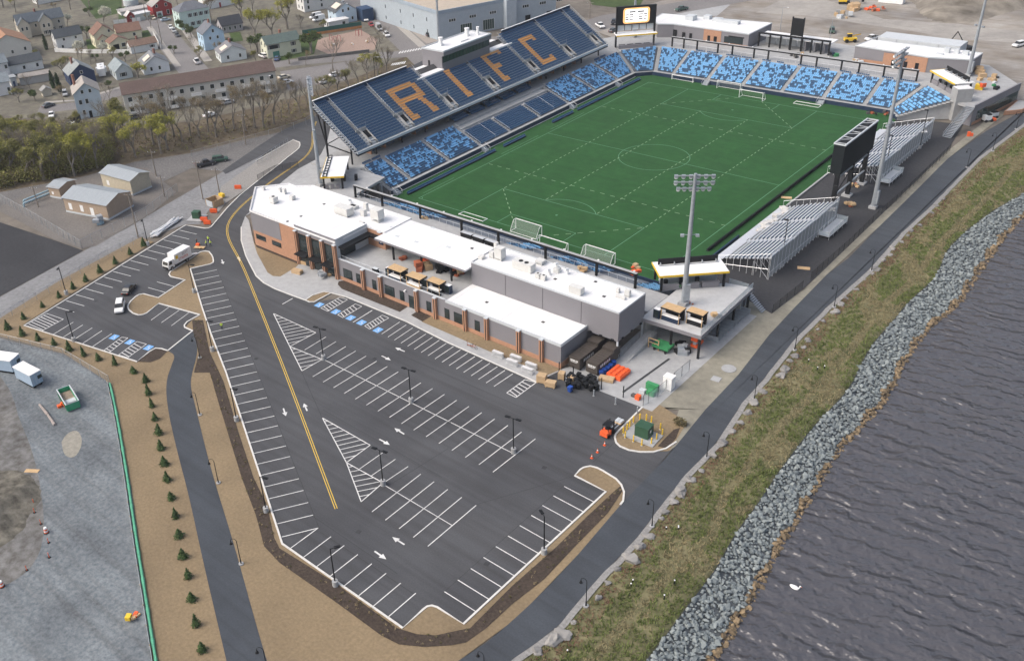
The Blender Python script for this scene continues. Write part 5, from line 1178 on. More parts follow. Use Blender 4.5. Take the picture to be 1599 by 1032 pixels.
hp('timber pallet of boards by the big video board legs',(1328,322),.02,5,1.0,.8,[M_wood,M_rust],22)
hp('timber offcuts stacked by the floodlight tower footing',(1333,290),.02,6,1.2,.6,[M_rust,M_wood],23)
for q,lb in (((1228,309),'plywood sheet lying on the apron before the video board'),((1255,419),'plywood board resting by the riverside fence gate'),((1440,206),'white board lying beyond the far aluminium bleacher')):
 p=G(*q);k=MB();k.box(p.x,p.y,.03,2.4,1.2,.05,.4);tag(k.build('plywood_sheet',M_wood if 'ply' in lb else M_white,loc=tuple(p)),lb,'board')
for q,lb,m_ in (((475,412),'timber planter box of dark soil by the entrance',M_mulch),((464.5,427),'long cardboard crate on the pavement by the seeded bed',M_card)):
 p=G(*q);t_=thing('planter_box',lb,'planter',tuple(p)) if 'planter' in lb else thing('long_crate',lb,'crate',tuple(p));k=MB();k.box(p.x,p.y,.12,2.4,1.2,.8,.2);k.build('box',M_wood if 'planter' in lb else M_card,t_);k=MB();k.box(p.x,p.y,.922,2.2,1.0,.05,.2);k.build('fill',m_,t_)
# ================================================================== LOADING DOCK
def dumpster(label,x,y,L,w,h,txt=None):
 t_=thing('compactor_container',label,'container',(x,y,.06),'waste containers')
 k=MB();k.bx(x-w/2,x+w/2,y-L/2,y+L/2,.35,h);k.build('body',M_comp,t_)
 for i in range(7): k=MB();yy=y-L/2+L*(i+.5)/7;k.bx(x-w/2-.06,x+w/2+.06,yy-.08,yy+.08,.35,h+.05);k.build('rib',M_comp,t_)
 k=MB();k.bx(x-w/2,x+w/2,y+L/2+.1,y+L/2+2.4,.35,h+.5);k.build('ram_housing',M_comp,t_)
 for a in (-1,1): k=MB();k.tube((x+a*w*.4,y-L/2+.4,.25),(x+a*w*.4+.2*a,y-L/2+.4,.25),.2,n=10);k.build('wheel',M_black,t_)
 k=MB()
 for i,wd in enumerate((.2,.16,.2,.12,.18,.16)): k.bx(x-.75+i*.27,x-.75+i*.27+wd,y-L/2-.03,y-L/2-.005,h-.75,h-.42)
 k.bx(x-.7,x+.6,y-L/2-.03,y-L/2-.005,h-.95,h-.88);k.build('lettering',M_white,t_)
 k=MB()
 for i,wd in enumerate((.35,.3,.35,.25,.3,.3)): k.bx(x+w/2+.07,x+w/2+.075,y-1.6+i*.55,y-1.6+i*.55+wd,h-1.0,h-.45)
 k.build('lettering',M_white,t_)
M_comp=mat('container_brown',(.065,.055,.048),.6,.12,1)
dumpster('dark brown waste container against the grey wall in the loading dock',39.9,-92.6,5.6,2.3,2.5)
dumpster('dark brown waste container with white lettering beside the orange barriers',43.2,-92.4,5.0,2.3,2.4)
bn=[]
bin0=thing('wheelie_bin','x','bin',(0,0,0));k=MB();k.add([(-.26,-.3,.1),(.26,-.3,.1),(.26,.3,.1),(-.26,.3,.1),(-.34,-.4,1.0),(.34,-.4,1.0),(.34,.4,1.0),(-.34,.4,1.0)],[(3,2,1,0),(0,1,5,4),(1,2,6,5),(2,3,7,6),(3,0,4,7)]);k.build('body',M_black,bin0)
k=MB();k.box(0,-.02,1.0,.72,.86,.09);k.build('lid',M_black,bin0)
for a in (-1,1): k=MB();k.tube((.26*a,.34,.14),(.34*a,.34,.14),.14,n=8);k.build('wheel',M_rubber,bin0)
ORG.clear() if False else None
rg=random.Random(5);spots=[]
for i in range(22):
 for _ in range(50):
  q=(rg.uniform(887,932),rg.uniform(590,612));
  if abs((q[1]-600)-(q[0]-908)*.12)< 9:
   p=G(*q)
   if all((p-s_).length> .8 for s_ in spots): spots.append(p);break
spots.sort(key=lambda p: p.x)
for i,p in enumerate(spots): place(bin0,USED,(p.x,p.y,.06),rg.uniform(-.4,.4),f'black wheeled bin in the loading dock cluster, {nth(i + 1)} from the left','wheeled bins in the dock')
bin1=dup(bin0,(0,0,-50),0,'x','blue bins');
for ch in bin1.children:
 if 'body' in ch.name or 'lid' in ch.name: me=ch.data.copy();me.materials[0]=mat('bin_blue',(.02,.07,.30),.5,.1,2);ch.data=me
for i,q in enumerate(((890,612),(953,577),(948,581),(943,584),(938,587),(958,572))): p=G(*q);place(bin1,USED,(p.x,p.y,.06),.2*i,f'blue wheeled bin by the loading dock, {nth(i + 1)} counted from the cluster to the ramp','blue wheeled bins')
for i in range(9):
 p=Vector((46.0,-93.3,0))+Vector((.95*(i%3),1.15*(i // 3),0));t_=thing('orange_barrier',f'orange plastic barrier packed in a block on the dock slab, {nth(i + 1)} from the near left','barrier',(p.x,p.y,.07),'orange plastic barriers')
 k=MB();k.box(p.x,p.y,.07,.9,1.1,.7);k.build('body',M_orange,t_);k=MB();k.box(p.x,p.y,.771,.5,1.0,.16);k.build('crown',M_orange,t_)
def carton(label,px,sx,sy,h,z=.0,rz=.3,m_=None,name='cardboard_carton',cat='carton'):
 p=G(px[0],px[1],z);k=MB();k.box(p.x,p.y,z+.14,sx,sy,h,rz);t_=thing(name,label,cat,(p.x,p.y,z),'cartons by the dock');k.build('box',m_ or M_card,t_)
 for a in (-.4,.4): k=MB();c_,s_=math.cos(rz),math.sin(rz);k.box(p.x+a*sx*c_,p.y+a*sx*s_,z,.12,sy,.14,rz);k.build('pallet_runner',M_wood,t_)
for lb,px_,a,b2,h in (('tall pallet of cardboard cartons nearest the crowd barriers',(846,596),1.6,1.3,1.4),('low pallet of cardboard cartons in front of the tall one',(860,603),1.8,1.2,.9),('cardboard carton by the dark mat at the dock entrance',(877,591),1.1,1.1,1.2),('cardboard carton beside the steel bollard at the dock',(893,596),1.2,1.0,1.0),('flat cardboard stack in front of the orange barriers',(947,594),2.6,1.4,.5)): carton(lb,px_,a,b2,h)
p=G(866,587);struct(MB().box(p.x,p.y,.02,2.6,2.0,.03,.3).build('dock_mat',M_asph_yard))
cb0=thing('crowd_barrier','x','barrier',(0,0,0))
for i in range(6):
 y=i*.12;k=MB();k.tube((-1.1,y,1.05),(1.1,y,1.05),.03,n=5);k.tube((-1.1,y,.2),(1.1,y,.2),.03,n=5);[k.tube((x,y,0 if abs(x)> 1 else .2),(x,y,1.05),.025,n=4) for x in np.linspace(-1.1,1.1,12)];k.build('panel',M_alu,cb0)
for i,(q,s_) in enumerate((((776,559),1),((798,572),1),((804,565),1),((822,584),1),((828,577),1))): p=G(*q);place(cb0,USED,(p.x,p.y,.12),R(2),f'bundle of galvanised crowd barriers on the pavement, {nth(i + 1)} toward the dock','bundles of crowd barriers')
b0=thing('bollard','x','bollard',(0,0,0));k=MB();k.tube((0,0,0),(0,0,1.25),.11,n=10);k.tube((0,0,1.25),(0,0,1.31),.11,.04,10);k.build('post',M_galv,b0);k=MB();k.tube((0,0,0),(0,0,.05),.2,n=10);k.build('base',M_conc,b0)
for i,q in enumerate(((884,599),(927,618),(961,631),(995,645))): p=G(*q);place(b0,USED,(p.x,p.y,0),0,f'galvanised steel bollard at the dock entrance, {nth(i + 1)} from the left','steel bollards')
b1=dup(b0,(0,0,-60),0,'x','yellow bollards')
for ch in b1.children:
 if 'post' in ch.name: me=ch.data.copy();me.materials[0]=M_safyel;ch.data=me
for i,q in enumerate(((973,677),(976,684),(979,672),(983,667),(989,660),(999,656),(1009,657),(1017,660),(1031,671),(1034,680),(1025,687),(1017,694),(1002,696),(989,690))): p=G(*q);place(b1,USED,(p.x,p.y,.05),0,f'yellow bollard around the green transformer, {nth(i + 1)} clockwise from the forklift','yellow bollards')
tf=thing('transformer','dark green transformer box on a concrete pad ringed by yellow bollards','transformer',(60.1,-105.5,.05));M_tfg=mat('transformer_green',(.035,.085,.05),.5,.1,1)
p=G(1004,681);k=MB();k.box(p.x,p.y,.05,5.2,3.6,.15,.05);k.build('pad',M_conc,tf);k=MB();k.box(p.x,p.y+.2,.2,2.3,1.9,1.9,.05);k.build('cabinet',M_tfg,tf);k=MB();k.box(p.x,p.y+.2,2.1,2.4,2.0,.1,.05);k.build('lid',M_tfg,tf);k=MB();k.box(p.x-.2,p.y+1.4,.2,1.6,.5,1.5,.05);k.build('cooling_fin',M_tfg,tf);k=MB();k.box(p.x+1.17,p.y+.2,1.1,.02,.4,.5,.05);k.build('warning_label',M_white,tf)
def forklift(px_,face):
 p=G(*px_);t_=thing('forklift','orange and black forklift carrying a pallet beside the transformer island','forklift',(p.x,p.y,0));c,s_=math.cos(face),math.sin(face)
 def q(f,l): return (p.x+c*f-s_*l,p.y+s_*f+c*l)
 k=MB();k.box(*q(-.7,0),.35,1.3,1.35,.8,face);k.build('counterweight',M_orange,t_);k=MB();k.box(*q(.2,0),.4,1.5,1.2,.45,face);k.build('chassis',M_black,t_);k=MB();k.box(*q(-.1,0),1.0,.6,.6,.5,face);k.build('seat',M_black,t_)
 for f in (-.75,.75):
  for l in (-.5,.5): k=MB();k.box(*q(f,l),.9,.08,.08,1.25,face);k.build('guard_post',M_black,t_)
 k=MB();k.box(*q(0,0),2.15,1.7,1.2,.08,face);k.build('overhead_guard',M_black,t_)
 for l in (-.4,.4): k=MB();k.box(*q(1.1,l),.1,.14,.14,2.2,face);k.build('mast',M_black,t_);k=MB();k.box(*q(2.6,l*.7),.35,2.8,.14,.06,face);k.build('fork',M_galv,t_)
 for f in (-.8,.75):
  for l in (-.6,.6): a,b_=q(f,l-.12),q(f,l+.12);k=MB();k.tube((*a,.35),(*b_,.35),.35,n=12);k.build('wheel',M_rubber,t_)
 pl=thing('loaded_pallet','pallet of pale bags lifted on the forks of the forklift','pallet',(*q(3.4,0),.42));k=MB();k.box(*q(3.4,0),.42,1.2,1.2,.14,face);k.build('pallet',M_wood,pl)
 for l in (-.3,.3): k=MB();k.box(*q(3.4,l),.57,1.0,.5,.3,face);k.build('bag',M_greylt,pl)
forklift((949,678),math.atan2(*reversed([a-b_ for a,b_ in zip(G2(975,655),G2(949,678))])))
cn=thing('traffic_cone','x','cone',(0,0,0));k=MB();k.box(0,0,0,.4,.4,.05);k.build('base',M_orange,cn);k=MB();k.tube((0,0,.05),(0,0,.75),.16,.03,10);k.build('cone',M_orange,cn);k=MB();k.tube((0,0,.35),(0,0,.52),.108,.075,10);k.build('band',M_white,cn)
for i,q in enumerate(((924,715),(933,706),(944,695))): p=G(*q);place(cn,USED,(p.x,p.y,0),0,f'orange traffic cone on the asphalt seam below the forklift, {nth(i + 1)} from the near end','traffic cones')
M_green=MATS['machine_green']
def boxthing(name,label,cat,px_,z,parts):
 p=G(px_[0],px_[1],z);t_=thing(name,label,cat,tuple(p))
 for nm,m_,dx,dy,dz,sx,sy,h in parts: k=MB();k.box(p.x+dx,p.y+dy,z+dz,sx,sy,h);k.build(nm,m_,t_)
 return t_
boxthing('green_cart','green utility cart with canopy parked under the near right terrace','cart',(1035,545),.06,[('bed',M_green,0,0,.6,3.2,2.4,.5),('base',M_black,0,0,.3,2.6,1.8,.3)]+[('wheel',M_rubber,a,b_,0,.3,.5,.6) for a in (-1.1,1.1) for b_ in (-1,1)])
boxthing('white_cabinet','white utility cabinet inside the river side fence of the dock','cabinet',(1044,606),.06,[('body',M_white,0,0,.1,1.6,1.3,2.4),('plinth',M_conc,0,0,0,1.8,1.5,.1),('roof',M_white,0,0,2.501,1.7,1.4,.08)])
boxthing('green_net_roll','green netting heap behind the fence at the dock corner','netting',(1018,612),.06,[('roll',M_green,-.3,.6,0,2.2,.7,1.3),('roll',M_green,.3,-.8,0,1.4,.9,.9),('bag',M_greylt,-1.2,-1.0,0,1.0,.8,.6)])
boxthing('orange_drum','orange crate and dark bag on the slab near the dock gate','crate',(996,623),.06,[('crate',M_orange,0,0,0,.8,.8,.8),('bag',M_asph_old,-.9,.3,0,.9,.7,.4)])
boxthing('scissor_lift','red scissor lift parked under the near right terrace','lift',(1088,540),.06,[('chassis',M_orange,0,0,.3,1.2,2.6,.5),('platform',M_orange,0,0,1.6,1.2,2.6,.12),('scissor',M_galv,0,0,.8,.6,2.2,.8),('guard',M_orange,0,-1.25,1.72,1.2,.06,1.0),('guard',M_orange,0,1.25,1.72,1.2,.06,1.0)])
boxthing('timber_trestle','yellow timber trestle standing on the dock slab','trestle',(1020,545),.06,[('post',M_wood,-1.0,0,0,.15,.15,2.0),('post',M_wood,1.0,0,0,.15,.15,2.0),('rail',M_wood,0,0,2.0,2.2,.15,.15),('rail',M_wood,0,0,1.2,1.84,.12,.12)])
hp('black chairs and gear stacked under the near right terrace',(1065,545),.06,10,1.6,1.0,[M_black,M_black,M_galv],31,1.2)
for i,q in enumerate(((740,545),(733.5,541))):
 p=G(*q)
 if i == 0:
  t_=thing('bicycle','red bicycle parked on the pavement by the crowd barriers','bicycle',(p.x,p.y,.12));z=.12
  for dx in (-.52,.52):
   k=MB();ring=[(p.x+dx+.33*math.cos(a),p.y,z+.34+.33*math.sin(a)) for a in np.linspace(0,6.283,15)[:-1]]
   [k.tube(ring[j],ring[(j+1)%14],.03,n=4) for j in range(14)];k.build('wheel',M_rubber,t_)
  k=MB();P=lambda x,zz: (p.x+x,p.y,z+zz)
  for a,b_ in ((P(-.52,.34),P(-.15,.75)),(P(-.15,.75),P(.40,.78)),(P(.40,.78),P(.52,.34)),(P(-.15,.75),P(0,.32)),(P(0,.32),P(.40,.72)),(P(0,.32),P(-.52,.34))): k.tube(a,b_,.028,n=5)
  k.build('frame',M_rust,t_);k=MB();k.box(p.x-.2,p.y,z+.86,.26,.13,.07);k.build('saddle',M_black,t_);k=MB();k.tube((p.x+.42,p.y-.28,z+1.0),(p.x+.42,p.y+.28,z+1.0),.025,n=5);k.tube((p.x+.40,p.y,z+.78),(p.x+.42,p.y,z+1.0),.025,n=5);k.build('handlebar',M_black,t_)
 else:
  t_=thing('kick_scooter','red scooter standing left of the bicycle on the pavement','scooter',(p.x,p.y,.12));k=MB();k.box(p.x,p.y,.22,1.0,.16,.06,.2);k.build('deck',M_rust,t_);k=MB();k.tube((p.x-.45,p.y-.1,.2),(p.x-.55,p.y-.1,1.25),.03,n=6);k.build('stem',M_rust,t_);k=MB();k.tube((p.x-.55,p.y-.35,1.25),(p.x-.55,p.y+.15,1.25),.025,n=5);k.build('handlebar',M_black,t_)
  for dx in (-.48,.48): k=MB();k.tube((p.x+dx,p.y+dx*.2-.04,.22),(p.x+dx,p.y+dx*.2+.04,.22),.1,n=10);k.build('wheel',M_rubber,t_)
hp('broken slabs and rubble heaped on the far dirt',(1318,26),0,14,4.0,1.2,[M_conc_dk,M_card,M_greylt],61)
hp('orange fencing and drums on the far dirt',(1366,16),0,9,3.5,1.0,[M_orange,M_rust],62)
hp('tan site boxes on the far dirt below the yellow digger',(1335,16),0,4,2.0,2.6,[M_card,M_wood],63)
boxthing('white_container','white storage container on the dirt at the top edge','container',(1392,5),0,[('body',M_white,0,0,.1,9,3,2.6),('skid',M_black,0,0,0,8,2.4,.1)])
# ================================================================== LAMPS
def lamp_single(h,twin):
 t_=thing('parking_light','x','street light',(0,0,0))
 k=MB();k.tube((0,0,-.1),(0,0,.95),.42,n=14);k.build('concrete_base',M_conc,t_)
 k=MB();k.tube((0,0,.95),(0,0,h),.10,.075,8);k.build('pole',M_black,t_)
 for s_ in ((-1,1) if twin else (1,)):
  k=MB();k.beam((0,0,h-.1),(.55*s_,0,h),.07,.07);k.box(.95*s_,0,h-.06,.85,.42,.14);k.build('lamp_head',M_black,t_)
 return t_
ls,ld=lamp_single(6.8,False),lamp_single(6.8,True)
singles=[((231.5,383),'left lot upper kerb nearest the ring road'),((104,460),'left lot upper kerb nearer the gravel yard'),((303.5,457),'seeded island at the top of the parking column'),
     ((116,533),'left lot lower kerb above the evergreens'),((332,548),'long parking column, first below the seeded island'),((369.8,657),'long parking column, second below the seeded island'),
     ((416,799),'long parking column, third below the seeded island'),((524,914),'bottom kerb left of the notch'),((849.6,864),'bottom kerb nearest the river')]
for (q,lb),rz in zip(singles,(-40,-40,20,50,20,20,20,60,150)): p=G(*q);place(ls,USED,(p.x,p.y,0),R(rz),'single black lot light on the '+lb,'single-arm parking lights')
for q,lb in (((505.4,561),'at the upper hatched island'),((642,628),'in the middle of the long double row'),((802,707),'at the right end of the long double row'),((598.4,757),'at the lower hatched island')): p=G(*q);place(ld,USED,(p.x,p.y,0),R(10),'black lot light with twin heads '+lb,'twin-arm parking lights')
def gooseneck():
 t_=thing('path_lamp','x','lamp post',(0,0,0))
 k=MB();k.tube((0,0,-.2),(0,0,.14),.36,n=12);k.build('concrete_base',M_conc,t_)
 k=MB();k.tube((0,0,.14),(0,0,.9),.11,.08,8);k.tube((0,0,.9),(0,0,4.3),.065,.05,8);k.build('pole',M_black,t_)
 k=MB();pts=[(.42-.42*math.cos(a),0,4.3+.42*math.sin(a)) for a in np.linspace(0,math.pi,9)];[k.tube(a,b_,.035,n=6) for a,b_ in zip(pts,pts[1:])];k.build('goose_neck',M_black,t_)
 k=MB();k.tube((.84,0,4.3),(.84,0,4.05),.05,.07,8);k.tube((.84,0,4.05),(.84,0,3.75),.08,.24,12);k.build('bell_shade',M_black,t_)
 return t_
gl_=gooseneck()
lp_left=[(312.3,559),(312.3,648),(341.3,754),(376.8,880.5),(419,1052)]
for i,q in enumerate(lp_left): p=G(*q);place(gl_,USED,(p.x,p.y,.05),R(215),f'black goose-neck lamp on the left footpath, {nth(i + 1)} from the left lot','footpath lamps')
rv=[(757,1062),(915,946),(1018,821.5),(1103.4,714),(1177.7,624),(1240.9,546.5),(1302.3,479.5),(1360.7,423),(1510,262),(1550,236),(1586.6,202)]
for i,q in enumerate(rv): p=G(*q);place(gl_,USED,(p.x,p.y,.02),R(185),f'black goose-neck lamp on the river side of the path, {nth(i + 1)} from the bottom','riverside lamps')
def slim_pole(label,q,h):
 p=G(*q);t_=thing('camera_pole',label,'pole',(p.x,p.y,0),'slim black poles by the bleachers');k=MB();k.tube((p.x,p.y,0),(p.x,p.y,.8),.4,n=12);k.build('concrete_base',M_conc,t_);k=MB();k.tube((p.x,p.y,.8),(p.x,p.y,h),.10,.07,8);k.build('pole',M_black,t_);k=MB();k.box(p.x-.3,p.y,h-.05,.9,.4,.18);k.build('lamp_head',M_black,t_)
slim_pole('slim black pole behind the nearer aluminium bleacher',(1219.5,417),10.5);slim_pole('slim black pole on the bleacher platform by the video board',(1297,350),9);slim_pole('slim black pole before the farther aluminium bleacher',(1380,277),10.5);slim_pole('slim black pole at the far end of the farther bleacher',(1436,232),10)
bl0=thing('bank_marker','x','marker post',(0,0,0));k=MB();k.tube((0,0,0),(0,0,.8),.08,n=8);k.build('post',M_black,bl0);k=MB();k.tube((0,0,.8),(0,0,.9),.1,n=8);k.build('cap',M_white,bl0)
for i,q in enumerate(((988,910),(985,916),(1053,911),(1037,934),(1059,828),(1040,828),(1262,566),(1276,578),(1287,576),(886,1020),(1059,826))):
 p=G(*q,-.3);place(bl0,USED,(p.x,p.y,-.5),0,f'short black marker post in the bank grass, {nth(i + 1)} of the scattered group','marker posts in the grass')
# ================================================================== FENCES
def fence(label,pts,h,post_m,mesh_m,gap=3.0,z=0.0,rail=True,loc=None,pr=.04,world=False):
 P=[Vector(q) if world else Vector(G2(*q)) for q in pts];Q=[]
 for a,b_ in zip(P,P[1:]):
  n_=max(1,round((b_-a).length/gap));Q += [a.lerp(b_,i/n_) for i in range(n_)]
 Q.append(P[-1]);c=Q[len(Q) // 2];f=thing('fence',label,'fence',(c.x,c.y,z))
 me=None
 for q in Q:
  if me is None:
   k=MB();k.tube((c.x,c.y,z),(c.x,c.y,z+h),pr,n=6);o=k.build('post',post_m,f);me=o.data
  else: o=link('post',me,f)
  o.location=(q.x-c.x,q.y-c.y,0)
 for a,b_ in zip(Q,Q[1:]):
  k=MB();k.add([(a.x,a.y,z+.05),(b_.x,b_.y,z+.05),(b_.x,b_.y,z+h-.05),(a.x,a.y,z+h-.05)],[(0,1,2,3)]);k.build('mesh_panel',mesh_m,f)
 if rail:
  k=MB();[k.tube((a.x,a.y,z+h-.03),(b_.x,b_.y,z+h-.03),.025,n=4) for a,b_ in zip(Q,Q[1:])];k.build('top_rail',post_m,f)
 return f
fence('black mesh fence between the bleacher apron and the riverside path, long stretch',[(1266,437),(1325,385),(1376,335),(1414,303),(1450,268),(1483,236)],1.9,M_black,M_meshb,2.6)
fence('black mesh fence beside the near terrace stair, short stretch',[(1206,489),(1228,471),(1252.6,451)],1.9,M_black,M_meshb,2.6)
fence('black mesh fence along the river side of the loading dock',[(1004,634),(1012,630),(1027,620),(1052,598),(1076,578)],2.2,M_black,M_glassrail,3.0)
fence('chain link fence with grey posts along the left lot gravel road',[(0,505),(95,447),(170,401),(228,374)],2.0,M_galv,M_mesh,3.2)
fence('chain link fence round the utility yard, roadside stretch',[(128,389),(160,372),(230,337),(262,312),(278,300)],2.4,M_galv,M_mesh,3.2)
fence('chain link fence round the utility yard, left stretch',[(0,314),(50,342),(128,389)],2.4,M_galv,M_mesh,3.2)
fence('chain link fence between the gravel yard and the evergreens, upper stretch',[(0,533),(50,545),(100,557),(172,600)],2.0,M_galv,M_mesh,3.0)
fence('low chain link fence by the stand plaza and ring road',[(403,283),(430,268),(466,262)],1.8,M_black,M_meshb,2.5)
fence('chain link fence above the railway ballast by the woods',[(300,246),(380,225),(440,208),(478,195),(500,178)],2.0,M_galv,M_mesh,4.0)
fence('chain link fence at the tip of the gravel road island',[(402,258),(425,243),(450,226)],1.9,M_galv,M_mesh,2.4)
dk=thing('dock_edge_posts','two tall black posts at the loading slab edge','posts',(52,-99,0))
for q in ((873,583),(895,590),(939,608),(973,621)): p=G(*q);k=MB();k.tube((p.x,p.y,0),(p.x,p.y,2.4),.09,n=8);k.build('post',M_black,dk)
dk['label']='four tall black gate posts along the loading slab edge'
sf=[(172,600),(177,620),(187,672),(195,720),(200,750),(207,800),(216,860),(226,920),(236,985),(246,1045)]
P=resample([Vector(G2(*q)) for q in sf],1.6);c=P[len(P) // 2];sfen=thing('silt_fence','green silt barrier snaking along the edge of the gravel yard','fence',(c.x,c.y,0))
M_silt=mat('silt_green',(.10,.36,.22),.7,.15,2)
for i,(a,b_) in enumerate(zip(P,P[1:])):
 k=MB();k.tube((a.x,a.y,.22),(b_.x,b_.y,.22),.2+.04*(i%3),.2,7);k.build('sock',M_silt,sfen)
k=MB();[k.box(p.x-.55,p.y-.2,0,.06,.06,.8) for p in P[::2]];stuff(k.build('stake',M_wood,sfen))
k=MB();k.kerb([(p.x-.55,p.y-.2) for p in P],.03,.02,.55);k.build('fabric',M_greylt,sfen)
# ================================================================== SMALL EVERGREENS, SHRUBS
def leaf_quads(k,c,n_,r,size,rg,flat=.35,m=0):
 """n_ small leaf faces in an ellipsoid r=(rx,ry,rz) about c"""
 for _ in range(n_):
  while True:
   d=Vector((rg.uniform(-1,1),rg.uniform(-1,1),rg.uniform(-1,1)))
   if d.length <= 1: break
  d=d*(.55+.45*d.length);p=Vector((c[0]+d.x*r[0],c[1]+d.y*r[1],c[2]+d.z*r[2]))
  a=Vector((rg.gauss(0,1),rg.gauss(0,1),rg.gauss(0,flat))).normalized();b_=a.cross(Vector((rg.gauss(0,1),rg.gauss(0,1),rg.gauss(0,1)))).normalized();s_=size*rg.uniform(.6,1.3)
  k.add([p-a*s_,p+b_*s_*.6,p+a*s_,p-b_*s_*.6],[(0,1,2,3)],m)
M_trunk=mat('bark',(.10,.085,.07),.9,.25,3)
M_ever=mat('evergreen_needles',(.040,.075,.026),.9,.35,2.0,col2=(.07,.11,.04))
evs=[]
for v in range(3):
 t_=thing('young_evergreen','x','evergreen',(0,0,0));rg=random.Random(v);k=MB();h=2.0
 for i in range(16):
  z=.12+(h-.2)*i/15;rr=.80*(1-i/15.5) ** .9*(1+.15*math.sin(i*2.3+v));leaf_quads(k,(0,0,z),int(12+44*(1-i/16)),(rr,rr,.13),.13,rg)
 k.tube((0,0,.15),(0,0,h*.97),.52,.04,8,m=0,caps=False)
 k.build('crown',M_ever,t_);k=MB();k.tube((0,0,0),(0,0,.6),.06,n=6);k.build('trunk',M_trunk,t_);evs.append(t_)
row1=Z(0,250,3.97,[(150,985),(265,912),(367,852),(453,798),(533,752),(622,698),(717,643),(808,585),(892,532)])
row2=Z(0,500,3.97,[(50,58),(140,96),(237,125),(337,156),(430,188),(520,220),(613,248),(713,278),(830,328),(905,384),(921,460),(942,538),(963,620),(984,707),(1001,800),(1021,898),(1038,994)])
row3=Z(0,772,3.97,[(1062,30),(1090,142),(1112,262),(1137,392),(1168,515),(1190,655),(1218,812),(1254,970)])
rg=random.Random(3)
for i,q in enumerate(row1): p=G(*q);place(evs[i%3],USED,(p.x,p.y,.02),rg.uniform(0,6),f'young dark evergreen above the left lot, {nth(i + 1)} from the left','young evergreens',rg.uniform(.75,1.15)).rotation_euler.x=rg.uniform(-.07,.07)
for i,q in enumerate(row2+row3): p=G(*q);place(evs[(i*7+1)%3],USED,(p.x,p.y,.02),rg.uniform(0,6),f'young dark evergreen below the left lot and along the path, {nth(i + 1)} from the top left','young evergreens',(rg.uniform(.75,1.2),rg.uniform(.75,1.2),rg.uniform(.8,1.2))).rotation_euler.x=rg.uniform(-.08,.08)
def inpoly(x,y,P):
 c=False;n_=len(P)
 for i in range(n_):
  (x1,y1),(x2,y2)=P[i],P[i-1]
  if (y1> y) != (y2> y) and x< (x2-x1)*(y-y1)/(y2-y1+1e-12)+x1: c=not c
 return c
k=MB();rg=random.Random(8);Pm=GP(mulch_main);xs=[p[0] for p in Pm];ys_=[p[1] for p in Pm];cnt=0
k2=MB()
while cnt< 190:
 x,y=rg.uniform(min(xs),max(xs)),rg.uniform(min(ys_),max(ys_))
 if inpoly(x,y,Pm): cnt += 1;leaf_quads(k if rg.random()< .6 else k2,(x,y,.2),16,(.22,.22,.18),.08,rg)
tag(stuff(k.build('bed_plants',mat('bed_plant_olive',(.10,.09,.04),.9,.3,3))),'tiny olive plants dotted through the dark mulch beds','plants');tag(stuff(k2.build('bed_plants',mat('bed_plant_tan',(.24,.19,.11),.9,.3,3))),'tiny dry tan plants dotted through the dark mulch beds','plants')
k=MB();p=G(1062,663);leaf_quads(k,(p.x,p.y,.6),260,(1.3,1.0,.6),.2,rg);t_=thing('bush','dry bush at the edge of the transformer island by the path','bush',tuple(p));k.build('foliage',mat('dry_bush',(.12,.10,.05),.9,.3,2),t_);k=MB();[k.tube((p.x,p.y,0),(p.x+rg.uniform(-.6,.6),p.y+rg.uniform(-.5,.5),.8),.03,.01,4) for _ in range(6)];k.build('stem',M_trunk,t_)
# ================================================================== BOULDERS AND RIPRAP
def stone_mesh(name,seed,m_,sub=1,flat=.75):
 bm=bmesh.new();bmesh.ops.create_icosphere(bm,subdivisions=sub,radius=.5);rg=random.Random(seed)
 ax=[rg.uniform(.6,1.45),rg.uniform(.6,1.2),rg.uniform(.7,1.2)];off=Vector((rg.uniform(0,50),)*3)
 for v in bm.verts:
  d=1+.75*mnoise.noise(v.co*2.2+off);v.co=Vector((v.co.x*ax[0]*d,v.co.y*ax[1]*d,v.co.z*ax[2]*flat*d))
 me=bpy.data.meshes.new(name);bm.to_mesh(me);bm.free();me.materials.append(m_);return me
def stone_mat(name,c,c2,hi=.5):
 m=bpy.data.materials.new(name);m.use_nodes=True;n=m.node_tree;b=n.nodes['Principled BSDF'];b.inputs['Roughness'].default_value=.85
 g=n.nodes.new('ShaderNodeNewGeometry');t=n.nodes.new('ShaderNodeTexNoise');t.inputs['Scale'].default_value=1.1;t.inputs['Detail'].default_value=5;n.links.new(g.outputs['Position'],t.inputs['Vector'])
 mx=n.nodes.new('ShaderNodeMix');mx.data_type='RGBA';mx.inputs[6].default_value=(*c,1);mx.inputs[7].default_value=(*c2,1)
 ad=n.nodes.new('ShaderNodeMath');ad.operation='MULTIPLY_ADD';ad.inputs[1].default_value=.75;oi=n.nodes.new('ShaderNodeObjectInfo');fr=n.nodes.new('ShaderNodeMath');fr.operation='ADD';fw=n.nodes.new('ShaderNodeMath');fw.operation='FRACT';n.links.new(g.outputs['Random Per Island'],fr.inputs[0]);n.links.new(oi.outputs['Random'],fr.inputs[1]);n.links.new(fr.outputs[0],fw.inputs[0]);n.links.new(fw.outputs[0],ad.inputs[0]);
 sc=n.nodes.new('ShaderNodeMath');sc.operation='MULTIPLY';sc.inputs[1].default_value=.5;n.links.new(t.outputs[0],sc.inputs[0]);n.links.new(sc.outputs[0],ad.inputs[2]);n.links.new(ad.outputs[0],mx.inputs[0]);n.links.new(mx.outputs[2],b.inputs['Base Color']);MATS[name]=m;return m
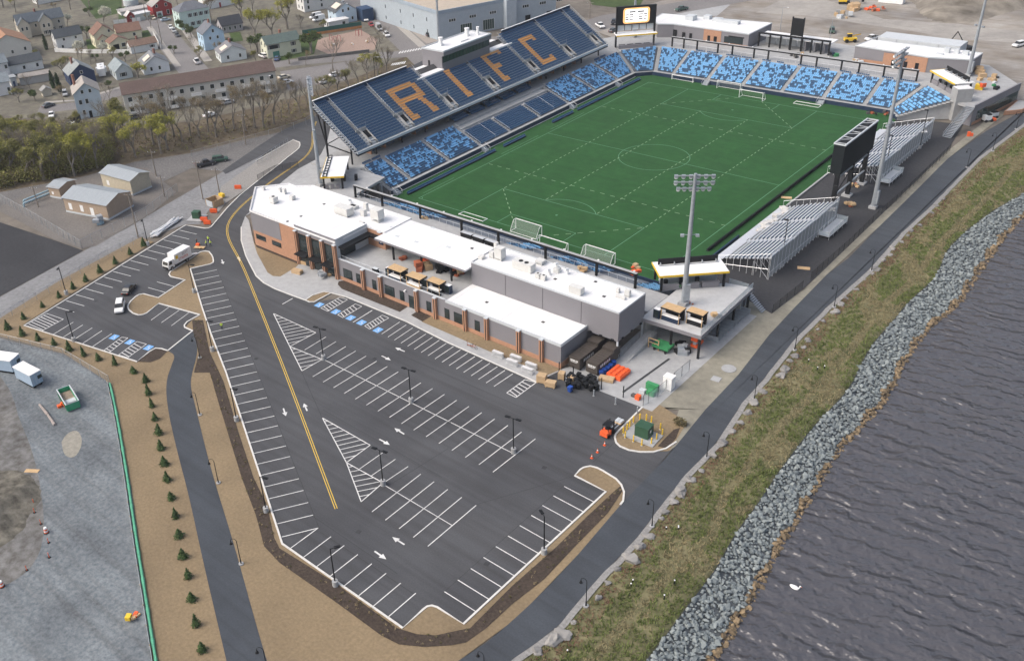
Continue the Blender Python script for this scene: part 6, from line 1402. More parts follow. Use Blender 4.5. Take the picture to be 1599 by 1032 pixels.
M_boul=stone_mat('boulder_stone',(.13,.13,.13),(.27,.26,.245));M_rip=stone_mat('riprap_stone',(.085,.105,.115),(.27,.30,.295));M_ripb=stone_mat('riprap_brown',(.06,.045,.028),(.26,.19,.11))
bm_=[stone_mesh('boulder',i,M_boul,2,.8) for i in range(7)]
bl=Z(700,740,3.535,[(493,985),(580,928),(640,885),(692,822),(828,688),(880,605),(938,528),(1008,470),(1060,405),(1108,345),(1180,248),(1190,215),(1245,160),(1285,120),(1285,95),(1335,35)])+     Z(1000,600,2.389,[(228,325),(188,358),(270,268),(306,224),(340,180),(370,145),(398,110),(428,72),(458,32)])+     Z(1050,300,2.9126,[(412,912),(490,840),(510,812),(535,770),(555,750),(600,710),(615,678),(660,628),(685,590),(738,550),(765,514),(790,485),(835,445),(870,400),(910,375),(925,355),(960,313),(990,290),(1000,260),(1040,230),(1070,200),(1085,180),(1125,155),(1180,98),(1200,65),(1230,35)])
bl.sort(key=lambda q:-q[1]);rg=random.Random(11);big={1,2,7,11,12,13,14}
for i,q in enumerate(bl):
 p=G(*q,-.1);s_=rg.uniform(.8,1.55)*(1.4 if i in big else 1);o=link('boulder',bm_[i%7]);o.location=(p.x,p.y,-.05+s_*.12);o.scale=(s_,s_*.9,s_*.85);o.rotation_euler=(0,0,rg.uniform(0,6));tag(o,f'pale boulder lining the river side of the path, {nth(i + 1)} from the bottom','boulder','boulders along the path')
rip=thing('riprap','x','stones',(0,0,0));del rip['label'],rip['category'];struct(rip)
rm_=[stone_mesh('stone',40+i,M_rip,1,.6) for i in range(9)];rmb=[stone_mesh('stone',60+i,M_ripb,1,.8) for i in range(4)]
rg=random.Random(21);allst=[]
y=-175.0
while y< 75:
 a,c=smooth_x(c_rip,y),smooth_x(c_wat,y);wd=c-a
 for j in range(14):
  yy=y+rg.uniform(-.4,.4);u_=(j+rg.uniform(.1,.9))/14*1.06;x=a+.1+wd*u_;z=-.95-2.55*min(1.05,u_)+rg.uniform(-.05,.3)
  brown=u_> .86+.06*math.sin(y*.7);allst.append((x,yy,z,rg.choice((.4,.5,.62,.78,1.0))*rg.uniform(.8,1.1),brown,rg.randrange(12),rg.uniform(0,6.28),rg.uniform(-.5,.5)))
 y += .43
def vis_size(s_):
 d=np.array(s_[:3])-CAM;dep=d @ CD;xx=PX+FPX*(d @ CR)/dep;yv=PY-FPX*(d @ CU)/dep
 return (s_[3]/dep) if (0< xx< 1599 and 0< yv< 1030) else 0
allst.sort(key=lambda s_:-vis_size(s_))
for s_ in allst[:300]:
 me=rmb[s_[5]%4] if s_[4] else rm_[s_[5]%9];o=link('stone',me,rip);o.location=s_[:3];o.scale=(s_[3],)*3;o.rotation_euler=(s_[7],s_[7]*.6,s_[6])
def bulk(sts,meshes,name,m_):
 V,F=[],[]
 tv=[np.array([v.co[:] for v in me.vertices]) for me in meshes];tf=[[tuple(p.vertices) for p in me.polygons] for me in meshes]
 for s_ in sts:
  i=s_[5]%len(meshes);c,sn=math.cos(s_[6]),math.sin(s_[6]);A=tv[i]*s_[3]
  B=np.stack([A[:,0]*c-A[:,1]*sn+s_[0],A[:,0]*sn+A[:,1]*c+s_[1],A[:,2]+A[:,0]*.3*s_[7]+s_[2]],1);b0=len(V);V += B.tolist();F += [tuple(q+b0 for q in f) for f in tf[i]]
 me=bpy.data.meshes.new(name);me.from_pydata(V,[],F);me.materials.append(m_);return link(name,me,rip)
stuff(bulk([s_ for s_ in allst[300:] if not s_[4]],rm_,'stone_field',M_rip));stuff(bulk([s_ for s_ in allst[300:] if s_[4]],rmb,'stone_field',M_ripb))
k=MB();k2=MB();k3=MB();rg=random.Random(31)
trk=ycurve(Z(1000,600,2.389,[(640,40),(560,120),(480,200),(430,260),(380,340),(330,390),(300,450),(270,560),(200,620),(150,660),(60,760)])+Z(1050,300,2.9126,[(820,700),(960,510),(1100,400),(1200,240),(1400,60)]),-.3)
for _ in range(26000):
 y=rg.uniform(-172,90);a,c=smooth_x(c_path,y),smooth_x(c_rip,y);u_=rg.uniform(.08,.985);x=a+(c-a)*u_;z=-.8*u_*u_-.03
 nz=mnoise.noise((x*.22,y*.10,5))+.35*mnoise.noise((x*.9,y*.9,1));kk=k3 if u_< .26+.12*nz and rg.random()< .8 else (k if nz>-.14 else k2)
 if abs(x-cx(trk,y))< .7: kk=k2
 if kk is k3 and rg.random()< .15: continue
 for j in range(4):
  dx,dy=rg.uniform(-.2,.2),rg.uniform(-.2,.2);h=rg.uniform(.16,.4)*(1.15 if kk is k else .9);an=rg.uniform(0,6.28);lx,ly=math.cos(an)*.07,math.sin(an)*.07
  kk.add([(x+dx-lx,y+dy-ly,z),(x+dx+lx,y+dy+ly,z),(x+dx+ly*2.2+rg.uniform(-.1,.1),y+dy-lx*2.2,z+h)],[(0,1,2)])
M_gA=mat('grass_green',(.105,.140,.038),.95,.35,1.2,col2=(.15,.18,.06));M_gB=mat('grass_dry',(.25,.215,.12),.95,.3,1.2);M_gC=mat('grass_reddish',(.19,.12,.08),.95,.3,1.2)
tag(stuff(k.build('bank_grass',M_gA)),'green grass covering the middle of the river bank','grass');tag(stuff(k2.build('bank_grass',M_gB)),'dry straw-coloured grass on the river bank','grass');tag(stuff(k3.build('bank_grass',M_gC)),'reddish dry grass beside the boulders on the bank','grass')
p=G(1240,917,-3.3);sw=thing('swan','white swan floating on the dark river','swan',tuple(p))
bm=bmesh.new();bmesh.ops.create_icosphere(bm,subdivisions=3,radius=1)
for v in bm.verts: x,y,z=v.co;v.co=Vector((p.x+x*.62*(1-.15*z),p.y+y*.32*(1+.2*x),p.z+.10+z*.24+(.12*max(0,-x) ** 2)))
me=bpy.data.meshes.new('body');k=MB();k.v=[tuple(v.co) for v in bm.verts];k.f=[tuple(v.index for v in f.verts) for f in bm.faces];k.m=[0]*len(k.f);bm.free()
nk=[(p.x+.5,p.y,p.z+.15),(p.x+.68,p.y,p.z+.38),(p.x+.66,p.y,p.z+.62),(p.x+.72,p.y,p.z+.74),(p.x+.88,p.y,p.z+.70)]
for j,(a,b_) in enumerate(zip(nk,nk[1:])): k.tube(a,b_,(.12,.08,.07,.085)[j],(.08,.07,.085,.05)[j],8)
k.build('body',M_white,sw,smooth=True);k=MB();k.tube(nk[-1],(p.x+1.02,p.y,p.z+.66),.045,.01,6);k.build('beak',M_orange,sw)
# ================================================================== VEHICLES
def paint(name,c): return mat(name,c,.35,.04,1,spec=.5,coat=.4)
P_white,P_black,P_silver,P_dkgrey,P_red,P_blue,P_green,P_cream=[paint('car_'+n_,c) for n_,c in (('white',(.75,.75,.74)),('black',(.015,.016,.018)),('silver',(.38,.39,.40)),('charcoal',(.06,.065,.07)),('red',(.30,.03,.03)),('blue',(.05,.10,.20)),('green',(.03,.08,.05)),('cream',(.60,.54,.42)))]
P_ltblue=paint('car_pale_blue',(.38,.47,.55))
M_cglass=glassy('car_glass',(.015,.018,.02),.05);M_rim=mat('wheel_rim',(.35,.35,.36),.35,.05,1,metal=.6);M_tail=mat('tail_lamp',(.4,.01,.01),.3,.05,1);M_head=mat('head_lamp',(.7,.7,.68),.2,.05,1)
KINDS={
 'sedan': (4.7,1.82,[(-2.35,.45,.82),(-2.2,.28,.98),(-1.3,.25,1.02),(.9,.25,.95),(2.0,.25,.80),(2.35,.38,.66)],(-1.75,1.15,-1.05,.35,.96,1.46),(-1.4,1.4),.33),
 'suv': (4.7,1.9,[(-2.3,.5,1.0),(-2.2,.35,1.1),(.9,.32,1.08),(2.0,.32,.98),(2.3,.45,.8)],(-2.15,1.2,-1.95,.5,1.06,1.74),(-1.42,1.42),.37),
 'van': (5.6,2.0,[(-2.8,.45,1.15),(-2.7,.35,1.2),(2.0,.35,1.2),(2.6,.4,1.0),(2.8,.5,.8)],(-2.72,2.15,-2.65,1.35,1.15,2.45),(-1.75,1.85),.36),
 'pickup': (5.7,2.0,[(-2.85,.55,1.1),(-2.75,.42,1.12),(.9,.4,1.12),(2.4,.4,1.08),(2.8,.5,.85)],(-.75,1.45,-.55,.85,1.1,1.85),(-1.75,1.85),.42)}
CARS={}
def car_proto(kind):
 L,Wd,secs,cab,wx,wr=KINDS[kind];t_=thing('parked_'+('car' if kind in ('sedan','suv') else kind),'x','car' if kind in ('sedan','suv') else kind,(0,0,0))
 k=MB();ring=[]
 for i,(x,z0,z1) in enumerate(secs):
  e=.86 if i in (0,len(secs)-1) else 1.0;w=Wd/2*e;zm=z0+(z1-z0)*.62
  ring.append([(x,-w*.93,z0),(x,-w,z0+.12),(x,-w,zm),(x,-w*.90,z1),(x,w*.90,z1),(x,w,zm),(x,w,z0+.12),(x,w*.93,z0)])
 for r_ in ring: k.v += r_
 for i in range(len(ring)-1):
  for j in range(8): a=i*8;k.f.append((a+j,a+(j+1)%8,a+8+(j+1)%8,a+8+j));k.m.append(0)
 k.f.append(tuple(range(7,-1,-1)));k.m.append(0);b0=(len(ring)-1)*8;k.f.append(tuple(range(b0,b0+8)));k.m.append(0)
 body=k.build('body',P_white,t_,smooth=False)
 if kind == 'pickup': k=MB();k.bx(-2.6,-.85,-.78,.78,1.121,1.13);k.build('cargo_bed',M_black,t_)
 x0,x1,x2,x3,z0,z1=cab;w0,w1=Wd/2*.88,Wd/2*.70
 k=MB();k.add([(x0,-w0,z0),(x1,-w0,z0),(x1,w0,z0),(x0,w0,z0),(x2,-w1,z1),(x3,-w1,z1),(x3,w1,z1),(x2,w1,z1)],[(0,1,5,4),(1,2,6,5),(2,3,7,6),(3,0,4,7),(4,5,6,7)]);k.build('windows',M_cglass,t_)
 k=MB();k.add([(x2-.08,-w1-.02,z1),(x3+.08,-w1-.02,z1),(x3+.08,w1+.02,z1),(x2-.08,w1+.02,z1),(x2+.1,-w1+.08,z1+.07),(x3-.1,-w1+.08,z1+.07),(x3-.1,w1-.08,z1+.07),(x2+.1,w1-.08,z1+.07)],[(0,1,5,4),(1,2,6,5),(2,3,7,6),(3,0,4,7),(4,5,6,7)])
 for fx in ((x2+x3)/2-.05,):
  for s_ in (-1,1): k.add([(fx-.06,s_*(w0+.005),z0),(fx+.06,s_*(w0+.005),z0),(fx+.06,s_*(w1+.01),z1),(fx-.06,s_*(w1+.01),z1)],[(0,1,2,3)])
 if kind == 'van':
  for s_ in (-1,1): k.add([(-2.7,s_*(w0+.006),z0),(.6,s_*(w0+.006),z0),(.5,s_*(w1+.03),z1),(-2.64,s_*(w1+.03),z1)],[(0,1,2,3)])
 k.build('roof',P_white,t_)
 for x in wx:
  for s_ in (-1,1):
   k=MB();k.tube((x,s_*(Wd/2-.2),wr),(x,s_*(Wd/2+.02),wr),wr,n=14);w_=k.build('wheel',M_rubber,t_)
   k=MB();k.tube((x,s_*(Wd/2+.005),wr),(x,s_*(Wd/2+.035),wr),wr*.62,n=10);k.build('rim',M_rim,w_)
 zl=secs[-1][2]-.12;zt=secs[0][2]-.1
 for s_ in (-1,1):
  k=MB();k.box(L/2-.06,s_*Wd*.33,zl-.12,.18,.36,.14);k.build('headlight',M_head,t_);k=MB();k.box(-L/2+.05,s_*Wd*.34,zt-.14,.14,.3,.16);k.build('tail_light',M_tail,t_)
 return t_
COLS={'white': P_white,'black': P_black,'silver': P_silver,'grey': P_dkgrey,'red': P_red,'blue': P_blue,'green': P_green,'cream': P_cream,'pale': P_ltblue}
def car(kind,col,px,head,label,z=0.0,group='parked vehicles'):
 key=(kind,col)
 if key not in CARS:
  pr=car_proto(kind)
  for ch in pr.children:
   if ch.name.split('.')[0] in ('body','roof'): ch.data.materials[0]=COLS[col]
  CARS[key]=pr
 p=G(*px);h=G(*head);rz=math.atan2(h.y-p.y,h.x-p.x)
 return place(CARS[key],USED,(p.x,p.y,z),rz,label,group)
car('sedan','black',(202,455),(211,444),'dark sedan in the left lot nose to the white vehicle')
car('suv','white',(188,483),(186,493),'white hatchback in front of the dark sedan in the left lot')
car('pickup','black',(321,259),(335,256),'black pickup parked on the gravel by the railway')
car('suv','green',(344,252),(358,250),'dark green off-roader beside the black pickup')
C_=[('sedan','grey',(76,167),(90,162),'dark teal sedan on the street by the pale blue three-storey house'),('sedan','white',(81,182),(80,192),'white sedan at the wood edge by the street'),('suv','silver',(102,149),(103,158),'silver hatchback in the drive left of the pale blue tall house'),
 ('sedan','white',(267,45),(271,51),'front white car in the parked line on the upper left street'),('sedan','silver',(272,50),(276,56),'middle silver car in the parked line on the upper left street'),('sedan','grey',(277,57),(281,63),'last grey car in the parked line on the upper left street'),
 ('sedan','pale',(259,33),(270,31),'pale blue sedan crossing the top of the upper left street'),('sedan','cream',(240,30),(243,36),'cream car beside the red barn garage'),('suv','green',(250,27),(252,34),'green car in front of the red barn garage'),('pickup','white',(308,99),(300,90),'white pickup on the kerb above the brown apartment roof'),('suv','white',(167,73),(177,71),'white car beside the cream house porch'),
 ('van','white',(493,29),(480,32),'rear white van parked by the white house'),('van','white',(498,33),(485,36),'front white van parked by the white house'),('suv','white',(571,33),(576,39),'white off-roader leading the line by the playground'),('sedan','red',(580,41),(585,46),'red car in the line by the playground'),('van','silver',(592,47),(598,53),'silver minivan in the line by the playground'),('suv','white',(604,57),(610,63),'white off-roader at the crossing end of the line'),
 ('suv','black',(572,10),(567,5),'first black car on the school side of the street'),('suv','black',(581,15),(576,9),'second black car on the school side of the street'),('suv','grey',(590,22),(585,16),'dark car with pale roof nearest the school gate'),('sedan','white',(535,7),(530,2),'white car by the blue gabled house, farthest up'),('sedan','white',(541,11),(536,6),'white car by the blue gabled house, middle'),('sedan','silver',(547,16),(542,10),'silver car by the blue gabled house, nearest'),
 ('suv','white',(411,90),(402,87),'white car in the drive of the pale yellow house'),('sedan','blue',(433,94),(437,88),'blue car by the green garage door'),('sedan','cream',(444,123),(456,120),'tan car under the bare trees in the car park'),('sedan','white',(448,131),(460,128),'white car under the bare trees, left pair'),('sedan','white',(508,130),(520,127),'white car under the bare trees, right front'),('sedan','white',(524,119),(536,116),'white car under the bare trees, right back'),('suv','grey',(674,57),(684,55),'dark car parked by the school corner'),
 ('pickup','green',(1064,17),(1050,20),'dark pickup with pale toolbox on the far road'),('suv','black',(958,38),(956,46),'black off-roader behind the lit scoreboard'),('pickup','white',(937,43),(945,48),'white utility pickup left of the lit scoreboard'),('sedan','grey',(958,50),(966,47),'dark car half hidden by the scoreboard post'),
 ('pickup','white',(1361,63),(1350,66),'white pickup behind the middle right far hall'),('suv','green',(1299,51),(1299,60),'green off-roader on the dirt behind the far entrance'),('suv','white',(1590,73),(1578,76),'white car at the right edge beyond the far terrace'),('suv','grey',(213,186),(225,183),'dark car under the yellow-green trees by the apartments'),('sedan','silver',(357,162),(369,159),'silver car behind the bare trees by the apartment block'),('sedan','white',(328,182),(338,179),'white car behind the bare trees at the apartment left end')]
for a in C_: car(*a)
def lorry():
 p=G(276,414);h=G(258,424);rz=math.atan2(h.y-p.y,h.x-p.x);t_=thing('box_truck','white box truck with orange and red lettering parked in the left lot','truck',(0,0,0))
 k=MB();k.bx(-3.9,1.1,-1.15,1.15,.95,3.3);k.build('cargo_box',P_white,t_)
 k=MB();k.add([(1.3,-1.0,.5),(3.1,-1.0,.5),(3.1,1.0,.5),(1.3,1.0,.5),(1.3,-1.0,2.4),(2.75,-.95,2.4),(2.75,.95,2.4),(1.3,1.0,2.4),(3.15,-1.0,1.35),(3.15,1.0,1.35)],[(0,1,8,5,4),(1,2,9,8),(2,3,7,6,9),(3,0,4,7),(4,5,6,7),(8,9,6,5),(3,2,1,0)]);cb=k.build('cab',P_white,t_)
 k=MB();k.add([(3.16,-.85,1.4),(3.16,.85,1.4),(2.80,.8,2.25),(2.80,-.8,2.25)],[(0,1,2,3)]);k.build('windscreen',M_cglass,cb)
 for s_ in (-1,1): k=MB();k.add([(1.9,s_*1.01,1.4),(2.95,s_*1.01,1.4),(2.6,s_*.985,2.2),(1.9,s_*1.0,2.2)],[(0,1,2,3)]);k.build('side_window',M_cglass,cb)
 k=MB();k.bx(-3.8,2.9,-.5,.5,.55,.9);k.build('chassis',M_black,t_);k=MB();k.bx(3.1,3.25,-.8,.8,.55,.95);k.build('grille',M_black,t_)
 for x in (-2.4,2.2):
  for s_ in (-1,1): k=MB();k.tube((x,s_*.8,.45),(x,s_*1.1,.45),.45,n=14);w_=k.build('wheel',M_rubber,t_);k=MB();k.tube((x,s_*1.09,.45),(x,s_*1.12,.45),.26,n=10);k.build('rim',M_rim,w_)
 k=MB();k.add([(-3.95,-.5,.9),(-3.95,.5,.9),(-6.6,.5,.1),(-6.6,-.5,.1)],[(0,1,2,3)]);k.add([(-3.95,-.5,.8),(-6.6,-.5,0),(-6.6,.5,0),(-3.95,.5,.8)],[(0,1,2,3)]);k.build('loading_ramp',M_alu,t_)
 def text(s_,size,z,x,m_,side):
  cu=bpy.data.curves.new('lettering','FONT');cu.body=s_;cu.size=size;cu.align_x='CENTER';cu.extrude=.004;o=bpy.data.objects.new('lettering',cu);COL.objects.link(o)
  dg=bpy.context.evaluated_depsgraph_get();me=bpy.data.meshes.new_from_object(o.evaluated_get(dg));bpy.data.objects.remove(o);me.materials.clear();me.materials.append(m_);o=link('lettering',me,t_);o.location=(x,side*1.16,z);o.rotation_euler=(R(90),0,0 if side< 0 else math.pi);o.scale=(1.15,1.25,1)
 M_tr=mat('letter_red',(.55,.10,.06),.6,.05,1);M_to=mat('letter_grey',(.30,.27,.27),.6,.05,1)
 for sd in (-1,1): text('BEST',.75,2.25,-.85*1+(-.6 if sd< 0 else -1.2),M_to,sd);text('STRIPER',.72,1.4,-1.4,M_tr,sd)
 for sd in (-1,1): k=MB();x_=.45 if sd> 0 else -3.2;k.bx(x_-.35,x_+.35,sd*1.155,sd*1.165,2.05,2.85);k.build('emblem',M_safyel,t_)
 t_.location=(p.x,p.y,0);t_.rotation_euler=(0,0,rz)
lorry()
def machine(label,name,cat,px,rz,parts):
 p=G(*px);t_=thing(name,label,cat,(0,0,0))
 for nm,m_,x,y,z,sx,sy,h in parts:
  k=MB()
  if nm == 'wheel': k.tube((x,y-sy/2,z),(x,y+sy/2,z),sx,n=12)
  elif nm in ('boom','arm'): k.beam((x,0,z),(x+sx,0,z+h),sy,.35)
  else: k.box(x,y,z,sx,sy,h)
  k.build(nm,m_,t_)
 t_.location=p;t_.rotation_euler=(0,0,rz)
WH=lambda x,y,r_: [('wheel',M_rubber,a,b_,r_,r_,.35,0) for a in (-x,x) for b_ in (-y,y)]
machine('yellow telehandler parked on the far concourse behind the frame','telehandler','machine',(1327,66),.6,[('chassis',M_safyel,0,0,.6,4,1.8,.9),('cab',M_cglass,-.3,.4,1.5,1.5,.9,1.2),('cab_roof',M_safyel,-.3,.4,2.7,1.6,1,.1),('boom',M_safyel,-1.8,.35,1.6,5,0,1.0)]+WH(1.3,.95,.6))
machine('black excavator with raised arm behind the far hall','excavator','excavator',(1508,82),2.6,[('track',M_rubber,0,-1,0,4,.6,.9),('track',M_rubber,0,1,0,4,.6,.9),('body',M_black,-.6,0,.9,3,2.4,1.2),('cab',M_cglass,.5,.7,2.1,1.4,1,1.3),('boom',M_black,.8,.45,2,4.2,0,3.6),('arm',M_black,5.0,.4,5.5,2.2,0,-3.6),('bucket',M_black,7.3,0,1.2,.9,1.1,.9)])
machine('yellow digger working on the far dirt at the top','excavator','excavator',(1318,6),.4,[('track',M_rubber,0,-1,0,4,.6,.9),('track',M_rubber,0,1,0,4,.6,.9),('body',M_safyel,-.6,0,.9,3,2.4,1.2),('cab',M_cglass,.5,.7,2.1,1.4,1,1.3),('boom',M_safyel,.8,.45,2,4.2,0,2.6),('arm',M_safyel,5.0,.4,4.5,1.6,0,-3.0),('bucket',M_black,6.6,0,.8,.9,1.1,.9)])
machine('white and red mini loader on the path by the brick planter','mini_loader','machine',(1541,190),.9,[('body',M_white,-.2,0,.5,2.0,1.3,1.3),('cab',M_cglass,.2,0,1.2,1.0,1.0,.9),('bucket',M_orange,1.7,0,.2,.8,1.6,.6),('boom',M_black,.2,.25,1.4,1.4,0,-.9)]+WH(.8,.7,.38))
machine('grey trailer pump beside the far right glass front','trailer_pump','machine',(1551,184),.9,[('body',M_greylt,0,0,.6,1.9,1.2,.9),('hood',M_black,0,0,1.5,1.5,1.0,.25)]+WH(.5,.65,.32))
machine('orange fencing bundle by the far riverside path','orange_fencing','fencing',(1512,213),.3,[('roll',M_orange,0,0,0,.7,.6,1.2),('roll',M_orange,.6,.3,0,.9,.5,.8)])
p=G(109,628);h=G(97,608);rz=math.atan2(h.y-p.y,h.x-p.x);sk=thing('skip_container','open green skip with white rim on the gravel yard','skip',(0,0,0));M_skip=mat('skip_green',(.05,.30,.16),.6,.12,1)
L_,W_2,H_=6.0,2.3,1.4
for nm,b_ in (('side',(-3,3,-1.15,-1.05)),('side',(-3,3,1.05,1.15)),('end',(-3,-2.9,-1.04,1.04)),('end',(2.9,3,-1.04,1.04))): k=MB();k.bx(*b_,.2,H_+.2);k.build(nm,M_skip,sk)
k=MB();k.bx(-2.89,2.89,-1.04,1.04,.2,.75);k.build('load',mat('skip_rubble',(.28,.22,.17),.9,.3,1.2),sk);k=MB();k.bx(-1.6,-.4,-1.0,1.0,.76,1.0);k.build('board',M_greylt,sk)
k=MB();k.kerb([(-3,-1.15),(3,-1.15),(3,1.15),(-3,1.15)],.2,H_+.2,H_+.3,0,True);k.build('rim',M_greylt,sk)
for i in range(6):
 for s_ in (-1,1): k=MB();k.box(-2.6+i*1.05,s_*1.2,.25,.12,.1,H_-.1);k.build('rib',M_skip,sk)
sk.location=(p.x,p.y,-.03);sk.rotation_euler=(0,0,rz)
def trailer(label,a,b_,w,h):
 A,B=G(*a),G(*b_);c=(A+B)/2;rz=math.atan2(B.y-A.y,B.x-A.x);L=(B-A).length;t_=thing('site_trailer',label,'trailer',(0,0,0),'site trailers')
 k=MB();k.bx(-L/2,L/2,0,w,.6,h);k.build('body',mat('trailer_blue',(.33,.42,.52),.6,.06,1),t_);k=MB();k.bx(-L/2-.08,L/2+.08,-.08,w+.08,h+.001,h+.14);k.build('roof',M_roof,t_)
 for i in range(int(L/.6)): k=MB();x=-L/2+.3+i*.6;k.bx(x-.03,x+.03,-.03,-.001,.65,h);k.build('rib',M_greylt,t_)
 for x in (-L*.3,L*.3): k=MB();k.bx(x-.25,x+.25,.3,w-.3,0,.58);k.build('support',M_black,t_)
 k=MB();k.bx(L*.1,L*.1+.9,-.045,-.031,1.6,2.3);k.build('window',M_dkglass,t_)
 t_.location=(c.x,c.y,-.03);t_.rotation_euler=(0,0,rz)
trailer('pale blue site trailer with white roof nearest the green skip',(53,608),(69,599),5.5,3.0);trailer('long pale blue site trailer behind the nearest one',(22,585),(36,573),7.5,3.0);trailer('site trailer cut by the left picture edge',(-12,570),(2,562),6,3.0)
def drum(label,q): p=G(*q);t_=thing('traffic_drum',label,'drum',(p.x,p.y,-.03),'orange traffic drums');[MB().tube((p.x,p.y,-.03+.25*i),(p.x,p.y,.22+.25*i),.34-.03*i,.32-.03*i,12).build('band',M_orange if i%2 == 0 else M_white,t_) for i in range(4)];MB().tube((p.x,p.y,-.03),(p.x,p.y,.05),.42,n=12).build('base',M_rubber,t_)
drum('orange and white drum by the dirt mound, upper',(72.5,831));drum('orange and white drum at the left picture edge',(3,915))
for i,q in enumerate(((53,786),(64,818),(76,847),(77,870),(42,890),(54,800))):
 p=G(*q);t_=thing('delineator',f'thin red marker stake round the dirt mound, {nth(i + 1)} of the line','stake',(p.x,p.y,0),'red marker stakes');MB().box(p.x,p.y,-.03,.4,.4,.06).build('foot',M_rubber,t_);MB().tube((p.x,p.y,0),(p.x,p.y,.9),.05,n=6).build('stake',M_orange,t_)
p=G(50,735);tag(MB().box(p.x,p.y,-.02,2.4,.8,.07,.6).build('plank',M_wood,loc=tuple(p)),'bare timber board on the edge of the dirt mound','board')
p=G(98,633);t_=heap('orange_sack_pile','orange sacks dumped beside the green skip','sacks',(p.x,p.y),-.03,6,.7,.6,[M_orange],44)
p=G(207,963);t_=heap('yellow_scrap','small heap of yellow and red scrap on the gravel yard','scrap',(p.x,p.y),-.03,7,.7,.55,[M_wood,M_orange,M_safyel],45)
P_=[G(*q) for q in ((62,632),(75,648),(86,664))];k=MB();[k.tube(a+Vector((0,0,.1)),b_+Vector((0,0,.1)),.22,.3,7) for a,b_ in zip(P_,P_[1:])];tag(k.build('fabric_roll',mat('fabric_roll',(.30,.26,.24),.9,.2,2),loc=tuple(P_[1])),'crumpled grey fabric roll lying on the gravel yard','fabric')
p=G(258,358);ps=thing('pipe_stack','stack of white and grey pipes beside the left lot upper kerb','pipes',(p.x,p.y,0));rg=random.Random(9)
for i in range(26): a=G(238+rg.uniform(-3,10),372-rg.uniform(0,8));b_=G(280+rg.uniform(-12,6),341+rg.uniform(0,6));MB().tube((a.x,a.y,.15+.04*(i%12)),(b_.x,b_.y,.15+.05*(i%10)),.13,n=6).build('pipe',M_white if i%3 else M_galv,ps)
tf2=thing('transformer','green transformer on a pad at the top of the left lot','transformer',tuple(G(308,340)));p=G(308,341);MB().box(p.x,p.y,.02,4,4,.2,.5).build('pad',M_conc,tf2);MB().box(p.x,p.y,.22,1.8,1.6,1.6,.5).build('cabinet',M_tfg,tf2);MB().box(p.x,p.y,1.821,1.9,1.7,.1,.5).build('lid',M_tfg,tf2)
for i,q in enumerate(((319,345),(324,350),(334,332),(372,295))): p=G(*q);t_=thing('orange_barrier',f'orange barrier by the top of the left lot, {nth(i + 1)} going up the road','barrier',(p.x,p.y,.02),'orange barriers on the ring road');MB().box(p.x,p.y,.05,1.8,.5,.9,.6).build('body',M_orange,t_);MB().box(p.x,p.y,.951,1.6,.2,.1,.6).build('rail',M_orange,t_)
p=G(336,320);t_=thing('timber_enclosure','small timber bin enclosure beside the ring road bend','enclosure',tuple(p));[MB().box(p.x+a,p.y+b_,0,sx,sy,1.8,0).build('panel',M_card,t_) for a,b_,sx,sy in ((-1.6,0,.12,3.2),(1.6,0,.12,3.2),(0,1.6,3.08,.12))];[MB().box(p.x-1+i*.66,p.y-1.62,.1,.55,.08,1.6).build('door',M_greylt,t_) for i in range(4)]
p=G(347,308);boxthing('yellow_plant','small yellow compressor on the verge by the ring road bend','machine',(347,309),.03,[('body',M_safyel,0,0,.4,1.6,.9,.8),('wheel',M_rubber,-.4,.5,.05,.35,.15,.45),('wheel',M_rubber,-.4,-.5,.05,.35,.15,.45)])
def util(label,a,b_,d,h,rh,wall,roofm,wins=()):
 A,B=Vector(G2(*a)),Vector(G2(*b_));t=(B-A).normalized();n_=Vector((-t.y,t.x));L=(B-A).length;c=(A+B)/2+n_*d/2;u_=thing('utility_building',label,'building',(c.x,c.y,0))
 q=lambda u,v,z: (*(A+t*u+n_*v),z)
 k=MB();k.prism([q(0,0,0)[:2],q(L,0,0)[:2],q(L,d,0)[:2],q(0,d,0)[:2]],0,h);k.add([q(0,0,h),q(0,d,h),q(0,d/2,h+rh),q(L,0,h),q(L,d,h),q(L,d/2,h+rh)],[(0,2,1),(3,4,5)]);k.build('wall',wall,u_)
 e=.4;k=MB();k.add([q(-e,-e,h-.12),q(L+e,-e,h-.12),q(L+e,d/2,h+rh+.06),q(-e,d/2,h+rh+.06),q(L+e,d+e,h-.12),q(-e,d+e,h-.12)],[(0,1,2,3),(3,2,4,5)]);rf=k.build('roof',roofm,u_)
 for i in range(int(L/1.2)): x=.6+i*1.2;k=MB();k.add([q(x,-e,h-.08),q(x+.06,-e,h-.08),q(x+.06,d/2,h+rh+.10),q(x,d/2,h+rh+.10)],[(0,1,2,3)]);k.build('seam',M_galv,rf)
 k=MB();k.prism([q(-.05,-.05,0)[:2],q(L+.05,-.05,0)[:2],q(L+.05,d+.05,0)[:2],q(-.05,d+.05,0)[:2]],0,.5);k.build('plinth',M_greylt,u_)
 for u,w,z0,z1,m_ in wins:
  k=MB();k.add([q(u,-.04,z0),q(u+w,-.04,z0),q(u+w,-.04,z1),q(u,-.04,z1)],[(0,1,2,3)]);k.build('shutter',m_,u_)
M_tan=mat('tan_block',(.36,.28,.21),.9,.08,1.5);M_mroof=mat('metal_roof_grey',(.30,.33,.35),.5,.06,1)
util('tan utility building with grey ribbed roof in the fenced yard',(104,331),(171,344),9,4.2,1.3,M_tan,M_mroof,[(1.5,1.1,1,2.8,M_white),(5.5,1.1,1,2.8,M_white),(9,1.2,.5,2.6,M_white)])
util('small pale utility building behind the tan one',(162,293),(208,306),6.5,4.4,1.0,mat('cream_block',(.48,.43,.33),.9,.08,1.5),M_mroof,[(2,1.1,1.2,2.6,M_white)])
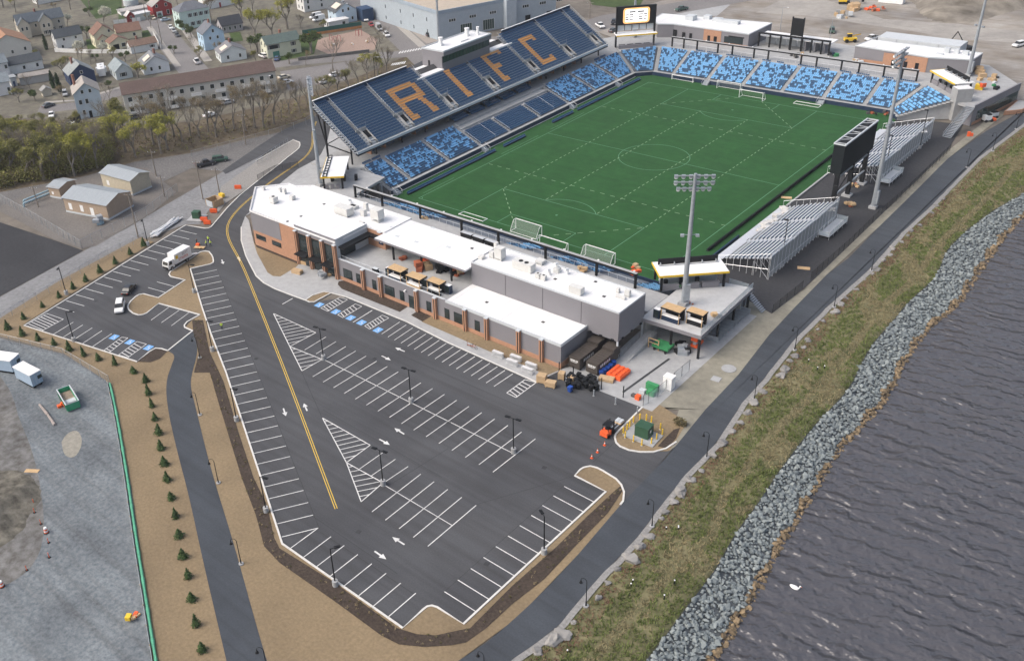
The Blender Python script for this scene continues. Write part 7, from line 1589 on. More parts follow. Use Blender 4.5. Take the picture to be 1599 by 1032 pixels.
util('tiny tan pump hut left of the tan utility building',(79,308),(96,311),6,3.2,.6,M_tan,M_mroof,[(1,.7,1,1.8,M_white)])
pp=thing('pipework','pale blue pipes crossing the fenced utility yard','pipes',tuple(G(56,313)))
for s_ in (0,1.2): a,b_=G(38,318+s_*4),G(78,302+s_*4);MB().tube((a.x,a.y,.9),(b_.x,b_.y,.9),.25,n=8).build('pipe',mat('pipe_blue',(.30,.42,.48),.5,.08,1),pp);MB().tube((a.x,a.y,0),(a.x,a.y,.9),.25,n=8).build('elbow',MATS['pipe_blue'],pp)
hp('grey blue tarpaulin cage outside the tan utility building',(156,350),0,4,.9,1.3,[M_galv,mat('pipe_blue',(.30,.42,.48))],51)
def upole(label,q,h,arm=True,m_=None):
 p=G(*q);t_=thing('utility_pole',label,'utility pole',(p.x,p.y,0),'timber utility poles');MB().tube((p.x,p.y,0),(p.x,p.y,h),.17,.11,8).build('pole',m_ or mat('pole_timber',(.23,.20,.17),.9,.15,2),t_)
 if arm: k=MB();k.beam((p.x-1.1,p.y-.6,h-.8),(p.x+1.1,p.y+.6,h-.8),.1,.12);k.build('cross_arm',MATS['pole_timber'],t_);[MB().tube((p.x+s_*.9,p.y+s_*.5,h-.74),(p.x+s_*.9,p.y+s_*.5,h-.5),.06,n=6).build('insulator',M_greylt,t_) for s_ in (-1,0.3,1)]
 return t_
for i,(q,ty) in enumerate((((216,371),300),((317,311),250),((343,303),262),((244,275),234),((384,226),177),((60,323),305),((257,307),285))): upole(f'weathered utility pole by the gravel road and railway, {nth(i + 1)} listed from the left lot',q,max(6,topx(q,ty)))
for i,(q,ty) in enumerate((((253,69),32),((229,32),-8),((214,98),72),((608,30),3),((921,30),3))): upole(f'town utility pole, {nth(i + 1)} from the upper left street to the far road',q,max(7,topx(q,ty)))
# ================================================================== PEOPLE
def person_mesh(pose,cols):
 """one skinned body; cols: hat, skin, top, trousers, boots"""
 J={'pel': (0,0,.95,.13),'waist': (0,0,1.1,.13),'chest': (.02,0,1.35,.16),'neck': (.02,0,1.5,.06),'head': (.04,0,1.64,.10),'crown': (.03,0,1.75,.075)}
 E_=[('pel','waist'),('waist','chest'),('chest','neck'),('neck','head'),('head','crown')]
 for s_,n_ in ((-1,'r'),(1,'l')):
  st_=.18*s_*pose;J.update({'hip'+n_: (0,.1*s_,.9,.10),'knee'+n_: (st_*.7+.02,.11*s_,.5,.065),'ank'+n_: (st_-.02,.11*s_,.09,.05),'toe'+n_: (st_+.16,.12*s_,.04,.04),'sho'+n_: (.02,.2*s_,1.42,.075),'elb'+n_: (.05+.1*pose,.27*s_,1.15,.05),'wri'+n_: (.2+.15*pose,.24*s_,.98+.1*pose,.035),'palm'+n_: (.26+.16*pose,.23*s_,.93+.1*pose,.035)})
  E_ += [('pel','hip'+n_),('hip'+n_,'knee'+n_),('knee'+n_,'ank'+n_),('ank'+n_,'toe'+n_),('chest','sho'+n_),('sho'+n_,'elb'+n_),('elb'+n_,'wri'+n_),('wri'+n_,'palm'+n_)]
  for f in range(5):
   a,b_,c_=J['palm'+n_][:3];w=(f-2)*.018;J[f'fin{n_}{f}']=(a+(.075 if f else .03),b_+(w if f else -.045*s_),c_-.05+.01*abs(f-2),.009);E_.append(('palm'+n_,f'fin{n_}{f}'))
 names=list(J);me=bpy.data.meshes.new('pm');me.from_pydata([J[q][:3] for q in names],[(names.index(a),names.index(b_)) for a,b_ in E_],[]);o=bpy.data.objects.new('pm',me);COL.objects.link(o)
 md=o.modifiers.new('s','SKIN')
 for i,q in enumerate(names): me.skin_vertices[0].data[i].radius=(J[q][3],)*2
 me.skin_vertices[0].data[0].use_root=True;o.modifiers.new('u','SUBSURF').levels=1
 dg=bpy.context.evaluated_depsgraph_get();out=bpy.data.meshes.new_from_object(o.evaluated_get(dg));bpy.data.objects.remove(o)
 out.materials.clear();[out.materials.append(c) for c in cols]
 for f in out.polygons:
  z=f.center.z;y=abs(f.center.y)
  f.material_index=0 if z> 1.69 else 1 if z> 1.49 else 1 if (y> .2 and z< 1.04 and z> .7 and f.center.x> .17) else 2 if z> .98 else 2 if (y> .21 and z> .85) else 3 if z> .13 else 4
  f.use_smooth=True
 return out
M_hiv=mat('hi_vis',(.55,.75,.08),.7,.1,2);M_skin=mat('skin',(.45,.28,.20),.6,.05,2);M_jean=mat('dark_trousers',(.03,.035,.05),.9,.1,2)
pm1=person_mesh(1,[M_white,M_skin,M_hiv,M_jean,M_black]);pm2=person_mesh(.3,[M_orange,M_skin,M_hiv,M_jean,M_black]);pm3=person_mesh(.5,[M_black,M_skin,M_black,M_jean,M_black])
for q,me,rz,lb in (((326,379),pm1,2,'worker in a yellow-green vest standing at the road edge, rearmost'),((323,385),pm2,4,'worker in a yellow-green vest beside the timber boards'),((329,385),pm1,1,'worker in a yellow-green vest right of the timber boards'),((308,383),pm3,.5,'worker in dark clothes behind the box truck ramp'),((347,515),pm2,2.5,'lone worker in a yellow-green vest in the long parking column'),((564,309),pm3,1,'person in dark clothes on the near concourse, left'),((571,308),pm3,3,'person in dark clothes on the near concourse, right')):
 z=CZ if q[0]> 500 else 0;p=G(*q,z);o=link('person',me);o.location=p;o.rotation_euler=(0,0,rz);tag(o,lb,'person')
p=G(312,388);t_=thing('striping_cart','line painting cart with timber boards beside the workers','cart',tuple(p));MB().box(p.x,p.y,.25,2.6,1.0,.12,.5).build('board',M_wood,t_);MB().box(p.x-1.2,p.y+.4,.05,.8,.7,.7,.5).build('tank',M_orange,t_);[MB().tube((p.x+a,p.y-.2,.2),(p.x+a+.1,p.y+.2,.2),.2,n=10).build('wheel',M_rubber,t_) for a in (-.6,.6)]
# ================================================================== TOWN
SID={}
def siding(c):
 key='siding_%02d_%02d_%02d'%tuple(int(q*99) for q in c)
 return mat(key,c,.8,.05,.6)
def shingle(c): return mat('shingle_%02d_%02d_%02d'%tuple(int(q*99) for q in c),c,.9,.15,1.5,big=.12,bigscale=.3)
M_trim=mat('house_trim',(.70,.70,.68),.7,.04,1)
def house(label,a,b_,d,h,rh,kind,wall,roofc,wins=(),door=None,chimney=None,panel=None,name='house',over=.35,z=0.0):
 """front wall between ground pixels a (left) and b_ (right); wins: (u, z, w, hgt) on the front, u in 0..1"""
 A,B=Vector(G2(*a)),Vector(G2(*b_));t=(B-A).normalized();n_=Vector((-t.y,t.x));L=(B-A).length;c=(A+B)/2+n_*d/2
 th=thing(name,label,'house' if name == 'house' else 'building',(c.x,c.y,z));q=lambda u,v,z_: (*(A+t*u+n_*v),z+z_)
 W_,Rf=siding(wall),shingle(roofc);k=MB();k.prism([q(0,0,0)[:2],q(L,0,0)[:2],q(L,d,0)[:2],q(0,d,0)[:2]],z,z+h)
 e=over
 if kind == 'end': k.add([q(0,0,h),q(L,0,h),q(L/2,0,h+rh),q(0,d,h),q(L,d,h),q(L/2,d,h+rh)],[(0,1,2),(4,3,5)])
 if kind == 'side': k.add([q(0,0,h),q(0,d,h),q(0,d/2,h+rh),q(L,0,h),q(L,d,h),q(L,d/2,h+rh)],[(1,0,2),(3,4,5)])
 k.build('wall',W_,th);k=MB();s_=.14
 if kind == 'end':
  sl=rh/(L/2);T=[q(-e,-e,h-e*sl),q(-e,d+e,h-e*sl),q(L/2,d+e,h+rh),q(L/2,-e,h+rh),q(L+e,-e,h-e*sl),q(L+e,d+e,h-e*sl)]
  k.add(T+[(p[0],p[1],p[2]+s_) for p in T],[(6,9,8,7),(9,10,11,8),(0,3,9,6),(3,4,10,9),(0,6,7,1),(4,5,11,10),(0,1,2,3),(3,2,5,4)])
 elif kind == 'side':
  sl=rh/(d/2);T=[q(-e,-e,h-e*sl),q(L+e,-e,h-e*sl),q(L+e,d/2,h+rh),q(-e,d/2,h+rh),q(L+e,d+e,h-e*sl),q(-e,d+e,h-e*sl)]
  k.add(T+[(p[0],p[1],p[2]+s_) for p in T],[(6,7,8,9),(9,8,10,11),(0,1,7,6),(0,6,9,3),(1,2,8,7),(0,3,2,1),(3,5,4,2),(3,9,11,5),(2,4,10,8)])
 elif kind == 'hip':
  m_=min(L,d)/2;k.add([q(-e,-e,h),q(L+e,-e,h),q(L+e,d+e,h),q(-e,d+e,h),q(m_,d/2 if L> d else m_,h+rh),q(L-m_,d/2 if L> d else d-m_,h+rh)],[(0,1,5,4),(1,2,5),(2,3,4,5),(3,0,4)])
 else: k.prism([q(-e,-e,0)[:2],q(L+e,-e,0)[:2],q(L+e,d+e,0)[:2],q(-e,d+e,0)[:2]],z+h,z+h+.25)
 rf=k.build('roof',Rf,th)
 for w in wins:
  u,zz,ww,hh=w[:4];x=u*L;k=MB();k.add([q(x-ww/2-.12,-.05,zz-.1),q(x+ww/2+.12,-.05,zz-.1),q(x+ww/2+.12,-.05,zz+hh+.1),q(x-ww/2-.12,-.05,zz+hh+.1)],[(0,1,2,3)]);f=k.build('window',M_trim,th)
  k=MB();k.add([q(x-ww/2,-.07,zz),q(x+ww/2,-.07,zz),q(x+ww/2,-.07,zz+hh),q(x-ww/2,-.07,zz+hh)],[(0,1,2,3)]);k.build('pane',M_dkglass,f)
  if len(w)> 4:
   for s2 in (-1,1): xx=x+s2*(ww/2+.32);k=MB();k.add([q(xx-.16,-.06,zz),q(xx+.16,-.06,zz),q(xx+.16,-.06,zz+hh),q(xx-.16,-.06,zz+hh)],[(0,1,2,3)]);k.build('shutter',M_black,f)
 for v in (.25,.7):
  for zz in ((1.0,) if h< 4.5 else (1.0,3.9) if h< 7.5 else (1.0,3.7,6.2)):
   for u,s2 in ((0,-1),(L,1)):
    k=MB();o_=.05*s2;k.add([q(u+o_,d*v-.5,zz),q(u+o_,d*v+.5,zz),q(u+o_,d*v+.5,zz+1.4),q(u+o_,d*v-.5,zz+1.4)],[(0,1,2,3)]);k.build('side_window',M_dkglass,th)
 if door: u,w,hh,m_=door;x=u*L;k=MB();k.add([q(x-w/2,-.08,0),q(x+w/2,-.08,0),q(x+w/2,-.08,hh),q(x-w/2,-.08,hh)],[(0,1,2,3)]);k.build('door',m_,th)
 if chimney: u,v=chimney;p=q(u*L,v*d,0);k=MB();k.box(p[0],p[1],z+h,.7,.7,rh+1.2);k.box(p[0],p[1],z+h+rh+1.2,.8,.8,.15);k.build('chimney',mat('chimney_brick',(.25,.13,.10),.9,.15,2),rf)
 if panel:
  P3=[Vector(q(*pp)) for pp in panel];k=MB();k.add(P3,[(0,1,2,3)]);k.build('solar_panel',mat('pale_panel',(.62,.56,.47),.4,.04,1),rf)
 return th
def wrow_(n_,z,w=.9,h=1.4,sh=False,lo=.12,hi=.88): return [(lo+(hi-lo)*i/max(1,n_-1),z,w,h)+((1,) if sh else ()) for i in range(n_)]
white,cream,bluew,grey_,tan_=(.66,.67,.66),(.66,.62,.45),(.42,.56,.68),(.34,.33,.34),(.50,.46,.38)
house('broad pale house with terracotta coloured roof at the left picture edge',(-14,101),(53,88),19,6,4.2,'end',(.55,.54,.50),(.33,.19,.12),[(.30,2.2,.9,1.3),(.55,2.6,.9,1.3),(.85,3,.9,1.3)])
house('beige double house with slate roof, twin front gables and a white chimney',(33,60),(104,47),8,6,3.2,'side',tan_,(.10,.12,.14),wrow_(4,3.6,.8,1.3,False)+wrow_(3,.8,.8,1.4,True,.55,.9),(.5,1,2.1,P_red),(.45,.5))
house('beige front gable on the double house, left',(34,62),(51,59),4,6,2.6,'end',tan_,(.10,.12,.14),wrow_(2,3.4,.8,1.4,False,.3,.7))
house('beige front gable on the double house, right',(67,57),(86,54),4,6.3,2.8,'end',tan_,(.10,.12,.14),wrow_(2,3.6,.9,1.5,False,.3,.7)+wrow_(2,.8,.8,1.4,True,.35,.65))
house('white house with charcoal roof and sliding door, between the hedge and round bush',(91,79),(132,71),7.5,5.0,2.6,'side',white,(.06,.07,.08),wrow_(2,3.4,.8,1,False,.3,.75)+[(.2,.6,.8,1.1),(.8,.3,2.2,1.9)])
house('long white single-storey house with charcoal roof below the terracotta roof',(10,119),(69,107),7,3.6,2.2,'side',white,(.07,.08,.09),[(.5,1.2,.9,1.3),(.85,1.2,.9,1.3)])
house('grey roofed white house at the left edge above the wood',(-12,153),(20,147),9,4.8,2.2,'side',(.60,.61,.62),(.20,.23,.25),wrow_(2,1.2))
house('upper grey roofed wing at the left edge',(-14,128),(18,121),7,6.0,2.4,'side',(.60,.61,.62),(.20,.23,.25),wrow_(2,3.6))
house('white outhouse with door beside the left edge house',(19,136),(28,134),4,3.2,.8,'flat',white,(.3,.32,.33),(),(.5,.8,1.9,P_blue))
house('flat grey garage with white fascia left of the twin cypress trees',(33,134),(80,126),6,2.6,.3,'flat',(.40,.40,.39),(.26,.24,.22))
house('small beige garden shed left of the twin cypress trees',(68,152),(82,149),3.2,2.2,1.0,'end',tan_,(.28,.28,.27))
house('cream house with brown roof, main gable end',(151,76),(183,70),9,5.4,3.2,'end',cream,(.20,.12,.09),[(.75,5.6,.8,1.0),(.75,2.5,.8,1.2)])
house('cream front porch gable of the brown roofed house',(174,80),(203,74),6,3.0,2.0,'end',cream,(.20,.12,.09),[(.7,.8,1.6,1.4)],(.3,2.4,2.2,M_black))
house('small cream bay gable with paired windows on the brown roofed house',(157,76),(172,73.5),4,3.6,1.5,'end',cream,(.20,.12,.09),wrow_(2,2.0,.7,1,False,.35,.65))
house('cream side wing with brown roof behind the porch',(185,64),(222,58),8,3.2,2.6,'side',cream,(.20,.12,.09),[(.7,1,1,1.2)])
house('white garage with brown roof below the cream house',(206,85),(247,77),6,2.9,1.7,'side',white,(.19,.13,.10),[(.8,1.2,1.0,1.0,1)],None,(.35,.55))
house('white cottage with pale roof panel beside the street',(226,118),(266,111),10,3.4,2.9,'end',(.62,.65,.67),(.20,.21,.22),wrow_(2,1.2,.8,1.3,False,.3,.62),None,(.6,.6),[(.9,1.5,4.45),(3.4,1.5,6.05),(3.4,6,6.05),(.9,6,4.45)])
house('pale grey cottage with dark shutters beside the yellow tree',(183,126),(208,121),11,3.2,2.4,'end',(.50,.55,.56),(.26,.30,.31),[(.45,1.0,1.5,1.4,1)])
house('dark navy house with grey roof behind the tall pale blue house',(112,136),(151,128),10,4.2,3.2,'end',(.03,.05,.11),(.27,.29,.29),[(.5,4,.8,1)],None,(.35,.7))
house('tall pale blue three-storey house at the edge of the wood',(124,187),(164,180),10,8.4,3.0,'end',(.44,.52,.58),(.36,.33,.30),[(.35,8.2,.8,1.1),(.65,8.2,.8,1.1),(.2,4.8,.9,1.4),(.45,4.8,.9,1.5),(.25,1.3,.8,1.5)],(.48,.95,2.3,M_black),(.15,.8))
house('sky blue gabled house with grey roof on the street corner',(321,80),(353,74),9,6.4,3.2,'end',bluew,(.15,.16,.18),[(.5,6.6,.8,1.2),(.32,4,.8,1.1),(.68,4,.8,1.1),(.75,.9,.8,1.1)],None,(.5,.5))
house('mint green tall house with hipped slate roof',(284,48),(330,39),9,7.6,3.0,'hip',(.52,.64,.60),(.15,.16,.18),wrow_(4,4.8,.8,1.5,True,.35,.9)+wrow_(3,1.2,.8,1.5,True,.4,.8))
house('red barn-like house with white garage door',(241,28),(271,22.5),9,4.8,2.8,'end',(.30,.035,.035),(.35,.33,.31),wrow_(2,4.2,.9,1.2,False,.22,.7)+[(.75,.6,1,1.8)],(.3,2.8,2.3,M_white))
house('small red arched shed with white trim beside the fenced deck',(200,36),(212,33.5),3,3.0,1.6,'end',(.26,.03,.03),(.55,.53,.5),[(.5,1.6,.7,1)])
house('white fenced pool deck behind the red shed',(190,25),(234,17),7,1.5,.1,'flat',white,(.42,.40,.38))
house('grey sided annex right of the red shed',(213,34),(236,29),5,2.8,.2,'flat',(.45,.50,.49),(.62,.63,.63))
house('small white house with pale roof panel above the brown apartment roof',(346,99),(386,92),9,3.4,2.4,'end',(.60,.64,.64),(.20,.20,.21),wrow_(2,1.1,.8,1.3,False,.28,.75),None,(.55,.7),[(.9,1.2,4.1),(3.5,1.2,5.4),(3.5,5.5,5.4),(.9,5.5,4.1)])
house('grey house with charcoal roof behind the sky blue house',(348,53),(380,47),7,3.2,2.8,'side',grey_,(.045,.05,.06),wrow_(4,1,.8,1.3))
house('pale yellow raised house with dark green roof and green garage door',(419,92),(471,82),8.5,5.2,2.2,'side',(.60,.61,.48),(.10,.135,.125),wrow_(3,3.2,.9,1.5,True,.1,.3)+[(.78,3.2,1,1.4,1),(.78,.6,1,1.2,1)],(.25,2.6,2.2,mat('garage_green',(.05,.20,.16),.6,.05,1)),(.55,.6))
house('white house with grey base cut by the top edge',(322,16),(366,7),8,5.4,2.4,'side',white,(.25,.26,.27),wrow_(6,3.4,.8,1.4,True),(.5,.9,2.1,P_red))
house('light blue gabled house with pale roof panel by the vans',(526,39),(558,33),9,5.0,3.0,'end',(.50,.60,.68),(.10,.11,.12),[(.35,4.6,.8,1.2),(.62,4.9,.8,1.2),(.78,1,.8,1.2)],None,None,[(.6,1,6.1),(3.3,1,7.7),(3.3,6.5,7.7),(.6,6.5,6.1)])
house('white flat-roofed annex in front of the light blue gabled house',(514,46),(545,40),5,2.7,.2,'flat',white,(.68,.68,.67),[(.75,.9,1.2,1.1)])
house('long white house along the top edge beside the vans',(476,20),(530,10),9,5.5,2,'side',(.62,.62,.60),(.3,.3,.3),wrow_(3,1.2)+wrow_(3,3.6))
house('dark slate garage house near the top edge',(60,8),(100,0),8,4,2,'side',white,(.1,.11,.12))
ap=house('long brown-roofed apartment block behind the bare trees',(199,182),(434,143),11,7.2,2.4,'side',(.50,.49,.45),(.115,.082,.072),wrow_(15,4.6,1.3,1.4,False,.04,.97)+wrow_(15,1.2,1.3,1.4,False,.04,.97),name='apartment_block')
A,B=Vector(G2(199,182)),Vector(G2(434,143));t=(B-A).normalized();n_=Vector((-t.y,t.x))
for u in (.06,.30,.46,.62,.80,.92):
 for zz in (3.4,.6):
  p=A+(B-A)*u-n_*.8;k=MB();k.box(p.x,p.y,zz,3.4,1.4,.15,math.atan2(t.y,t.x));k.box(p.x-n_.x*.6,p.y-n_.y*.6,zz+.15,3.4,.08,.9,math.atan2(t.y,t.x));o=k.build('balcony',M_trim,ap)
A,B=Vector(G2(686,64)),Vector(G2(868,28));t=(B-A).normalized();n_=Vector((-t.y,t.x));L=(B-A).length;D_=62
sc_=thing('school_building','large pale blue grey flat-roofed building behind the lettered stand','building',(*((A+B)/2+n_*20),0));q=lambda u,v,z: (*(A+t*u+n_*v),z)
k=MB();k.prism([q(0,0,0)[:2],q(L,0,0)[:2],q(L,D_,0)[:2],q(-6,D_,0)[:2]],0,10.5);k.build('wall',siding((.36,.41,.45)),sc_)
k=MB();k.prism([q(.4,.4,0)[:2],q(L-.4,.4,0)[:2],q(L-.4,D_,0)[:2],q(-5.5,D_,0)[:2]],10.502,10.6);k.build('roof',mat('gravel_roof',(.42,.36,.29),.9,.1,.5),sc_)
k=MB();k.kerb([q(-6,D_,0)[:2],q(0,0,0)[:2],q(L,0,0)[:2],q(L,D_,0)[:2]],.5,9.9,11.2);k.build('parapet',siding((.30,.36,.42)),sc_)
def fwin(u0,u1,z0,z1,m_=M_dkglass,v=-.06,par=None): k=MB();k.add([q(u0,v,z0),q(u1,v,z0),q(u1,v,z1),q(u0,v,z1)],[(0,1,2,3)]);return k.build('window' if par is None else 'pane',m_,par or sc_)
for u in (6,15,24,39,47,55):
 w=fwin(u-1.6,u+1.6,6.2,7.4,M_trim)
 for j in range(3): fwin(u-1.45+j*1.0,u-.6+j*1.0,6.3,7.3,M_dkglass,-.09,w)
for u in (12,22):
 w=fwin(u-2.6,u+2.6,.6,4.6,M_trim)
 for j in range(5): fwin(u-2.5+j*1.0,u-1.6+j*1.0,.7,4.5,M_grnglass,-.09,w)
k=MB();p=q(31,-1,0);k.box(p[0],p[1],0,4.5,3,11,math.atan2(t.y,t.x));k.build('stair_bay',siding((.40,.45,.49)),sc_)
for u in (40,50): w=fwin(u-1.2,u+1.2,.2,3.2,M_black)
for v in (8,18,28,40):
 for zz in (1.5,6):
  k=MB();x_=-6*v/D_-.06;k.add([q(x_,v,zz),q(x_,v+1.6,zz),q(x_,v+1.6,zz+1.4),q(x_,v,zz+1.4)],[(0,1,2,3)]);k.build('side_window',M_dkglass,sc_)
k=MB();p=q(-8.5,52,0);k.box(p[0],p[1],0,5,7,5,math.atan2(t.y,t.x));k.build('blue_wing',siding((.03,.06,.12)),sc_)
pf=thing('playground_fence','dark green and orange board fence behind the playground','fence',tuple(G(520,55)))
for i in range(14):
 a,b_=Vector(G2(*lerp((473,58),(565,44),i/14))),Vector(G2(*lerp((473,58),(565,44),(i+1)/14)));k=MB();k.kerb([a,b_],.08,1.0,2.6);k.build('board',mat('fence_green',(.03,.10,.085),.7,.1,1),pf)
 k=MB();k.kerb([a,b_],.12,0,.99);k.build('base_board',mat('fence_orange',(.45,.20,.08),.8,.1,1),pf)
pw=thing('playground_wall','low stone wall along the street side of the playground','wall',tuple(G(530,88)))
for i in range(10): a,b_=Vector(G2(*lerp((466,95),(577,82),i/10))),Vector(G2(*lerp((466,95),(577,82),(i+1)/10)));k=MB();k.kerb([a,b_],.5,0,1.1);k.build('wall_panel',mat('dark_stone',(.12,.12,.115),.9,.2,1.5),pw)
for i,qd in enumerate(((517,64),(524,67),(530,65),(558,57),(563,56))): p=G(*qd);t_=thing('play_post_frame',f'slim red climbing frame in the playground, {nth(i + 1)} from the left','play frame',(p.x,p.y,0),'climbing frames');[MB().tube((p.x+a,p.y,0),(p.x+a,p.y,2.4),.08,n=6).build('post',P_red,t_) for a in (-.8,.8)];MB().tube((p.x-.8,p.y,2.3),(p.x+.8,p.y,2.3),.06,n=6).build('bar',P_red,t_)
for i,qd in enumerate(((551,70),(574,67),(519,71))): p=G(*qd);heap('spring_rider',f'low pale play figure on the playground ground, {nth(i + 1)} of three','play figure',(p.x,p.y),0,4,.7,.6,[M_trim,M_card],70+i)
for i,(a,b_,lb) in enumerate((((86,82),(138,84),'white vinyl fence below the charcoal roofed white house'),((138,84),(206,84),'white vinyl fence before the cream house'),((178,38),(220,33),'white picket fence along the upper yard'),((240,55),(252,78),'white fence beside the brown roofed garage'),((205,12),(190,22),'white fence round the pool deck'))):
 A,B=Vector(G2(*a)),Vector(G2(*b_));n2=max(2,int((B-A).length/2.2));t_=thing('vinyl_fence',lb,'fence',(A.x,A.y,0))
 for j in range(n2): k=MB();k.kerb([A.lerp(B,j/n2),A.lerp(B,(j+.96)/n2)],.08,.05,1.7);k.build('panel',M_trim,t_)
p=G(205,8);t_=thing('round_pool','round above-ground pool behind the red shed','pool',tuple(p));MB().tube((p.x,p.y,0),(p.x,p.y,2.6),3.6,n=24).build('wall',M_greylt,t_);MB().tube((p.x,p.y,2.601),(p.x,p.y,2.66),3.4,n=24).build('cover',mat('pool_cover',(.45,.52,.52),.5,.05,1),t_)
p=G(160,117);h_=G(163,134);rz=math.atan2(h_.y-p.y,h_.x-p.x);t_=thing('travel_trailer','big white travel trailer in the drive of the grey cottage','trailer',(0,0,0));MB().bx(-4.5,4.5,-1.3,1.3,.6,3.3).build('body',P_white,t_);MB().bx(-1,1,-1.9,1.9,.9,2.9).build('slide_out',P_white,t_);[MB().box(x,y,3.3,1.0,.8,.35).build('roof_unit',P_white,t_) for x,y in ((-2,0),(2,.2))];[MB().tube((x,s_*1.0,.4),(x,s_*1.3,.4),.4,n=12).build('wheel',M_rubber,t_) for x in (-.6,.6) for s_ in (-1,1)];t_.location=(p.x,p.y,0);t_.rotation_euler=(0,0,rz)
p=G(118,198);t_=heap('scrap_sheds','red and white scrap sheds below the tall pale blue house','sheds',(p.x,p.y),0,8,2.2,2.0,[P_red,M_trim,M_navy,M_asph_old],81)
for i,(qd,ty) in enumerate((((420,156),122),((586,126),117),((739/3.97+400,500/3.97),100),((990,44),20),((991,70),30),((1295,66),38),((1218,48),30))):
 p=G(*qd);hgt=8;t_=thing('street_light',f'slim street light beyond the stadium, {nth(i + 1)} from the left','street light',(p.x,p.y,0),'far street lights');MB().tube((p.x,p.y,0),(p.x,p.y,hgt),.11,.07,8).build('pole',M_black if i in (1,2) else M_galv,t_);MB().beam((p.x,p.y,hgt),(p.x+1.4,p.y+.5,hgt+.2),.08,.08).build('arm',M_galv,t_);MB().box(p.x+1.6,p.y+.55,hgt+.1,.6,.3,.15).build('lamp_head',M_white,t_)
# ================================================================== TREES
LEAF={n_: mat('leaves_'+n_,c,.9,.35,.9,col2=c2) for n_,c,c2 in (('yellow',(.25,.25,.045),(.34,.33,.07)),('olive',(.16,.165,.05),(.23,.22,.07)),('buds',(.19,.155,.09),(.24,.20,.11)),('rust',(.20,.14,.055),(.24,.18,.07)),('blossom',(.45,.45,.36),(.58,.57,.48)),('green',(.055,.085,.025),(.08,.11,.035)),('dark',(.022,.042,.018),(.035,.06,.025)))}
M_bark=mat('tree_bark',(.20,.18,.155),.95,.25,2)
def grow(k,tips,p,d,L,r,lvl,rg,spread,mx):
 e=p+d*L;k.tube(p,e,r,r*.68,5 if lvl< 2 else 4,caps=False)
 if lvl >= mx: tips.append(e);return
 if lvl >= mx-2: tips.append(e)
 for _ in range(rg.choice((2,3,3)) if lvl< mx-1 else 3):
  a=Vector((rg.gauss(0,1),rg.gauss(0,1),rg.gauss(0,.45))).normalized();nd=(d*(1-spread)+a*spread+Vector((0,0,.26))).normalized();grow(k,tips,p+d*L*rg.uniform(.6,1),nd,L*rg.uniform(.62,.84),r*.60,lvl+1,rg,spread,mx)
def tree_proto(nm,leaf,h,nleaf,lsize,spread,seed,clump=.9,trunkL=.28,mx=5):
 rg=random.Random(seed);t_=thing(nm,'x','tree',(0,0,0));k=MB();tips=[]
 grow(k,tips,Vector((0,0,-.1)),Vector((rg.uniform(-.06,.06),rg.uniform(-.06,.06),1)).normalized(),h*trunkL,h*.0115+.05,0,rg,spread,mx)
 zt=max(q.z for q in tips);s_=h/zt;k.v=[(x*s_,y*s_,z*s_) for x,y,z in k.v];tips=[q*s_ for q in tips]
 k.build('trunk',M_bark,t_)
 k=MB();per=max(1,nleaf // len(tips))
 for q in tips: leaf_quads(k,q,per,(clump,clump,clump*.7),lsize,rg)
 k.build('crown',leaf,t_);return t_
TP={'bare': [tree_proto('bare_tree',LEAF['buds'],15,900,.10,.40,100+i,.55,.22,6) for i in range(3)],'spring': [tree_proto('spring_tree',LEAF['yellow'],12,4200,.16,.45,110+i,.8,.20) for i in range(3)],'olive': [tree_proto('olive_tree',LEAF['olive'],12,4600,.17,.50,120+i,1.0,.13,6) for i in range(3)],'rust': [tree_proto('budding_tree',LEAF['rust'],15,2200,.11,.40,130+i,.7,.20,6) for i in range(2)],'blossom': [tree_proto('blossom_tree',LEAF['blossom'],7,1700,.20,.52,140,.8)],'bush': [tree_proto('leafy_bush',LEAF['green'],4,1500,.2,.55,150,.7,.15,4)],'yellow_bush': [tree_proto('yellow_bush',LEAF['yellow'],4.5,1500,.18,.55,155,.6,.15,4)]}
cy=thing('cypress_tree','x','tree',(0,0,0));k=MB();rg=random.Random(4)
for i in range(26): z=.3+i*.21;rr=.95*math.sin(min(1,(i+3)/10)*1.57)*(1-(i/27) ** 3);leaf_quads(k,(0,0,z),60,(rr,rr,.25),.16,rg)
k.tube((0,0,.2),(0,0,5.3),.65,.2,8,caps=False);k.build('crown',LEAF['dark'],cy);MB().tube((0,0,0),(0,0,1),.12,n=6).build('trunk',M_bark,cy);TP['cypress']=[cy]
rg=random.Random(77);TN={}
def tree(kind,px,label,sc=1.0,group=None,z=-.05):
 p=G(*px);i=TN.get(kind,0);TN[kind]=i+1;pr=TP[kind][i%len(TP[kind])]
 place(pr,USED,(p.x,p.y,z),rg.uniform(0,6.28),label,group or 'trees',sc*rg.uniform(.9,1.1))
belt=[]
for _ in range(4000):
 if len(belt) >= 58: break
 x=rg.uniform(-40,170);y=rg.uniform(196,292-max(0,x)*.14)
 if all((x-a) ** 2+((y-b_)*1.7) ** 2> 330 for a,b_,_k in belt): belt.append((x,y,rg.choice(('olive','olive','olive','bare','spring'))))
belt.sort()
for i,(x,y,kd) in enumerate(belt): tree(kd,(x,y),f'tree in the dense wood at the left edge, {nth(i + 1)} from the left',rg.uniform(.8,1.05)*min(1,.42+max(0,y-200)*.009),'trees of the left wood')
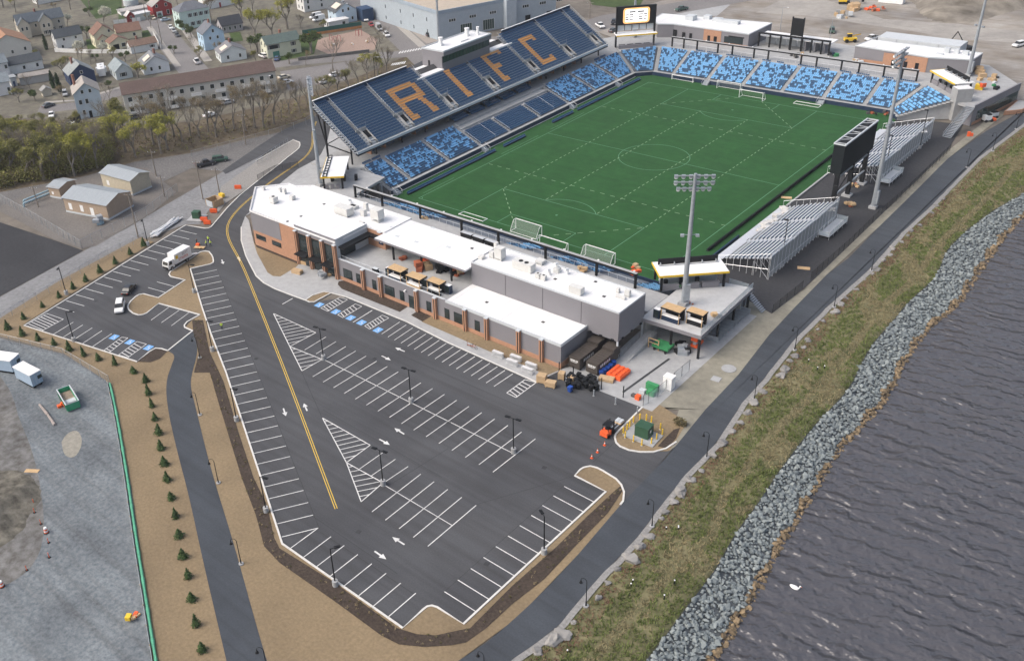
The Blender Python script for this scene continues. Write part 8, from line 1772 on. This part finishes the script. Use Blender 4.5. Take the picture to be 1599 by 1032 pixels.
mid=[(182,222,'bare'),(196,238,'spring'),(190,210,'olive'),(212,246,'spring'),(228,216,'bare'),(240,226,'rust'),(252,240,'spring'),(262,234,'spring'),(272,214,'bare'),(285,222,'bare'),(298,212,'rust'),(312,216,'bare'),(326,208,'bare'),(338,214,'rust'),(352,206,'bare'),(366,202,'rust'),(384,206,'bare'),(398,200,'bare'),(412,200,'rust'),(428,194,'bare'),(440,184,'bare'),(452,178,'rust'),(468,176,'bare'),(480,164,'bare'),(498,158,'bare'),(512,150,'olive'),(528,146,'bare'),(545,140,'olive'),(560,134,'bare'),(574,128,'bare'),(590,120,'olive'),(604,113,'bare')]
for i,(x,y,kd) in enumerate(mid): tree(kd,(x,y),f'slender spring tree in the belt below the apartments, {nth(i + 1)} from the left',rg.uniform(.8,1.05) if x< 440 else rg.uniform(.5,.75),'trees of the belt')
for kd,px_,lb,s_ in (('spring',(378,30),'bright yellow-green spreading tree at the top beside the white house',.9),('spring',(400,62),'round yellow-green tree left of the pair above the pale yellow house',1.0),('spring',(426,60),'round yellow-green tree right of the pair above the pale yellow house',1.0),('spring',(449,46),'tall yellow-green tree with thick trunk near the vans',1.35),('yellow_bush',(216,122),'bright yellow bush beside the pale grey cottage',1.3),
 ('blossom',(163,40),'white blossoming tree above the cream house',1.2),('blossom',(106,42),'small white blossoming tree beside the double house',.8),('blossom',(122,92),'pale blossoming tree behind the white vinyl fence',.9),('blossom',(160,88),'pale blossoming tree before the cream house',.8),('bush',(136,60),'round dark green bush beside the charcoal roofed white house',1.2),('cypress',(73,78),'dark cypress beside the double house',1.1),('cypress',(84,138),'left dark cypress of the twin pair',1.2),('cypress',(94,144),'right dark cypress of the twin pair',1.25),
 ('bush',(402,82),'dark leafy bush left of the pale yellow house',1.6),('bush',(486,84),'dark green bush at the playground corner',1.9),('bare',(520,112),'bare tree below the playground, left',.8),('bare',(592,96),'bare tree at the playground crossing',.9),('yellow_bush',(572,108),'yellow green bush by the playground crossing',1.2),('rust',(330,30),'bare budding tree between the mint and sky blue houses',.6),('bare',(395,20),'bare tree behind the round yellow-green pair',.8),('olive',(100,118),'thin leafing tree between the navy house and the cypresses',.6),('spring',(25,20),'tree at the wooded top left corner, first',.8),('olive',(60,12),'tree at the wooded top left corner, second',.8),('bare',(110,15),'bare tree near the top left corner',.8),('olive',(140,12),'tree at the wooded top left corner, third',.7),('bush',(283,47),'dark hedge bush left of the mint house',1.0),('bush',(291,53),'dark hedge bush before the mint house',1.0),('bush',(299,59),'dark hedge bush left of the sky blue house',.9),('olive',(5,12),'tree cut by the left edge at the top corner',.9)):
 tree(kd,px_,lb,s_)
ex=[(40,72),(28,78),(62,96),(112,60),(128,96),(150,96),(142,100),(176,92),(196,96),(236,44),(272,84),(305,82),(312,92),(335,62),(342,88),(360,70),(392,78),(400,98),(232,10),(278,12),(305,6),(470,46),(505,48),(452,100),(478,104),(60,128),(48,142),(30,160),(55,158),(100,160),(170,140),(172,160),(180,172),(140,26),(88,22)]
for i,q in enumerate(ex): tree(('bush','bare','olive','bush','rust')[i%5],q,f'small garden tree or bush among the town houses, {nth(i + 1)} of the scattered ones',(.7,.45,.4,.9,.4)[i%5],'garden trees')
k=MB();k2=MB();Pw=[(0,200),(60,196),(190,205),(300,198),(400,178),(470,160),(560,128),(640,92),(600,126),(520,162),(470,190),(380,215),(300,234),(210,248),(130,270),(0,296),(-60,300),(-60,200)]
n2=0
while n2< 3400:
 x,y=rg.uniform(-60,640),rg.uniform(90,300)
 if inpoly(x,y,Pw) and (x< 175 or rg.random()< .35):
  n2 += 1;p=G(x,y);w_=x< 175 and y> 205;leaf_quads(k2 if rg.random()< (.75 if w_ else .35) else k,(p.x,p.y,2.0 if w_ else .4),44 if w_ else 9,(2.0,2.0,2.4) if w_ else (.9,.9,.5),.22,rg)
tag(stuff(k.build('undergrowth',mat('brush_brown',(.13,.10,.06),.95,.3,.6))),'brown brush covering the floor of the wood and embankment','brush');tag(stuff(k2.build('undergrowth',LEAF['olive'])),'olive brush covering the floor of the wood and embankment','brush')
for o in bpy.data.objects:
 if o.get('label') == 'x': print('UNUSED PROTO',o.name)
hz=MB();hz.bx(-900,900,-700,1100,-8,99);hz=stuff(hz.build('haze',mat('x_none',(1,1,1))));hz.data.materials.clear()
mv=bpy.data.materials.new('haze_air');mv.use_nodes=True;nv=mv.node_tree;nv.nodes.remove(nv.nodes['Principled BSDF']);pv=nv.nodes.new('ShaderNodeVolumePrincipled');pv.inputs['Color'].default_value=(.90,.94,1.0,1);pv.inputs['Density'].default_value=.00011
nv.links.new(pv.outputs[0],nv.nodes['Material Output'].inputs['Volume']);hz.data.materials.append(mv)
